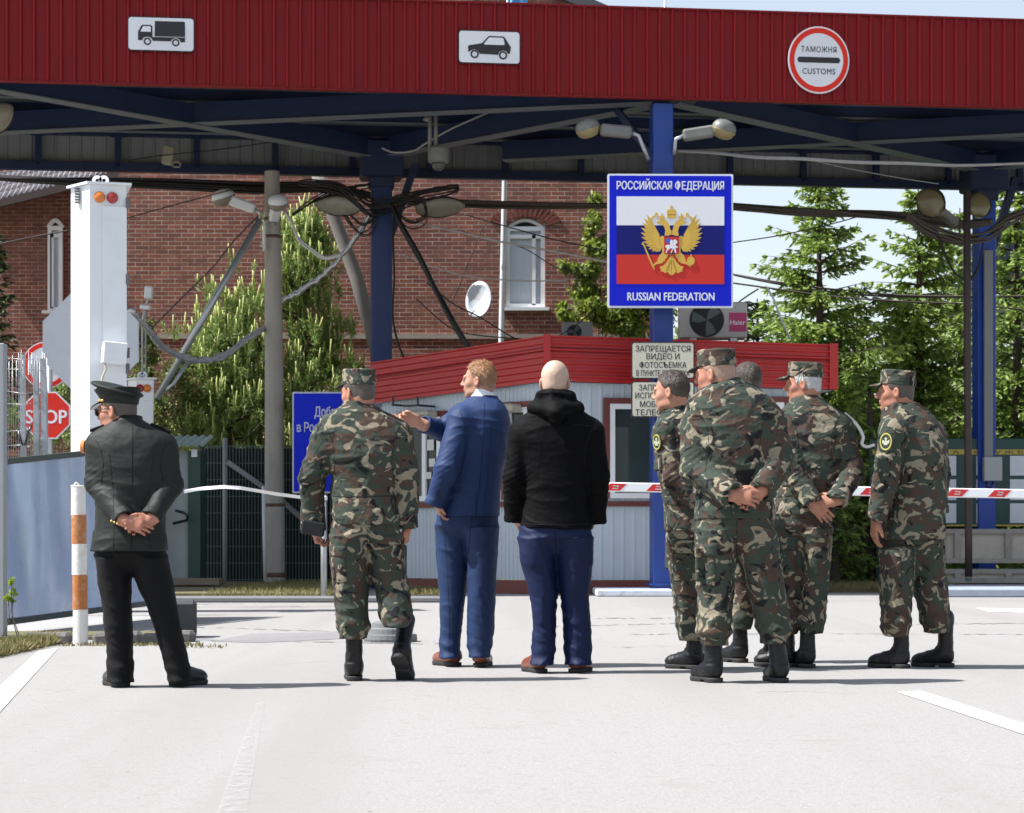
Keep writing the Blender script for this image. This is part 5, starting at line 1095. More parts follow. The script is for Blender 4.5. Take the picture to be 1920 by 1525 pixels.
def crate(label, py0, py1, D):
    q = D/FPX; z0,z1 = max(.10,W(0,py1,D).z), W(0,py0,D).z; t = thing('timber_box', label, 'box', (X(1880,D),D,z0)); x0,x1 = X(1764,D),X(2100,D)
    m = MB(); m.box(((x0+x1)/2,D+.4,(z0+z1)/2),((x1-x0)/2,.38,(z1-z0)/2-.01)); m.build('panel', BXL, t); m = MB(); h_ = .075
    for z in (z0+h_/2,z1-h_/2): m.box(((x0+x1)/2,D,z),((x1-x0)/2+.02,.035,h_/2))
    x = x0+.06
    for px in (1766,1795,1890,1990): m.box((X(px,D),D-.005,(z0+z1)/2),(.05,.035,(z1-z0)/2-h_))
    m.build('frame', BX, t); return t
crate('upper of the two long grey timber boxes at the right', 992, 1056, 33.6); crate('lower of the two long grey timber boxes at the right', 1067, 1111, 33.6)
D = 31.5; t = thing('hanging_pipe','dark brown pipe hanging down beside the right blue post','pipe',W(1816,400,D)); m = MB(); m.tube([W(1813,360,D),W(1814,700,D),W(1816,1000,D),W(1816,1082,D)],.055,12); m.build('pipe', M('rusty dark pipe',(.035,.022,.018),.6,.3,6,stain=(.07,.035,.022),stain_amt=.6), t, True); m = MB(); m.lathe(W(1816,1083,D),(0,0,-1),[(.05,0),(.045,.04),(.03,.05)],12); m.build('end_cap', M('dull green cap',(.08,.12,.09),.6), t, True)
D = D1_-.26; t = thing('cable_duct','grey cable duct with a junction box fixed to the right blue post','cable duct',W(1851,700,D)); m = MB(); m.box((X(1853,D),D,(W(0,470,D).z+W(0,862,D).z)/2),(.07,.04,(W(0,470,D).z-W(0,862,D).z)/2)); m.build('duct', M('grey plastic duct',(.22,.23,.24),.5,.1,4), t)
m = MB(); m.box((X(1859,D),D-.06,W(0,880,D).z),(.15,.08,.20),None,.012); m.build('junction_box', M('pale grey box',(.42,.44,.45),.45,.06,5), t); m = MB(); m.tube([W(1850,902,D-.06),W(1849,912,D-.08),W(1858,916,D-.08),W(1862,904,D-.06)],.015,7); m.build('cable', SHOEBLK, t, True)
# air conditioners
def fan_ac(label, name, c, hw, hh, hd, brand, fan_x, fr_, pale):
    t = thing(name, label, 'air conditioner', c-ZU*hh); m = MB(); m.box(c,(hw,hd,hh),None,.02); m.build('case', pale, t); f = (c+Vector((fan_x,-hd,0)),Vector((1,0,0)),ZU.copy(),Vector((0,-1,0)))
    m = MB(); m.poly(f, circ(fr_,32), -.002,.004); m.build('fan_well', M('black fan well',(.012,.013,.013),.6), t); m = MB()
    for i in range(3):
        a = 2*math.pi*i/3+.4; m.poly(f, [(0,.0),(fr_*.5*math.cos(a),fr_*.5*math.sin(a)),(fr_*.95*math.cos(a+.1),fr_*.95*math.sin(a+.1)),(fr_*.9*math.cos(a+.75),fr_*.9*math.sin(a+.75)),(fr_*.45*math.cos(a+1.0),fr_*.45*math.sin(a+1.0))], .005,.010)
    m.build('fan_blade', M('grey green fan blade',(.10,.125,.12),.5), t); m = MB()
    for r_ in np.linspace(.25,1,6): 
        for i in range(28):
            a,b = 2*math.pi*i/28,2*math.pi*(i+1)/28; m.poly(f,[(r_*fr_*math.cos(a),r_*fr_*math.sin(a)),(r_*fr_*math.cos(b),r_*fr_*math.sin(b)),((r_*fr_+.003)*math.cos(b),(r_*fr_+.003)*math.sin(b)),((r_*fr_+.003)*math.cos(a),(r_*fr_+.003)*math.sin(a))],.012,.016)
    m.build('fan_guard', SIGNK, t)
    if brand:
        f2 = (c+Vector((hw*.72,-hd,-hh*.12)),*f[1:]); m = MB(); m.poly(f2, rrect(.26,.28,.004), -.002,.004); m.build('logo_plate', M('magenta logo film',(.42,.02,.13),.4), t); text_obj('logo', brand, f2, .225, .075, SIGNW, t, 0, 0, .003, .015)
    for sx in (-1,1): m = MB(); m.box(c+Vector((sx*hw*.6,0,-hh-.05)),(.05,hd,.05)); m.build('foot', STEEL, t)
    return t
D = 31.6; fan_ac('beige air conditioner with a magenta logo on the booth roof under the country sign','air_conditioner',W(1338,600,D)+Vector((0,.2,0)),.50,.27,.18,'Haier',-.10,.255,M('beige ac case',(.42,.41,.38),.5,.06,4))
D = 33.2; fan_ac('small dark grilled air conditioner half hidden behind the booth fascia','air_conditioner',W(1083,622,D)+Vector((0,.2,0)),.24,.16,.15,None,-.05,.11,M('grey ac case',(.22,.23,.22),.5,.1,4))
# dish, white flag pole, cameras on the house side
D = 41.2; t = thing('satellite_dish','white rust-streaked satellite dish on the brick house wall','satellite dish',W(898,563,41.5)); ax = Vector((-.25,-.9,.25)).normalized(); m = MB(); m.lathe(W(898,563,D),ax,[(.02,-.09),(.18,-.075),(.30,-.03),(.375,.03),(.38,.035),(.30,-.015),(.18,-.055),(.01,-.075)],28,(.66,1) if False else (1,.68),ref=ZU); m.build('dish', M('dirty white dish',(.52,.55,.60),.5,.06,5,stain=(.36,.27,.17),stain_amt=.35,stain_s=5), t, True)
m = MB(); m.tube([W(878,584,D),W(882,592,D-.35),W(890,580,D-.45)],.015,6); m.build('feed_arm', STEEL, t, True); m = MB(); m.tube([W(900,563,D+.1),W(905,572,D+.75)],.025,6); m.build('bracket', STEEL, t, True)
D = 36.5; m = MB(); m.tube([W(939,642,D)-ZU*2,W(939.5,640,D),W(946.5,325,D),W(949,200,D)],.045,10); tag(m.build('white_pole', WHITE, None, True),'thin white pole standing in front of the arched house window','pole')
D = 40; m = MB(); m.tube([(X(1247,D),D,0),W(1247,-60,D)],.02,6); tag(m.build('antenna_mast', STEEL, None, True),'thin antenna mast above the red fascia','mast')
D = 32; t = thing('flag','small light blue flag showing above the red fascia','flag',W(970,40,D)); m = MB()
for i in range(9):
    for j in range(7): p = W(953+(i/8)*36,-60+j*14,D); m.v.append((p.x,D+.06*math.sin(i*1.5+j*.5),p.z))
for i in range(8):
    for j in range(6): k_ = i*7+j; m.f.append((k_,k_+7,k_+8,k_+1)); m.mi.append(0)
m.build('cloth', M('light blue flag cloth',(.14,.42,.78),.8,.1,4), t, True); m = MB(); m.tube([W(952,160,D),W(952,-70,D)],.02,8); m.build('staff', STEEL, t, True)
for nm,lb,px,py,hx,hz in (('wall_sensor','small upright white sensor box in front of the brick wall',279,549,.062,.10),('wall_camera','small white camera on a bracket in front of the brick wall',273,577,.085,.035)):
    D = 34; t = thing(nm, lb, 'camera', W(px,py,D)); m = MB(); m.box(W(px,py,D),(hx,.07,hz),Matrix.Rotation(R_(5),3,'Y'),.015); m.build('case', WHITE, t); m = MB(); m.tube([W(px-2,py+(hz*D*3.2 if hz<.05 else 12),D),W(px-6,py+26,D+.1),(X(px-6,D),D+.1,0)],.018,6); m.build('bracket', STEEL, t, True)

# ================================================================ pole, lamps, dome camera
OLDC = M('weathered concrete pole', (.40,.37,.335), .9, .22, 5, bmp=.5, bs=40, stain=(.22,.20,.175), stain_amt=.7, stain_s=4, str_=(1,1,.3))
D = 34.6; t = thing('utility_pole','thick weathered concrete utility pole with two lamps','pole',(X(514,D),D,0)); m = MB(); m.tube([(X(516,D),D,0),(X(514,D),D,W(0,700,D).z),W(511,420,D),W(510,322,D)],[.165,.15,.13,.12],18); m.build('shaft', OLDC, t, True, 50)
m = MB()
for z in (412,445): m.lathe(W(511,z,D)-ZU*.02,(0,0,1),[(.14,0),(.145,.02),(.14,.05)],16)
m.lathe(W(516,1082,D),(0,0,1),[(.18,0),(.185,.02),(.18,.07)],16); m.lathe(W(515,950,D),(0,0,1),[(.17,0),(.17,.05)],16); m.build('clamp', M('rusty clamp',(.13,.07,.045),.7,.3,8), t, True); m = MB(); m.tube([W(497,415,D-.16),W(495,440,D-.17),W(496,470,D-.16)],.03,8); m.build('conduit', WHITE, t, True); m = MB(); m.tube([W(494,912,D-.19),W(495,990,D-.19),W(497,1090,D-.18)],.028,8); m.build('conduit', WHITE, t, True)
D = 33.6; m = MB(); m.tube([W(488,412,D),W(294,748,D)],.052,12); tag(m.build('brace_pipe', STEEL, None, True),'long slanted steel brace pipe running from the concrete pole','pipe')
D = 34.2; m = MB(); m.tube([W(300,742,D),W(326,720,D),W(360,668,D)],.03,8); tag(m.build('brace_pipe', STEEL, None, True),'short thin pipe beside the lower end of the slanted brace','pipe')
D = 37; m = MB(); m.tube([W(735,760,D),W(668,520,D),W(612,370,D),W(590,318,D)],[.13,.12,.11,.10],14); tag(m.build('leaning_pole', M('dull grey pole',(.20,.19,.18),.9,.2,5,bmp=.4), None, True),'leaning grey pole behind the middle blue post','pole')
LGREY = M('pale grey lamp housing', (.14,.142,.135), .45, .1, 8, stain=(.3,.3,.28), stain_amt=.5); LWHT = M('white lamp housing', (.80,.82,.85), .4, .06, 6); 
def bowl(name, c):
    m, nt, b = new(name); v = coords(nt); nt.links.new(mixc(nt, noise(nt, 8, 4, .6, .4, v), c, [x*.7 for x in c]), b.inputs['Base Color']); b.inputs['Roughness'].default_value = .12; b.inputs['Transmission Weight'].default_value = .35; b.inputs['IOR'].default_value = 1.2; b.inputs['Coat Weight'].default_value = .4; return m
YGL = bowl('yellowed lamp glass', (.44,.36,.18)); CGL = bowl('milky lamp glass', (.46,.43,.33)); DKL = M('shaded lamp housing', (.17,.165,.15), .55, .15, 8)
def globe_lamp(label, hx, hy, gx, gy, ax_, ay, D, hm=LGREY, gm=YGL, r=.19, dd=0., grp='street lamps'):
    """housing box at (hx,hy) towards a glazed round head at (gx,gy), arm ending at (ax_,ay)"""
    h, g, a = W(hx,hy,D), W(gx,gy,D+dd), W(ax_,ay,D+.1); t = thing('street_lamp', label, 'street lamp', a, grp); d = (g-h).normalized()
    m = MB(); m.beam(h-d*.24,h+d*.20,.17,.16,bev=.03); m.build('housing', hm, t); up = Vector((0,-.25,1)).normalized(); up = (up+d*.35).normalized()
    m = MB(); m.lathe(g,up,[(r,0),(r*.98,.04),(r*.85,.085),(r*.55,.125),(.02,.14)],22,(1,.85)); m.build('head', hm, t, True, 50); m = MB(); m.lathe(g-up*.002,-up,[(r*1.04,0),(r*1.0,.02),(r*.86,.075),(r*.55,.12),(.02,.135)],22,(1,.85)); m.build('bowl', gm, t, True); m = MB(); m.tube([h-d*.22,h-d*.34-ZU*.03,(h-d*.34+a)/2-ZU*.02,a],.028,8); m.build('arm', STEEL, t, True); return t
globe_lamp('lamp with a yellowed bowl pointing left from the front blue post',1152,246,1102,241,1216,300,29.75); globe_lamp('lamp with a yellowed bowl pointing right from the front blue post',1312,250,1357,243,1264,290,29.75)
globe_lamp('white lamp tilted up to the left at the top of the concrete pole',452,383,419,371,487,412,34.3,LWHT,CGL,.20); globe_lamp('small white lamp facing forward on top of the concrete pole',517,396,521,380,512,420,34.2,LWHT,CGL,.17,-.25)
DLG = M('dusty lamp glass',(.26,.25,.20),.3,.2,8)
def cobra(label, gx, gy, dx, dy, L_, r, D, hm=DKL, gm=DLG, face=(0,-.85,-.55)):
    """long oval lamp: centre (gx,gy), long axis along (dx,dy) in the picture plane"""
    c = W(gx,gy,D); ax = Vector((dx,.25,-dy)).normalized(); f = Vector(face); f = (f-ax*f.dot(ax)).normalized(); sdv = ax.cross(f); t = thing('street_lamp', label, 'street lamp', c, 'street lamps'); m = MB(); g = MB(); n_ = 18
    for mb,sg,hh in ((m,-1,.75),(g,1,.45)):
        ring_ = []
        for i in range(9):
            u_ = i/8; 
            for k in range(n_+1):
                th = math.pi*k/n_; s_ = -L_/2+L_*u_; wdt = r*math.sin(math.pi*min(1,max(.02,(u_*.92+.06))))**.6*(1 if sg<0 else .86); mb.v.append(tuple(c+ax*s_+sdv*(wdt*math.cos(th))+f*(sg*wdt*hh*math.sin(th))))
        for i in range(8):
            for k in range(n_): a = i*(n_+1)+k; mb.f.append((a,a+1,a+n_+2,a+n_+1)); mb.mi.append(0)
        mb.f.append(tuple(range(n_+1))); mb.mi.append(0); mb.f.append(tuple(8*(n_+1)+k for k in range(n_+1))); mb.mi.append(0)
    m.build('housing', hm, t, True); g.build('bowl', gm, t, True); return t
cobra('big shaded oval lamp left of the middle blue post',632,386,-1,-.12,.78,.19,34.2); cobra('big shaded oval lamp right of the middle blue post',826,389,1,-.1,.80,.19,34.2)
cobra('oval lamp tilted forward left of the right blue post',1744,380,-.5,-.5,.50,.24,33.4,DKL,M('dull amber glass',(.17,.14,.075),.3,.3,8,coat=.3),(-.25,-.9,-.3)); m = None
cobra('round lamp facing forward in front of the right blue post',1836,384,.05,-.9,.42,.20,33.2,DKL,M('dull amber glass',(.17,.14,.075),.3,.3,8,coat=.3),(0,-.95,-.2)); cobra('lamp bowl cut by the left edge of the photo',-4,222,.6,-.6,.55,.22,30.4,LGREY,CGL,(.4,-.75,-.5))
m = MB(); m.beam(W(1756,392,33.6),W(1790,418,34.2),.16,.15,bev=.03); tag(m.build('lamp_arm_box', DKL),'dark lamp gear box behind the lamp left of the right blue post','lamp box')
D = 31.2; t = thing('dome_camera','grey dome security camera hanging under the canopy','camera',W(822,300,D)); m = MB(); m.tube([W(806,203,D),W(806,282,D)],.03,8); m.tube([W(817,203,D),W(817,282,D)],.03,8); m.build('hanger', DKL, t, True); m = MB(); m.lathe(W(822,278,D),(0,0,-1),[(.12,0),(.155,.01),(.16,.10),(.155,.20),(.13,.22)],24); m.build('housing', LGREY, t, True, 40); m = MB(); m.lathe(W(822,306,D),(0,0,-1),[(.10,0),(.098,.04),(.08,.08),(.05,.105),(.005,.115)],22); m.build('dome', glass('smoked dome',(.05,.05,.05),.05), t, True)
m = MB(); m.tube([W(797,222,D),W(800,226,D),W(802,218,D)],.05,10); m.build('junction', LGREY, t, True)
D = 34.6; t = thing('beam_camera','small beige camera bracket under the rear edge of the canopy','camera',W(318,300,D)); m = MB(); m.box(W(316,292,D),(.09,.08,.15),Matrix.Rotation(R_(8),3,'Y'),.02); m.build('case', M('old beige plastic',(.30,.28,.21),.6,.15,8), t); f = (W(331,309,D-.05),Vector((1,0,0)),ZU.copy(),Vector((0,-1,0))); m = MB()
for P in ([(-.07,-.05),(.07,-.05),(.07,-.03),(-.07,-.03)],[(-.07,.03),(.07,.03),(.07,.05),(-.07,.05)],[(-.07,-.05),(-.05,-.05),(-.05,.05),(-.07,.05)],[(.05,-.05),(.07,-.05),(.07,.05),(.05,.05)]): m.poly(f,P,-.02,.02)
m.build('bracket', M('old beige plastic',(.30,.28,.21),.6,.15,8), t)

# ================================================================ cables
CBL = M('black cable', (.014,.013,.013), .55, .3, 10); CBB = M('dusty brown cable', (.075,.062,.052), .7, .3, 10); CBG = M('grey cable', (.30,.30,.30), .5, .2, 10); CBW = M('white cable', (.62,.62,.60), .5, .1, 10); FOIL = M('crinkled silver wrap', (.55,.56,.57), .3, .25, 20, metal=.6, bmp=.8, bs=50)
rnd = random.Random(21)
def smooth(P, k=10):
    out = []; n = len(P)
    for i in range(n-1):
        p0,p1,p2,p3 = P[max(i-1,0)],P[i],P[i+1],P[min(i+2,n-1)]
        for j in range(k):
            t = j/k; out.append(.5*((2*p1)+(p2-p0)*t+(2*p0-5*p1+4*p2-p3)*t*t+(3*p1-p0-3*p2+p3)*t**3))
    out.append(P[-1]); return out
def cable(label, pts, D, r, mat, name='cable', n=1, spread=.0, D2=None, jit=0, seed=0):
    D2 = D if D2 is None else D2; base = smooth([W(x,y,D+(D2-D)*i/max(1,len(pts)-1)) for i,(x,y) in enumerate(pts)]); m = MB(); rr_ = random.Random(seed+len(pts))
    for c in range(n):
        a0 = rr_.uniform(0,6.3); sp0 = spread*rr_.uniform(.3,1) if n > 1 else 0; ph = rr_.uniform(.02,.12); sag = rr_.uniform(-.3,.6)*spread
        Q = []
        for i,p in enumerate(base):
            a = a0+ph*i*.8; e = math.sin(math.pi*i/(len(base)-1)); sp = sp0*(.3+.7*e**.5 if e > 0 else .3); Q.append(p+Vector((rr_.uniform(-jit,jit),math.cos(a)*sp,math.sin(a)*sp-sag*e+rr_.uniform(-jit,jit))))
        m.tube(Q, r*rr_.uniform(.7,1.15), 6)
    return tag(m.build(name, mat, None, True), label, 'cable')
cable('thick black cable bundle sagging past the roof edge to the middle post',[(-20,333),(120,341),(300,345),(480,352),(600,352),(720,372)],35.2,.026,CBL,'cable_bundle',8,.075,35.6,0,1)
cable('long dark cable bundle running from the middle post behind the country sign',[(705,372),(800,380),(900,383),(1020,386),(1150,387),(1260,386)],35.6,.026,CBB,'cable_bundle',7,.06,35.2,0,2)
cable('dusty cable bundle running from the country sign to the right post',[(1260,374),(1390,388),(1500,396),(1600,400),(1700,408),(1800,420),(1860,415)],35.0,.026,CBB,'cable_bundle',8,.065,34.3,0,3)
cable('tangle of loose black cables around the head of the middle blue post',[(560,345),(640,350),(690,385),(730,380),(790,362),(860,352)],34.0,.018,CBL,'cable_bundle',8,.16,34.0,.008,4)
cable('knot of thin looped wires left of the middle blue post',[(548,402),(590,372),(640,356),(690,372),(705,410),(680,430),(650,400),(640,360),(700,345)],34.1,.011,CBL,'cable_bundle',5,.12,34.3,.004,11)
cable('knot of thin looped wires right of the middle blue post',[(735,395),(770,420),(800,405),(790,375),(760,365),(745,400),(752,430)],34.0,.011,CBL,'cable_bundle',5,.10,34.0,.004,12)
cable('thick black cable bundle dropping from the middle post to the booth roof',[(735,385),(755,430),(790,490),(820,550),(850,605),(880,652)],34.0,.030,CBL,'cable_bundle',5,.055,32.6,0,5)
cable('black cables hanging straight down beside the middle blue post',[(738,390),(737,450),(739,520),(736,590),(745,640),(757,672)],34.1,.018,CBL,'cable_bundle',3,.03,33.6,0,6)
cable('coiled brown cables looped around the right blue post',[(1700,405),(1740,432),(1800,450),(1850,440),(1890,412),(1930,395)],33.6,.022,CBB,'cable_bundle',9,.12,33.4,.0,7)
cable('dark cable loop hanging below the lamps by the right post',[(1752,420),(1770,470),(1790,510),(1815,525),(1835,500),(1845,450)],33.5,.016,CBL,'cable',2,.03)
cable('silver wrapped cable hanging from the middle post to the concrete pole',[(697,398),(670,440),(640,480),(600,520),(560,548),(527,564)],34.3,.042,FOIL,'wrapped_cable',2,.035,34.6,.02)
cable('silver wrapped cable looping down from the concrete pole to the left',[(496,616),(460,640),(420,668),(370,677),(330,664),(300,645),(280,620),(246,582)],34.6,.042,FOIL,'wrapped_cable',2,.03,30,.02)
cable('loose white cables arching down from the lamps on the concrete pole',[(533,396),(548,420),(560,450),(585,470),(610,484),(640,478)],34.2,.022,CBW,'cable',3,.04)
cable('white cable running from the middle post to the country sign',[(757,413),(850,433),(950,456),(1050,474),(1150,494)],35.0,.02,CBW); cable('lower thin white cable sagging in front of the house window',[(744,474),(800,496),(870,517),(960,526),(1062,527)],35.5,.014,CBW)
cable('thin dark cable crossing in front of the dish',[(820,590),(850,560),(900,440),(915,415)],36.5,.012,CBL); cable('thin dark cable running down across the brick wall to the booth',[(800,530),(850,570),(900,595),(960,632),(985,636)],36,.014,CBL)
cable('second thin dark cable sagging across the brick wall above the booth',[(780,560),(840,612),(890,628),(980,636)],36,.014,CBL)
cable('thin dark wire from the middle lamps to the arched window',[(870,402),(950,425),(1050,452),(1140,470)],36.2,.014,CBL); cable('thin dark wire slanting past the window towards the maple',[(900,445),(980,465),(1040,500),(1100,520)],36.4,.012,CBL)
cable('thin grey wire slanting from the left shrub up to the concrete pole',[(262,640),(300,600),(340,560),(400,500),(440,450),(492,398)],34.8,.014,CBB); cable('thin wire between the white column and the white lamp',[(200,420),(300,392),(400,365),(460,350)],33,.011,CBL)
cable('long wavy grey cable hung along the underside of the canopy at right',[(1270,284),(1340,288),(1420,296),(1500,298),(1600,304),(1700,306),(1800,310),(1930,306)],30.6,.018,CBG,'cable',2,.02,31.4)
cable('thin wire slanting under the canopy at right',[(1500,296),(1600,318),(1700,336),(1760,345)],32,.009,CBG); cable('double power line crossing the spruces at right',[(1372,514),(1480,533),(1600,548),(1720,556),(1930,556)],38,.018,CBB,'cable',2,.03); cable('lower power line crossing the spruces at right',[(1374,531),(1440,540),(1560,556),(1700,566),(1810,570),(1930,582)],37.5,.016,CBB)
cable('thin dark wire rising to the dusty bundle at right',[(1374,455),(1460,442),(1560,420),(1630,400)],35.5,.013,CBL); cable('short dark wire from the air conditioner to the power lines',[(1378,572),(1400,556),(1422,542)],33,.014,CBL)
cable('white curved cable dropping to the right end of the booth roof',[(1436,537),(1450,560),(1465,600),(1482,636)],32.4,.022,CBW); cable('white curled hose behind the shoulder of the soldier at right',[(1583,775),(1605,795),(1618,818),(1616,832),(1625,838),(1640,834)],31.8,.026,CBW,'hose')
cable('thin wire sagging below the canopy at left',[(225,304),(300,292),(400,282),(520,265)],34.4,.012,CBL); cable('pale cable sagging from the canopy beam above the dome camera',[(716,278),(740,286),(775,283),(800,268),(850,240),(930,205)],32.5,.016,CBG)
cable('thin dark cable over the roof slope at left',[(-20,312),(100,318),(220,322)],36,.014,CBL); cable('old thin wire along the brick wing',[(-20,462),(60,445),(130,432)],36,.013,CBL)
cable('dark wire sagging in front of the maple',[(1020,646),(1080,610),(1140,560),(1160,545)],32.6,.012,CBL)
# far second canopy at the right edge
t = thing('far_canopy','far grey and blue canopy edge at the right side of the photo','canopy',(X(1900,50),50,0)); D = 50; m = MB(); m.box((X(2010,D),D+2,W(0,465,D).z),(X(2010,D)-X(1862,D),2,.62)); m.build('beam', BLUEB, t); m = MB(); m.box((X(2010,D),D+5,W(0,592,D).z+.6),(X(2010,D)-X(1862,D),.06,.42)); m.build('rear_fascia', GREYS, t); m = MB(); m.beam(W(1870,520,D),W(1905,478,D),.12,.12); m.build('brace', BLUEB, t); m = MB(); m.box((X(2100,D),D+2,2.8),(.2,.2,2.8)); m.build('post', BLUEP, t)
m = MB(); m.beam(W(1898,480,46),W(1935,455,46),.34,.2,bev=.03); tag(m.build('flood_light', LGREY),'grey floodlight box cut by the right edge of the photo','floodlight')
# ================================================================ trees, shrubs, grass
def leaf_mat(name, c0, c1, trans=.25, rough=.55, sc=1.2):
    m, nt, b = new(name); v = coords(nt); n1 = noise(nt, sc, 4, .6, 0, v); n2 = noise(nt, 24, 2, .5, 0, v); mx = N(nt,'Math', operation='MULTIPLY_ADD'); mx.inputs[1].default_value = .55; mx.inputs[2].default_value = .0
    nt.links.new(n1, mx.inputs[0]); ad = N(nt,'Math', operation='MULTIPLY_ADD'); ad.inputs[1].default_value = .45; nt.links.new(n2, ad.inputs[0]); nt.links.new(mx.outputs[0], ad.inputs[2])
    c = mixc(nt, ramp(nt, ad.outputs[0], .36, .64), c0, c1); nt.links.new(c, b.inputs['Base Color']); b.inputs['Roughness'].default_value = rough
    tr = N(nt,'BsdfTranslucent'); nt.links.new(c, tr.inputs[0]); ms = N(nt,'MixShader'); ms.inputs[0].default_value = trans; out = nt.nodes['Material Output']; nt.links.new(b.outputs[0], ms.inputs[1]); nt.links.new(tr.outputs[0], ms.inputs[2]); nt.links.new(ms.outputs[0], out.inputs[0]); return m
BARK = M('rough bark', (.075,.055,.042), .95, .3, 8, bmp=.8, bs=30)
SPR = leaf_mat('spruce needles', (.09,.15,.036), (.21,.30,.075), .38); SPT = leaf_mat('fresh spruce tips', (.24,.36,.065), (.38,.50,.12), .45); MAPL = leaf_mat('bright maple leaves', (.20,.29,.03), (.34,.42,.06), .45); SHR = leaf_mat('shrub leaves', (.11,.14,.04), (.22,.25,.08), .3); PIN = leaf_mat('pine needles', (.17,.25,.07), (.29,.39,.12), .45); CAN = leaf_mat('pine candles', (.44,.50,.15), (.56,.60,.22), .25); RUSTL = leaf_mat('rusty young leaves', (.16,.095,.04), (.22,.15,.07), .3); DKC = leaf_mat('dark conifer needles', (.012,.026,.010), (.03,.055,.018))
class Leaves:
    def __init__(s): s.v = []; s.n = 0; s.mi = []
    def quad(s, p, d, wv, L_, wd, mi=0):
        s.v.append(np.stack([p-wv*wd*.35, p+wv*wd*.35, p+d*L_*.6+wv*wd*.5, p+d*L_, p+d*L_*.6-wv*wd*.5])); s.mi.append(mi)
    def build(s, name, mats, parent):
        V = np.concatenate(s.v); k = len(s.v); me = bpy.data.meshes.new(name); me.vertices.add(len(V)); me.vertices.foreach_set('co', V.astype(np.float32).ravel()); me.loops.add(len(V)); me.loops.foreach_set('vertex_index', np.arange(len(V),dtype=np.int32)); me.polygons.add(k); me.polygons.foreach_set('loop_start', np.arange(0,5*k,5,dtype=np.int32)); 
        for m in mats: me.materials.append(m)
        me.polygons.foreach_set('material_index', np.array(s.mi,np.int32)); me.update(calc_edges=True); o = bpy.data.objects.new(name, me); C.objects.link(o); o.parent = parent; return o
def unit(v): return v/(np.linalg.norm(v)+1e-9)
def spruce(label, px, D, ytop, rad, seed, dens=1., tip=.3, droop=.42, mats=None, zlow=.25):
    rs = np.random.RandomState(seed); H = W(px,ytop,D).z; base = (X(px,D),D,0); t = thing('spruce_tree', label, 'tree', base, 'spruces behind the booth'); m = MB()
    m.tube([Vector((0,0,0)),Vector((.03,0,H*.5)),Vector((0,.02,H))],[.14+H*.008,.09,.012],8); br = MB(); Lf = Leaves(); z = zlow
    while z < H*.985:
        f = 1-z/H; L0 = rad*(f**.75)*(1 if f > .08 else .8); nb = int(6+3*rs.rand())
        for b in range(nb):
            a = rs.rand()*6.283; L_ = L0*rs.uniform(.55,1.22)+.08; up = rs.uniform(-.05,.25)+.55*(1-f)**2; n_ = max(3,int(L_/.16)); P = []; 
            for i in range(n_+1):
                u = i/n_; P.append(np.array([math.cos(a)*L_*u, math.sin(a)*L_*u, z+L_*(up*u-droop*u*u+.22*u**4)]))
            br.tube([Vector(p) for p in (P[0],P[n_//2],P[-1])],[.022,.012,.004],4,False); side = np.array([-math.sin(a),math.cos(a),0])
            for i in range(1,n_+1):
                u = i/n_; p = P[i]; d = unit(P[i]-P[i-1]); tw = L_*.30*(1-u*.65)+.06
                for sgn in (-1,1):
                    for q in range(max(1,int(1.6*dens+rs.rand()*.9))):
                        dd = unit(d*rs.uniform(.4,.9)+side*sgn*rs.uniform(.5,1)+np.array([0,0,-rs.uniform(.1,.75)])); e = p; ln = tw*rs.uniform(.6,1.1); ns = max(2,int(ln/.075))
                        for k in range(ns):
                            e = p+dd*ln*(k/ns)+np.array([0,0,-.10*(k/ns)**2]); wv = unit(np.cross(dd,rs.randn(3))); last = k == ns-1
                            Lf.quad(e, unit(dd+rs.randn(3)*.28), wv, rs.uniform(.10,.17), rs.uniform(.035,.055), 1 if (last and rs.rand() < tip+.35) or rs.rand() < tip*.45 else 0)
        z += rs.uniform(.16,.27)*(.75+.5*f)
    m.build('trunk', BARK, None).parent = t; br.build('branches', BARK, None).parent = t; Lf.build('crown', mats or [SPR,SPT], t); return t
spruce('tall airy spruce with light tips standing right of the country sign', 1535, 38.5, 325, 2.45, 1, 1.9, .55)
spruce('light green spruce directly left of the right blue post', 1722, 39.5, 345, 2.05, 2, 1.9, .55)
spruce('dense spruce at the right edge behind the blue post', 1905, 38.5, 320, 2.0, 3, 1.8, .4)
spruce('low dense spruce between the white-haired soldier and the board', 1630, 36.2, 700, 1.25, 4, 1.2, .4, .3)
spruce('dark spruce behind the light green one', 1800, 45, 390, 2.3, 5, .8, .15); spruce('dark low spruce behind the right end of the booth', 1420, 46, 560, 2.2, 6, .8, .1); spruce('dark background spruce behind the airy spruce', 1600, 48, 560, 2.4, 7, .8, .1)
spruce('dark background spruce beyond the information board', 1960, 46, 420, 2.4, 8, .7, .15); spruce('spruce in shade left of the information board', 1560, 35.4, 860, 1.0, 9, 1.0, .25, .3)
spruce('background spruce filling the gap behind the boards', 1710, 47, 620, 2.6, 13, .8, .12); spruce('background spruce behind the right post', 1860, 48, 560, 2.6, 14, .8, .12)
spruce('dark shaded conifer at the left edge of the photo', -25, 41.5, 380, 1.0, 10, 1.0, .05, .3, [DKC,SPR])
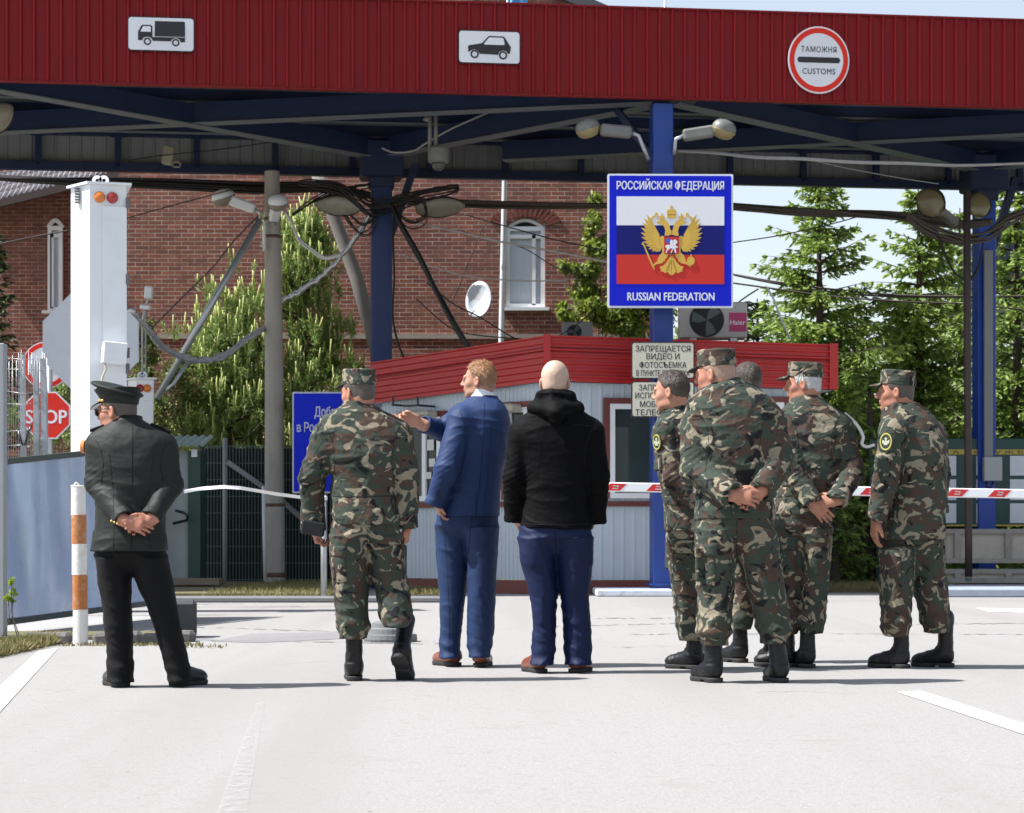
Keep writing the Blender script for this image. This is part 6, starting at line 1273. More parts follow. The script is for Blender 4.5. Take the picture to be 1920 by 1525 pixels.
def clumpy(name, label, px, D, clumps, mats, n, ls, seed, stems=None, cat='shrub', group=None, up=0.):
    """leafy plant: clumps of (dx px, y px, radius m, weight) filled with single leaves, plus woody stems"""
    rs = np.random.RandomState(seed); base = Vector((X(px,D),D,0)); t = thing(name, label, cat, base, group); Lf = Leaves(); tot = sum(c[3] for c in clumps); st = MB()
    for (cx,cy,r,wt) in clumps:
        dz = rs.uniform(-.5,.5)*r; c = np.array(W(cx,cy,D+dz)-base); k = max(10,int(n*wt/tot)); sub = max(4,int(r*9)); cs = [c+unit(rs.randn(3))*r*rs.rand()**.45*np.array([1,1,.85]) for _ in range(sub)]
        for q in cs:
            sr = r*rs.uniform(.22,.45)
            for _ in range(k//sub):
                p = q+rs.randn(3)*sr*.55; d = unit(rs.randn(3)+np.array([0,0,up-.15])); Lf.quad(p, d, unit(np.cross(d,rs.randn(3))), ls*rs.uniform(.6,1.3), ls*rs.uniform(.45,.7), rs.randint(len(mats)) if len(mats) < 3 else (0 if rs.rand() < .6 else rs.randint(1,len(mats))))
        st.tube([Vector((rs.uniform(-.1,.1),rs.uniform(-.1,.1),0)), Vector(c*np.array([.55,.55,.5])), Vector(c)],[min(.035,ls*.2),min(.02,ls*.12),.004],5,False)
    st.build('trunk', BARK, None).parent = t; Lf.build('crown', mats, t); return t
clumpy('maple_tree','bright leafy young maple behind the country sign and booth',1150,39.6,[(1120,370,0.16,.3),(1112,420,0.25,.6),(1130,470,0.32,.9),(1065,505,0.21,.5),(1100,520,0.41,1.2),(1058,588,0.23,.6),(1105,590,0.41,1.4),(1150,600,0.48,1.6),(1195,590,0.44,1.4),(1160,560,0.46,1.2),(1240,600,0.46,1.1),(1210,500,0.57,1),(1190,400,0.57,.8),(1230,440,0.57,.8)],[MAPL,SHR],16000,.09,1,cat='tree')
clumpy('leafy_bush','rusty green bush between the white column and the pine',290,36.5,[(270,600,.28,.9),(285,650,.38,1.5),(265,690,.34,1.2),(310,700,.45,1.6),(330,770,.6,2),(300,800,.5,1.5),(350,720,.4,1.0),(260,640,.25,.8)],[SHR,PIN,RUSTL],9000,.06,2,group='bushes behind the gate'); clumpy('leafy_bush','olive bush behind the stop sign',120,28.5,[(115,745,.25,.8),(130,790,.32,1.2),(110,830,.35,1.2),(60,790,.3,.8),(20,770,.3,.8),(145,730,.2,.5)],[SHR,PIN],4500,.05,3,group='bushes behind the gate')
clumpy('leafy_bush','green bush behind the mesh fence',560,39.5,[(400,830,.5,1),(480,820,.6,1),(560,800,.7,1.2),(640,790,.7,1.2),(700,720,.5,.8)],[PIN,SHR],6000,.07,4,group='bushes behind the gate')
clumpy('small_weed','small leafy weed growing at the foot of the left gate post',20,16.7,[(22,1092,.03,.6),(16,1125,.04,1),(25,1112,.03,.5)],[MAPL],200,.028,5,cat='weed')
clumpy('leafy_bush','light bush in the shade behind the right end of the booth',1585,36.8,[(1580,760,.35,1),(1600,800,.4,1),(1610,960,.35,1),(1600,1030,.4,1.1),(1640,1000,.3,.7)],[MAPL,SPR],5000,.055,6,group='bushes behind the gate')
def pine(label, px, D, seed, ytop=430, kr=1.):
    rs = np.random.RandomState(seed); base = Vector((X(px,D),D,0)); t = thing('pine_tree', label, 'tree', base); Lf = Leaves(); m = MB(); H = W(0,ytop,D).z; m.tube([Vector((0,0,0)),Vector((.05,0,H*.6)),Vector((0,0,H))],[.13,.09,.02],8); cd = MB(); br = MB()
    tips = []
    for k in range(66):
        z = rs.uniform(.12,1)**.9*H; f = 1-z/H; L_ = kr*(1.62*f**.6+.12)*rs.uniform(.45,1.05); a = rs.rand()*6.283; e = np.array([math.cos(a)*L_,math.sin(a)*L_,min(H*1.0,z+L_*.28)]); br.tube([Vector((0,0,z-.1)),Vector((e[0]*.55,e[1]*.55,z+.02)),Vector(e)],[.025,.016,.008],4,False); tips.append(e)
        for j in range(4): tips.append(e*np.array([.55,.55,1])+np.array([rs.randn()*.22,rs.randn()*.22,rs.randn()*.18-.06]))
    for e in tips:
        for s_ in range(5):
            o = e+rs.randn(3)*np.array([.10,.10,.07]); d = unit(np.array([rs.randn()*.35,rs.randn()*.35,1])); ln = rs.uniform(.14,.30)
            for q in range(26):
                p = o+d*ln*rs.rand(); nd = unit(d*.75+rs.randn(3)*.6); Lf.quad(p, nd, unit(np.cross(nd,rs.randn(3))), rs.uniform(.08,.13), .015, 0)
            if rs.rand() < .62: c0 = o+d*ln*.8; L2 = rs.uniform(.10,.30); cd.tube([Vector(c0),Vector(c0+unit(d*np.array([.4,.4,1]))*L2*1.25)],[.020,.011],5)
    m.build('trunk', BARK, None).parent = t; br.build('branches', BARK, None).parent = t; Lf.build('crown', [PIN], t); cd.build('candles', CAN, None, True).parent = t
pine('bushy pine with tall yellow-green candles behind the concrete pole', 562, 38.0, 4, 440, 1.0); pine('smaller pine with yellow-green candles left of the concrete pole', 425, 37.2, 9, 560, .9)
# grass and dry litter
GR = leaf_mat('dry verge grass', (.10,.11,.03), (.30,.25,.11), .3, .8, 3)
def grass(name, areas, n, h, seed, lab):
    rs = np.random.RandomState(seed); Lf = Leaves()
    for (x0,x1,D0,D1,z0,wt) in areas:
        for _ in range(int(n*wt)):
            p = np.array([rs.uniform(x0,x1),rs.uniform(D0,D1),z0]); d = unit(np.array([rs.randn()*.55,rs.randn()*.55,1])); Lf.quad(p, d, unit(np.cross(d,rs.randn(3))), h*rs.uniform(.3,1.2), .010, 0)
    return tag(Lf.build(name,[GR],None), kind='stuff')
grass('verge_grass',[(X(-40,14.6),X(20,14.6),14.2,16.6,0,2.2),(X(20,15.6),X(60,15.6),15.2,16.6,0,1.1),(X(60,16.2),X(112,16.2),15.9,16.6,0,.7)],1500,.09,1,'')
grass('dry_litter',[(X(112,15.9),X(380,15.9),15.8,16.02,0.0,.3),(X(300,15.6),X(420,15.6),15.5,15.8,0,.08)],900,.035,2,'')
grass('verge_grass',[(X(385,27.7),X(640,27.7),27.3,35,.06,2.4),(X(1480,32),X(1800,32),31.4,33.5,.06,1.6),(X(740,29.3),X(830,29.3),29.2,29.7,.03,.3)],2000,.10,3,'')
# distant wood beyond everything
rs = np.random.RandomState(12); Lf = Leaves()
for k in range(75):
    x = rs.uniform(-42,46); H = rs.uniform(4.5,9.0)*(1.0 if x < 14 else .75); y = rs.uniform(72,84)
    for _ in range(420):
        u = rs.rand()**.7; r = 1.9*(1-u)**.6; a = rs.rand()*6.283; p = np.array([x+math.cos(a)*r*rs.rand()**.5, y+math.sin(a)*r, .3+u*H]); d = unit(rs.randn(3)); Lf.quad(p, d, unit(np.cross(d,rs.randn(3))), .6, .32, 0 if rs.rand() < .75 else 1)
tag(Lf.build('far_woods',[SPR,SHR],None), kind='stuff')
# ---------------------------------------------------------------- the nine people
OLIVE = cloth('dark olive dress cloth', (.0080,.0110,.0093), .12, .65, .0, 900, .15, .3); BLKT = cloth('black trouser cloth', (.0020,.0020,.0026), .15, .8, 0, 900, .3)
NAVY = cloth('royal blue suit cloth', (.008,.026,.090), .10, .65, 0, 900, .14, .3); NAVYT = cloth('slate blue trouser cloth', (.010,.026,.078), .10, .7, 0, 900, .12, .25); SOFT = cloth('black softshell', (.0011,.0011,.0016), .2, .75, 0, 900, .14, .12); INDIGO = cloth('indigo trouser cloth', (.0022,.0085,.043), .10, .65, 0, 900, .14, .25)
WHITEC = cloth('white shirt cotton', (.75,.76,.8), .04, .8)
BROWNH = hair_mat('dark brown hair', (.022,.016,.012), (.085,.062,.046)); BLOND = hair_mat('reddish blond hair', (.20,.085,.032), (.50,.27,.13)); GREYH = hair_mat('silver grey hair', (.30,.30,.30), (.72,.72,.72)); STUB = hair_mat('greying stubble', (.03,.024,.02), (.11,.09,.075)); SHAVE = hair_mat('shaved fair stubble', (.25,.15,.115), (.40,.26,.20)); PALEST = hair_mat('pale shaved stubble', (.40,.28,.215), (.55,.40,.31))
GOLD = M('gold braid', (.62,.44,.14), .35, .1, 60, metal=.7); VISBLK = M('black patent visor', (.01,.01,.014), .12, .1, 10, coat=.5)
CUT = [(-.13,-.085),(-.085,-.075),(-.035,-.045),(-.012,.0),(.012,.005),(.03,.020),(.045,.058),(.075,.085),(.12,.090)]
BUZZ = [(-.13,-.065),(-.085,-.058),(-.035,-.035),(-.012,.01),(.012,.012),(.03,.030),(.045,.062),(.075,.088),(.12,.095)]

TOPCUT = [(-.13,-.01),(-.09,.0),(-.03,.035),(.02,.045),(.045,.066),(.075,.090),(.12,.097)]
CUT2 = [(-.13,-.07),(-.085,-.06),(-.04,-.025),(-.015,.012),(.01,.018),(.03,.035),(.045,.062),(.075,.088),(.12,.095)]
# ---- officer in dress uniform and peaked cap
p = person(11.5, 'man in a dark olive dress uniform and peaked cap with both hands clasped behind him', 258,
  [(786,216,264,.072,-.005),(796,203,280,.085),(806,184,305,.10),(818,170,322,.118),(836,163,331,.135),(870,166,328,.15),(915,176,318,.155),(955,180,309,.152),(990,178,310,.16),(1014,174,313,.168),(1033,171,315,.172)],
  [dict(pelvis=[(1010,178,309,.15),(1040,179,310,.155),(1062,180,312,.14)], rows=[(1045,180,246,0,.14),(1086,184,246,0,.115),(1144,193,246,0,.10),(1200,200,248,0,.093),(1255,203,249,0,.092),(1278,200,249,0,.10)]),
   dict(rows=[(1045,247,312,0,.14),(1086,253,322,0,.115),(1144,279,332,0,.10),(1200,297,345,0,.093),(1255,312,357,0,.092),(1276,317,359,0,.10)])],
  [dict(j=[(188,838,0),(183,908,-.03),(228,968,-.20)], r=[24,23,18], hand=dict(f=(1,-.06,-.30), n=(.1,1,-.25), side=1, curl=(.55,.6,.65,.7), out=.045)),
   dict(j=[(307,838,0),(319,910,-.03),(287,964,-.165)], r=[24,23,18], hand=dict(f=(-1,-.02,-.36), n=(.1,-1,-.35), side=1, curl=(.75,.8,.85,.9), out=.04))],
  dict(c=(220,771,.02), yaw=-68, pitch=-4, s=1.02, fat=1.12), OLIVE, BLKT, SKIN2, seed=11, folds=.62, collar=[(240,789,.0,.078,.072,.045)])
put_boot(p['root'], 'shoe', p['L'](228,1289,.0)*np.array([1,1,0]), -30, low=True, mat=SHOEBLK); put_boot(p['root'], 'shoe', p['L'](331,1284,.0)*np.array([1,1,0])+np.array([0,.05,0]), 34, low=True, mat=SHOEBLK)
hair(p, STUB, BUZZ, .004, .004, .003)
r = p['root']; Rt = p['hR']@headR(0,7); T = (Rt*1.02, p['hc']+np.array([0,0,0]))
F = Field((-.16,-.18,.0),(.16,.19,.22),.0046); F.loft([(.038,0,-.010,.084,.107),(.062,0,-.010,.086,.109),(.088,0,-.006,.090,.112)],2,.003,1)
Rc = np.array(headR(0,13)); F.ell((0,.008,.116),(.130,.148,.024),Rc,.015); F.cone((0,-.0,.080),(0,.004,.118),.094,.118,.01,(0,1,0),1.1,cap=True); o = F.mesh('cap', OLIVE, r, T)
V = Field((-.10,.05,-.04),(.10,.19,.07),.0042)
def fn(X,Y,Z): return np.maximum(np.maximum((np.sqrt((X/.080)**2+((Y-.082)/.070)**2)-1)*.075, np.abs(Z-(.044-.62*(Y-.085)-2.4*X*X))*.85-.004), .080-Y)
V.put(fn,(-.1,.05,-.03),(.1,.19,.07),.002); V.mesh('visor', VISBLK, o, T)
m = MB(); pts = [Vector(T[0]@np.array([.090*math.sin(a),-.010+.113*math.cos(a),.050])+T[1]) for a in np.linspace(-1.15,1.15,18)]; m.tube(pts, .0065, 8); o2 = m.build('cap_cord', GOLD, None, True); o2.parent = o
m = MB(); Lh = lambda x,y,z: Vector(p['hc']+p['hR']@np.array([x,y,z])*1.02)
for sx in (-1,1):
    m.tube([Lh(sx*.012,.112,.008),Lh(sx*.030,.110,.016),Lh(sx*.052,.100,.012),Lh(sx*.056,.098,-.008),Lh(sx*.035,.108,-.016),Lh(sx*.014,.112,-.006),Lh(sx*.012,.112,.008)], .0035, 6)
    m.tube([Lh(sx*.052,.100,.010),Lh(sx*.078,.05,.012),Lh(sx*.082,-.01,.006)], .003, 6); m.lathe(Lh(sx*.034,.104,0),p['hR']@np.array([0,1,0]),[(.021,0),(.021,.003)],14)
o = m.build('glasses', VISBLK, None, True); o.parent = r
for sx,(x0,y0,x1,y1) in ((-1,(205,806,170,821)),(1,(284,806,321,823))):
    a,b = Vector(p['L'](x0,y0,0)),Vector(p['L'](x1,y1,0)); m = MB(); m.beam(a+Vector((0,0,.030)),b+Vector((0,0,.036)),.060,.016,bev=.004); o = m.build('epaulette', BLKT, None); o.parent = r
m = MB()
for k in range(3): c = Vector(p['L'](209+5.5*k,977+2.5*k,-.250)); m.lathe(c,(0,-1,0),[(.006,0),(.006,.004),(.003,.006)],10)
o = m.build('cuff_buttons', GOLD, None); o.parent = r
m = MB(); c = Vector(p['L'](158,838,0)); m.poly((c,Vector((.3,.95,0)).normalized(),Vector((0,0,1)),Vector((-.95,.3,0)).normalized()), circ(.028,20,0,0,.036), -.01,.012); o = m.build('arm_badge', M('orange badge thread',(.5,.19,.05),.8), None); o.parent = r
eyes(p, STUB)
J = p['jacket']; seam(p,J,[(249,800),(248,860),(247,930)]); seam(p,J,[(247,996),(246,1033)],.004); seam(p,J,[(178,824),(189,842),(194,870),(190,905)]); seam(p,J,[(318,826),(306,845),(301,872),(306,905)]); seam(p,J,[(205,850),(212,920),(214,1000),(212,1030)],.0018); seam(p,J,[(288,850),(280,920),(278,1000),(282,1030)],.0018); seam(p,p['trousers'],[(246,1036),(247,1066)],.003)
c = p['L'](240,789,.0); F = Field(c-.13,c+.13,.005); F.loft([(c[2]-.028,c[0],c[1],.084,.078),(c[2]+.026,c[0],c[1],.074,.069)],2,.004,1); F.mesh('collar', BLKT, p['root'])

# ---- soldier walking away, black case in his left hand
p = person(12.0, 'soldier in camouflage and field cap walking away with a black case in one hand', 680,
  [(760,642,700,.07,0),(768,630,713,.085),(778,612,738,.10),(793,600,757,.118),(815,597,763,.132),(856,612,757,.145),(890,620,746,.138),(930,622,742,.134),(955,621,746,.146),(983,624,751,.155)],
  [dict(pelvis=[(960,624,748,.135),(1000,617,752,.15),(1030,618,752,.13)], rows=[(1005,617,690,0,.145),(1052,618,692,0,.13),(1107,626,690,0,.115),(1150,631,690,0,.11),(1178,632,692,0,.12),(1194,640,686,0,.10)]),
   dict(rows=[(1005,684,754,0,.145),(1052,692,760,.02,.13),(1099,704,766,.02,.12),(1140,711,771,-.03,.12),(1160,712,773,-.05,.13),(1173,720,764,-.07,.10)])],
  [dict(j=[(615,822,0),(585,895,.01),(587,982,.06)], r=[30,24,21], hand=dict(f=(.25,.1,-1), n=(1,.2,.1), side=1, curl=(1.0,1.05,1.1,1.1), out=.02)),
   dict(j=[(745,822,0),(761,890,.0),(763,980,.04)], r=[30,23,20], hand=dict(f=(-.05,.15,-1), n=(-1,.2,0), side=-1, curl=(.8,.85,.9,1.0), out=.02))],
  dict(c=(671,736,.02), yaw=-45, pitch=-4, fat=1.08), CAMO[0], CAMO[0], SKIN2, seed=3, collar=[(671,762,.0,.082,.075,.05)])
put_boot(p['root'],'boot', p['L'](664,1277,0)*np.array([1,1,0]), -6, lean=(0,-.01)); put_boot(p['root'],'boot', p['L'](752,1268,.0)*np.array([1,1,0])+np.array([-.02,-.10,0]), 14, pitch=42, lean=(-.02,.0))
hair(p, STUB, BUZZ, .005, .004); field_cap(p, CAMO[0], tilt=5, seed=1); eyes(p)
garment_bit(p,'pocket',p['L'](627,1058,-.02),(.013,.08,.09),CAMO[0],8,.012); garment_bit(p,'pocket',p['L'](754,1050,.02),(.013,.08,.085),CAMO[0],-8,.012)
garment_bit(p,'sleeve_pocket',p['L'](582,856,.0),(.011,.05,.065),CAMO[0],6,.01,14); garment_bit(p,'sleeve_pocket',p['L'](777,862,.0),(.011,.05,.055),CAMO[0],-6,.01,-8)
J = p['jacket']; seam(p,J,[(612,800),(624,830),(628,870),(622,905)]); seam(p,J,[(748,800),(738,830),(734,870),(740,905)]); seam(p,J,[(618,930),(650,932),(690,931),(746,930)],.0035); T_ = p['trousers']; seam(p,T_,[(688,990),(690,1040)],.003); drape(p,T_,'pocket_flap',[(619,1022),(650,1026),(649,1046),(620,1044)],.008,CAMO[0]); drape(p,T_,'pocket',[(619,1042),(648,1046),(650,1092),(626,1092)],.006,CAMO[0]); drape(p,T_,'pocket_flap',[(728,1024),(754,1020),(757,1042),(730,1046)],.008,CAMO[0]); drape(p,T_,'pocket',[(730,1046),(756,1042),(758,1086),(736,1090)],.006,CAMO[0])
cs = bpy.data.objects.new  # the case he carries
m = MB(); c = W(587,991,11.97); m.box(c,(.066,.018,.040),Matrix.Rotation(R_(9),3,'Y'),.008); o = m.build('leather_case', LEATHER); tag(o,'black leather case carried in the hand of the walking soldier','case')

# ---- man in blue suit pointing left
p = person(13.3, 'fair-haired man in a royal blue suit pointing to the left with his arm out', 876,
  [(744,882,926,.075,.02),(750,873,938,.10,.02),(760,861,947,.13,.01),(773,848,954,.16),(795,842,957,.175),(840,838,953,.18),(880,834,944,.175),(920,829,938,.175),(950,826,937,.18),(968,824,937,.185)],
  [dict(pelvis=[(940,822,934,.16),(985,815,935,.175),(1020,815,934,.155)], rows=[(990,816,880,.06,.16),(1042,818,879,.06,.135),(1116,824,873,.05,.115),(1180,825,866,.05,.105),(1215,824,862,.05,.105),(1232,825,862,.04,.115)]),
   dict(rows=[(990,868,935,-.05,.16),(1042,876,933,-.05,.135),(1116,877,929,-.05,.115),(1180,876,926,-.05,.105),(1215,877,921,-.05,.105),(1231,880,918,-.05,.115)])],
  [dict(j=[(865,790,-.11),(838,882,-.19),(818,938,-.15)], r=[25,24,18], hand=dict(f=(.25,.35,-1), n=(1,.2,0), side=1, curl=(.6,.7,.8,.9), out=.0)),
   dict(j=[(866,782,.13),(830,808,.16),(800,798,.05)], r=[24,20,16], hand=dict(f=(-1,-.12,.52), n=(-.2,-.75,-.65), side=-1, curl=(.15,1.25,1.3,1.3), index=.03, out=.062, thumb=(.8,.45,.4), s=1.25))],
  dict(c=(898,714,.02), yaw=-72, pitch=2, s=.97), NAVY, NAVYT, SKIN, seed=21, folds=.55)
put_boot(p['root'],'shoe',p['L'](851,1249,.05)*np.array([1,1,0]), -34, low=True, mat=SHOEBRN); put_boot(p['root'],'shoe',p['L'](900,1248,-.05)*np.array([1,1,0]), 10, low=True, mat=SHOEBRN)
hair(p, hair_mat('short fair side hair',(.20,.10,.05),(.36,.21,.13)), BUZZ, .0035, .004, .002, 2); o = hair(p, BLOND, TOPCUT, .0048, .014, .006, 3); strands(p,o,BLOND,1500,.020,3); eyes(p, BLOND)
L = p['L']; F = Field(L(870,760,-.12)-.06, L(935,725,.15)+.06, .005)
c = L(902,737,.02); F.loft([(c[2]-.04,c[0]+.006,c[1],.081,.081),(c[2]+.022,c[0]+.004,c[1],.070,.072)],2,.002,1); F.mesh('shirt_collar', WHITEC, p['root'])
F = Field(L(865,770,-.16)-.06, L(945,730,.2)+.06, .005); c = L(909,748,.02); F.loft([(c[2]-.05,c[0],c[1],.106,.10),(c[2]+.018,c[0],c[1],.080,.078)],2,.002,1); F.mesh('jacket_collar', NAVY, p['root'])
m = MB(); 
for k in range(4): m.lathe(Vector(L(822.5-.4*k,921+5*k,-.232)),(-.2,-1,0),[(.006,0),(.006,.004)],10)
o = m.build('cuff_buttons', SHOEBLK, None); o.parent = p['root']
J = p['jacket']; seam(p,J,[(908,756),(906,820),(902,880),(893,966)]); seam(p,J,[(862,768),(872,800),(872,850),(862,905)]); seam(p,J,[(922,800),(916,880),(908,966)],.0018); seam(p,J,[(893,925),(891,968)],.004); seam(p,p['trousers'],[(884,972),(878,1040)],.003); seam(p,p['trousers'],[(832,985),(838,1060),(842,1140),(842,1228)],.0016); drape(p,J,'pocket_flap',[(842,918),(868,924),(867,933),(841,927)],.005,NAVY)

# ---- bald man in black softshell
p = person(12.7, 'bald man in a black hooded jacket and indigo trousers with hands in his pockets', 1045,
  [(752,1010,1072,.085,-.01),(766,998,1088,.105,-.01),(782,980,1108,.12),(800,968,1121,.132),(830,964,1124,.142),(880,980,1108,.14),(930,984,1102,.138),(965,980,1104,.148),(991,974,1109,.155)],
  [dict(pelvis=[(968,978,1104,.135),(1008,970,1111,.15),(1040,972,1110,.135)], rows=[(1010,971,1043,0,.145),(1051,975,1043,0,.13),(1116,994,1044,0,.108),(1180,1000,1041,0,.098),(1220,998,1040,0,.10),(1243,994,1037,0,.108)]),
   dict(rows=[(1010,1038,1112,0,.145),(1051,1042,1111,0,.13),(1116,1052,1104,0,.108),(1180,1057,1107,0,.098),(1220,1059,1108,0,.10),(1243,1062,1106,0,.108)])],
  [dict(j=[(983,812,0),(965,896,.0),(965,968,.06)], r=[26,22,19], hand=dict(f=(.35,.3,-1), n=(1,0,0), side=1, out=-.01)),
   dict(j=[(1108,812,0),(1120,896,-.02),(1117,968,.05)], r=[26,22,19], hand=dict(f=(-.35,.3,-1), n=(-1,0,0), side=-1, out=-.01))],
  dict(c=(1041,716,.015), yaw=9, pitch=-2, s=1.02, fat=1.1), SOFT, INDIGO, SKIN3, seed=31, folds=.8)
put_boot(p['root'],'shoe',p['L'](1012,1262,0)*np.array([1,1,0]), -22, low=True, mat=SHOEBRN); put_boot(p['root'],'shoe',p['L'](1080,1260,0)*np.array([1,1,0]), 20, low=True, mat=SHOEBRN)
hair(p, PALEST, BUZZ, .0035, .0035, .001)
L = p['L']; c = L(1042,757,-.03); F = Field(c-np.array([.22,.22,.16]), c+np.array([.22,.2,.12]), .0058)
F.loft([(c[2]-.03,c[0],c[1]+.02,.150,.115),(c[2]+.035,c[0],c[1]+.02,.105,.10),(c[2]+.078,c[0],c[1]+.03,.088,.09)],2,.01,3)
F.cone(c+np.array([-.13,-.03,-.025]), c+np.array([0,-.115,-.062]), .040,.044,.03); F.cone(c+np.array([.13,-.03,-.025]), c+np.array([0,-.115,-.062]), .040,.044,.03); F.cone(c+np.array([-.085,-.03,.045]), c+np.array([.085,-.03,.045]), .034,.034,.03); F.cone(c+np.array([0,-.10,-.05]), c+np.array([.0,-.115,-.12]), .05,.022,.03)
F.disp(lambda P: .008*(1-np.abs(2*vnoise(P*np.array([12,12,22]),3)-1))**2+.012*np.sin(P[:,2]*95+P[:,0]*18)*np.exp(-((P[:,0]-c[0])/.09)**2)*.35-.004); F.mesh('hood', SOFT, p['root'])
m = MB(); Lh = lambda x,y,z: Vector(p['hc']+p['hR']@np.array([x,y,z])*1.06)
for sx in (-1,1): m.tube([Lh(sx*.084,-.015,.012),Lh(sx*.084,.05,.014),Lh(sx*.076,.09,.010)], .0035, 6)
m.tube([Lh(-.076,.092,.01),Lh(-.03,.112,.006),Lh(.03,.112,.006),Lh(.076,.092,.01)], .006, 6); o = m.build('glasses', VISBLK, None, True); o.parent = p['root']
garment_bit(p,'pocket',L(1108,1048,-.03),(.012,.05,.035),INDIGO,-6,.008)
J = p['jacket']; seam(p,J,[(978,806),(998,799),(1016,797)]); seam(p,J,[(1110,800),(1090,797),(1072,797)]); seam(p,J,[(979,808),(990,835),(992,870),(986,905)]); seam(p,J,[(1110,806),(1098,835),(1096,870),(1104,905)]); seam(p,J,[(978,982),(1010,984),(1060,985),(1106,982)],.002); seam(p,J,[(1012,830),(1006,890),(1003,980)],.0018); T_ = p['trousers']; seam(p,T_,[(1042,992),(1042,1052)],.003); seam(p,T_,[(1018,1060),(1020,1130),(1019,1240)],.0015); seam(p,T_,[(1078,1060),(1080,1130),(1084,1240)],.0015); seam(p,T_,[(1062,1010),(1092,1008)],.003)

# ---- bare-headed soldier at the left of the group
p = person(13.0, 'bareheaded dark-haired soldier in camouflage seen side on at the left of the group', 1285,
  [(768,1246,1300,.075,.0),(778,1238,1309,.10),(792,1229,1322,.13),(810,1227,1330,.15),(850,1229,1330,.16),(900,1236,1326,.16),(941,1243,1322,.16),(970,1246,1322,.165),(994,1248,1322,.17)],
  [dict(pelvis=[(970,1250,1320,.15),(1005,1248,1322,.165),(1035,1248,1322,.15)], rows=[(1010,1248,1306,.05,.14),(1051,1251,1310,.05,.125),(1100,1258,1311,.05,.11),(1150,1266,1312,.05,.10),(1180,1268,1312,.05,.11),(1197,1274,1308,.04,.09)]),
   dict(rows=[(1010,1280,1330,-.02,.14),(1051,1290,1340,-.02,.125),(1100,1296,1342,-.02,.11),(1150,1300,1344,-.02,.10),(1180,1302,1346,-.02,.11),(1197,1308,1342,-.02,.09)])],
  [dict(j=[(1246,812,-.10),(1262,895,-.16),(1306,936,-.19)], r=[22,21,17], hand=dict(f=(1,.0,-.2), n=(0,-1,0), side=-1)),
   dict(j=[(1318,812,.10),(1336,895,.06),(1350,940,-.05)], r=[21,20,16])],
  dict(c=(1258,735,.0), yaw=-66, pitch=-3, s=1.03, fat=1.05), CAMO[1], CAMO[1], SKIN, seed=41, collar=[(1272,770,0,.080,.078,.055)])
put_boot(p['root'],'boot',p['L'](1302,1256,.05)*np.array([1,1,0]), -48, lean=(.0,.0)); put_boot(p['root'],'boot',p['L'](1340,1252,-.02)*np.array([1,1,0])+np.array([0,.25,0]), -65)
hair(p, BROWNH, CUT2, .0045, .006, .004, 5); o = hair(p, BROWNH, TOPCUT, .0050, .011, .006, 6); strands(p,o,BROWNH,1700,.015,4,lift=.22); eyes(p, BROWNH); patch(p,1234,829,-.145,.030,.045,-62)
garment_bit(p,'pocket',p['L'](1259,1040,.03),(.014,.08,.09),CAMO[1],18,.012); garment_bit(p,'sleeve_pocket',p['L'](1236,868,-.14),(.014,.05,.05),CAMO[1],20,.01,6)
J = p['jacket']; T_ = p['trousers']; drape(p,J,'pocket',[(1250,944),(1292,946),(1294,990),(1252,990)],.006,CAMO[1]); drape(p,J,'pocket_flap',[(1247,930),(1292,934),(1292,950),(1248,948)],.008,CAMO[1]); drape(p,T_,'pocket_flap',[(1252,1012),(1300,1014),(1300,1038),(1254,1036)],.008,CAMO[1]); drape(p,T_,'pocket',[(1254,1036),(1298,1040),(1298,1090),(1262,1088)],.006,CAMO[1]); seam(p,J,[(1258,792),(1270,815),(1276,850),(1270,890)])

# ---- big soldier in front
p = person(11.85, 'broad soldier in camouflage and field cap, nearest of the group, hands clasped at his back', 1385,
  [(711,1334,1388,.078,.01),(720,1325,1404,.09),(733,1309,1430,.112),(751,1293,1453,.135),(775,1286,1464,.15),(820,1292,1462,.165),(870,1304,1448,.16),(920,1308,1446,.155),(945,1304,1452,.165),(973,1303,1453,.172)],
  [dict(pelvis=[(945,1306,1450,.15),(990,1304,1454,.17),(1025,1305,1455,.15)], rows=[(995,1304,1382,0,.165),(1050,1305,1381,0,.14),(1101,1306,1376,0,.125),(1150,1308,1370,0,.115),(1185,1308,1370,0,.125),(1207,1318,1362,0,.10)]),
   dict(rows=[(995,1376,1455,0,.165),(1050,1384,1463,0,.14),(1101,1400,1470,0,.125),(1150,1414,1476,0,.115),(1183,1420,1482,0,.125),(1203,1430,1474,0,.10)])],
  [dict(j=[(1308,800,0),(1304,880,-.04),(1366,924,-.215)], r=[31,28,23], hand=dict(f=(1,-.05,-.10), n=(.1,1,-.25), side=1, curl=(.5,.55,.6,.65), out=.035, s=1.08)),
   dict(j=[(1444,800,0),(1462,868,-.04),(1430,916,-.175)], r=[31,28,22], hand=dict(f=(-1,-.02,-.50), n=(.1,-1,-.35), side=1, curl=(.7,.75,.8,.85), out=.03, s=1.08))],
  dict(c=(1341,702,.01), yaw=-58, pitch=-5, s=1.05, fat=1.1), CAMO[2], CAMO[2], SKIN2, seed=51, collar=[(1353,720,.0,.086,.08,.05)])
put_boot(p['root'],'boot',p['L'](1338,1281,0)*np.array([1,1,0]), -24, wd=1.04); put_boot(p['root'],'boot',p['L'](1462,1277,0)*np.array([1,1,0]), -8, wd=1.06, lean=(-.03,0))
hair(p, SHAVE, BUZZ, .0035, .0035, .002); field_cap(p, CAMO[2], tilt=3, seed=8); eyes(p)
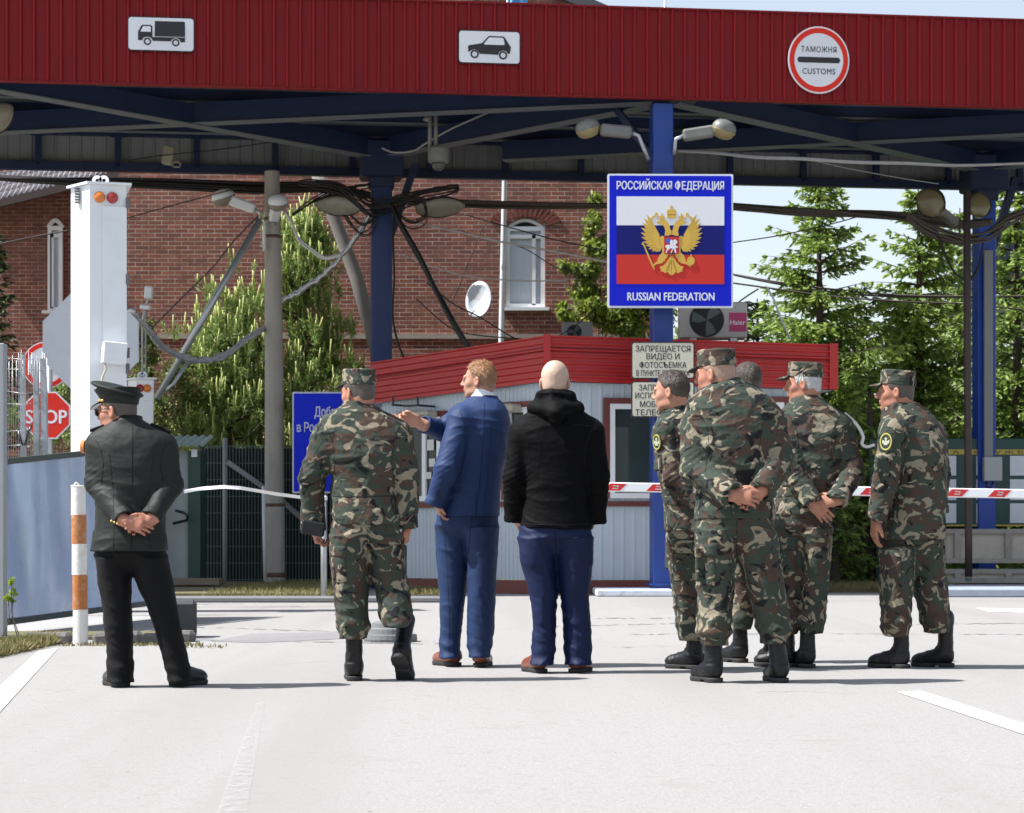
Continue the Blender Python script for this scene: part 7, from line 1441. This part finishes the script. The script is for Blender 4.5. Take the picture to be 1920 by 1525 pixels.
garment_bit(p,'pocket',p['L'](1324,1062,-.10),(.062,.016,.085),CAMO[2],16,.012); garment_bit(p,'pocket_flap',p['L'](1325,1036,-.115),(.066,.014,.028),CAMO[2],14,.008); garment_bit(p,'pocket',p['L'](1455,1060,.02),(.014,.08,.085),CAMO[2],-5,.012)
J = p['jacket']; T_ = p['trousers']; drape(p,T_,'pocket_flap',[(1307,1020),(1345,1019),(1343,1042),(1307,1044)],.010,CAMO[2]); drape(p,T_,'pocket',[(1308,1044),(1342,1043),(1340,1098),(1310,1098)],.007,CAMO[2]); drape(p,T_,'pocket',[(1432,1040),(1464,1036),(1468,1090),(1440,1092)],.007,CAMO[2]); seam(p,J,[(1312,775),(1326,800),(1330,840),(1322,885)]); seam(p,J,[(1440,772),(1428,800),(1424,840),(1432,875)]); seam(p,T_,[(1382,976),(1380,1060)],.003)

# ---- soldier hidden behind the big one
p = person(13.75, 'bareheaded short-haired soldier mostly hidden behind the broad soldier', 1400,
  [(736,1378,1428,.075),(748,1368,1440,.09),(764,1350,1460,.12),(790,1338,1470,.14),(850,1345,1462,.15),(910,1350,1455,.15),(968,1350,1455,.16)],
  [dict(pelvis=[(950,1352,1452,.14),(990,1352,1452,.155),(1020,1352,1452,.14)], rows=[(990,1352,1408,0,.14),(1045,1362,1412,0,.12),(1100,1369,1413,0,.105),(1140,1370,1412,0,.10),(1162,1370,1412,0,.105),(1178,1376,1406,0,.09)]),
   dict(rows=[(990,1400,1452,0,.14),(1045,1402,1450,0,.12),(1100,1420,1462,0,.105),(1140,1428,1470,0,.10),(1165,1428,1470,0,.105),(1180,1434,1466,0,.09)])],
  [dict(j=[(1352,805,0),(1345,880,-.02),(1370,930,-.16)], r=[22,20,16]), dict(j=[(1456,805,0),(1462,880,-.02),(1436,930,-.16)], r=[22,20,16])],
  dict(c=(1400,717,.0), yaw=-28, pitch=-3, s=1.02), CAMO[1], CAMO[1], SKIN, seed=61, folds=.8)
put_boot(p['root'],'boot',p['L'](1388,1243,0)*np.array([1,1,0]), -35); put_boot(p['root'],'boot',p['L'](1448,1240,0)*np.array([1,1,0]), -10)
hair(p, STUB, BUZZ, .006, .007, .003); o = hair(p, BROWNH, [(-.13,-.02),(-.02,.03),(.03,.05),(.075,.085),(.12,.09)], .0065, .009, .004); strands(p,o,BROWNH,900,.012,6)

# ---- white-haired soldier
p = person(13.2, 'white-haired soldier in camouflage and field cap with his hands joined behind his back', 1510,
  [(743,1490,1536,.075,.0),(753,1480,1548,.095),(766,1468,1566,.115),(784,1461,1584,.135),(812,1460,1592,.15),(850,1464,1590,.155),(895,1464,1582,.155),(930,1458,1570,.155),(966,1452,1562,.165)],
  [dict(pelvis=[(945,1456,1560,.15),(986,1449,1560,.165),(1015,1449,1558,.15)], rows=[(990,1449,1510,.06,.155),(1045,1452,1508,.06,.13),(1100,1457,1500,.06,.11),(1138,1459,1498,.06,.105),(1168,1457,1497,.06,.115),(1186,1462,1492,.06,.09)]),
   dict(rows=[(990,1494,1560,-.03,.155),(1045,1500,1556,-.03,.13),(1100,1501,1552,-.03,.11),(1138,1500,1548,-.03,.105),(1168,1499,1546,-.03,.115),(1185,1505,1540,-.03,.09)])],
  [dict(j=[(1476,800,-.03),(1486,880,-.13),(1518,936,-.21)], r=[23,22,18], hand=dict(f=(.75,0,-.75), n=(.1,1,-.1), side=1, curl=(.35,.4,.45,.5), out=.025, s=1.08)),
   dict(j=[(1575,805,.0),(1596,888,-.06),(1572,934,-.19)], r=[25,24,19], hand=dict(f=(-1,-.12,-.10), n=(.1,.9,-.45), side=-1, curl=(.7,.75,.8,.85), out=.02, s=1.08))],
  dict(c=(1506,720,.0), yaw=-72, pitch=-3, s=1.02), CAMO[0], CAMO[0], SKIN2, seed=71, collar=[(1514,748,.0,.082,.078,.05)])
put_boot(p['root'],'boot',p['L'](1476,1254,.06)*np.array([1,1,0]), -62); put_boot(p['root'],'boot',p['L'](1514,1254,-.03)*np.array([1,1,0]), -20)
o = hair(p, GREYH, [(-.13,-.075),(-.085,-.062),(-.035,-.035),(-.012,.0),(.012,-.015),(.03,.015),(.045,.058),(.075,.085),(.12,.090)], .005, .005, .004); strands(p,o,GREYH,1100,.014,5); field_cap(p, CAMO[0], tilt=6, seed=4); eyes(p, GREYH)
patch(p,1466,786,-.10,.024,.040,-78)
garment_bit(p,'pocket',p['L'](1461,1040,.02),(.016,.08,.09),CAMO[0],16,.012); garment_bit(p,'jacket_pocket',p['L'](1466,950,-.04),(.025,.085,.055),CAMO[0],22,.01)
J = p['jacket']; T_ = p['trousers']; drape(p,J,'pocket',[(1456,934),(1494,928),(1500,964),(1457,967)],.006,CAMO[0]); drape(p,J,'pocket_flap',[(1455,916),(1488,912),(1494,930),(1456,935)],.008,CAMO[0]); drape(p,T_,'pocket_flap',[(1449,1004),(1498,1008),(1492,1032),(1450,1028)],.010,CAMO[0]); drape(p,T_,'pocket',[(1451,1028),(1492,1034),(1490,1085),(1456,1082)],.007,CAMO[0]); seam(p,J,[(1478,775),(1492,800),(1498,840),(1496,870)]); seam(p,J,[(1568,790),(1560,815),(1558,850),(1568,890)]);

# ---- soldier at the right end
p = person(13.2, 'soldier in camouflage and field cap standing alone at the right, arm hanging by his side', 1708,
  [(757,1664,1722,.08,.0),(768,1656,1736,.10),(782,1652,1752,.13),(800,1651,1764,.15),(835,1654,1774,.17),(880,1660,1775,.175),(921,1662,1772,.17),(960,1660,1771,.172),(990,1654,1771,.178),(1011,1649,1772,.182)],
  [dict(pelvis=[(985,1654,1768,.16),(1020,1650,1770,.175),(1050,1650,1770,.155)], rows=[(1030,1650,1716,-.04,.16),(1075,1650,1716,-.05,.14),(1107,1651,1712,-.06,.125),(1150,1652,1706,-.06,.12),(1175,1652,1706,-.06,.13),(1190,1658,1700,-.06,.10)]),
   dict(rows=[(1030,1700,1770,.05,.16),(1075,1706,1773,.05,.14),(1107,1712,1776,.05,.125),(1150,1724,1780,.05,.12),(1170,1728,1782,.05,.13),(1184,1734,1776,.05,.10)])],
  [dict(j=[(1674,808,-.14),(1662,900,-.17),(1645,965,-.15)], r=[25,23,19], hand=dict(f=(-.12,.2,-1), n=(1,.3,0), side=1, curl=(.45,.5,.55,.6), out=.03, s=1.12)),
   dict(j=[(1752,815,.14),(1762,890,.15),(1760,950,.12)], r=[22,20,16])],
  dict(c=(1679,735,.0), yaw=-74, pitch=-1, s=1.03, fat=1.05), CAMO[1], CAMO[1], SKIN2, seed=81, collar=[(1692,765,.0,.084,.08,.055)])
put_boot(p['root'],'boot',p['L'](1690,1254,-.06)*np.array([1,1,0]), -56); put_boot(p['root'],'boot',p['L'](1773,1254,.05)*np.array([1,1,0]), -62)
hair(p, STUB, CUT, .005, .005, .003); field_cap(p, CAMO[1], tilt=6, seed=12); eyes(p, STUB); patch(p,1662,829,-.20,.036,.052,-30)
garment_bit(p,'pocket',p['L'](1664,1056,-.10),(.030,.05,.085),CAMO[1],24,.012); garment_bit(p,'sleeve_pocket',p['L'](1655,872,-.24),(.05,.018,.05),CAMO[1],18,.01,4); garment_bit(p,'pocket',p['L'](1768,1046,.05),(.014,.07,.08),CAMO[1],-10,.012)
J = p['jacket']; T_ = p['trousers']; drape(p,J,'pocket_flap',[(1640,852),(1672,850),(1674,868),(1638,870)],.010,CAMO[1]); drape(p,J,'pocket',[(1640,870),(1668,869),(1664,906),(1638,904)],.007,CAMO[1]); drape(p,T_,'pocket',[(1654,1030),(1690,1034),(1688,1086),(1655,1082)],.007,CAMO[1]); seam(p,J,[(1682,780),(1696,810),(1698,850),(1690,900)]); seam(p,T_,[(1712,1014),(1712,1080)],.003)
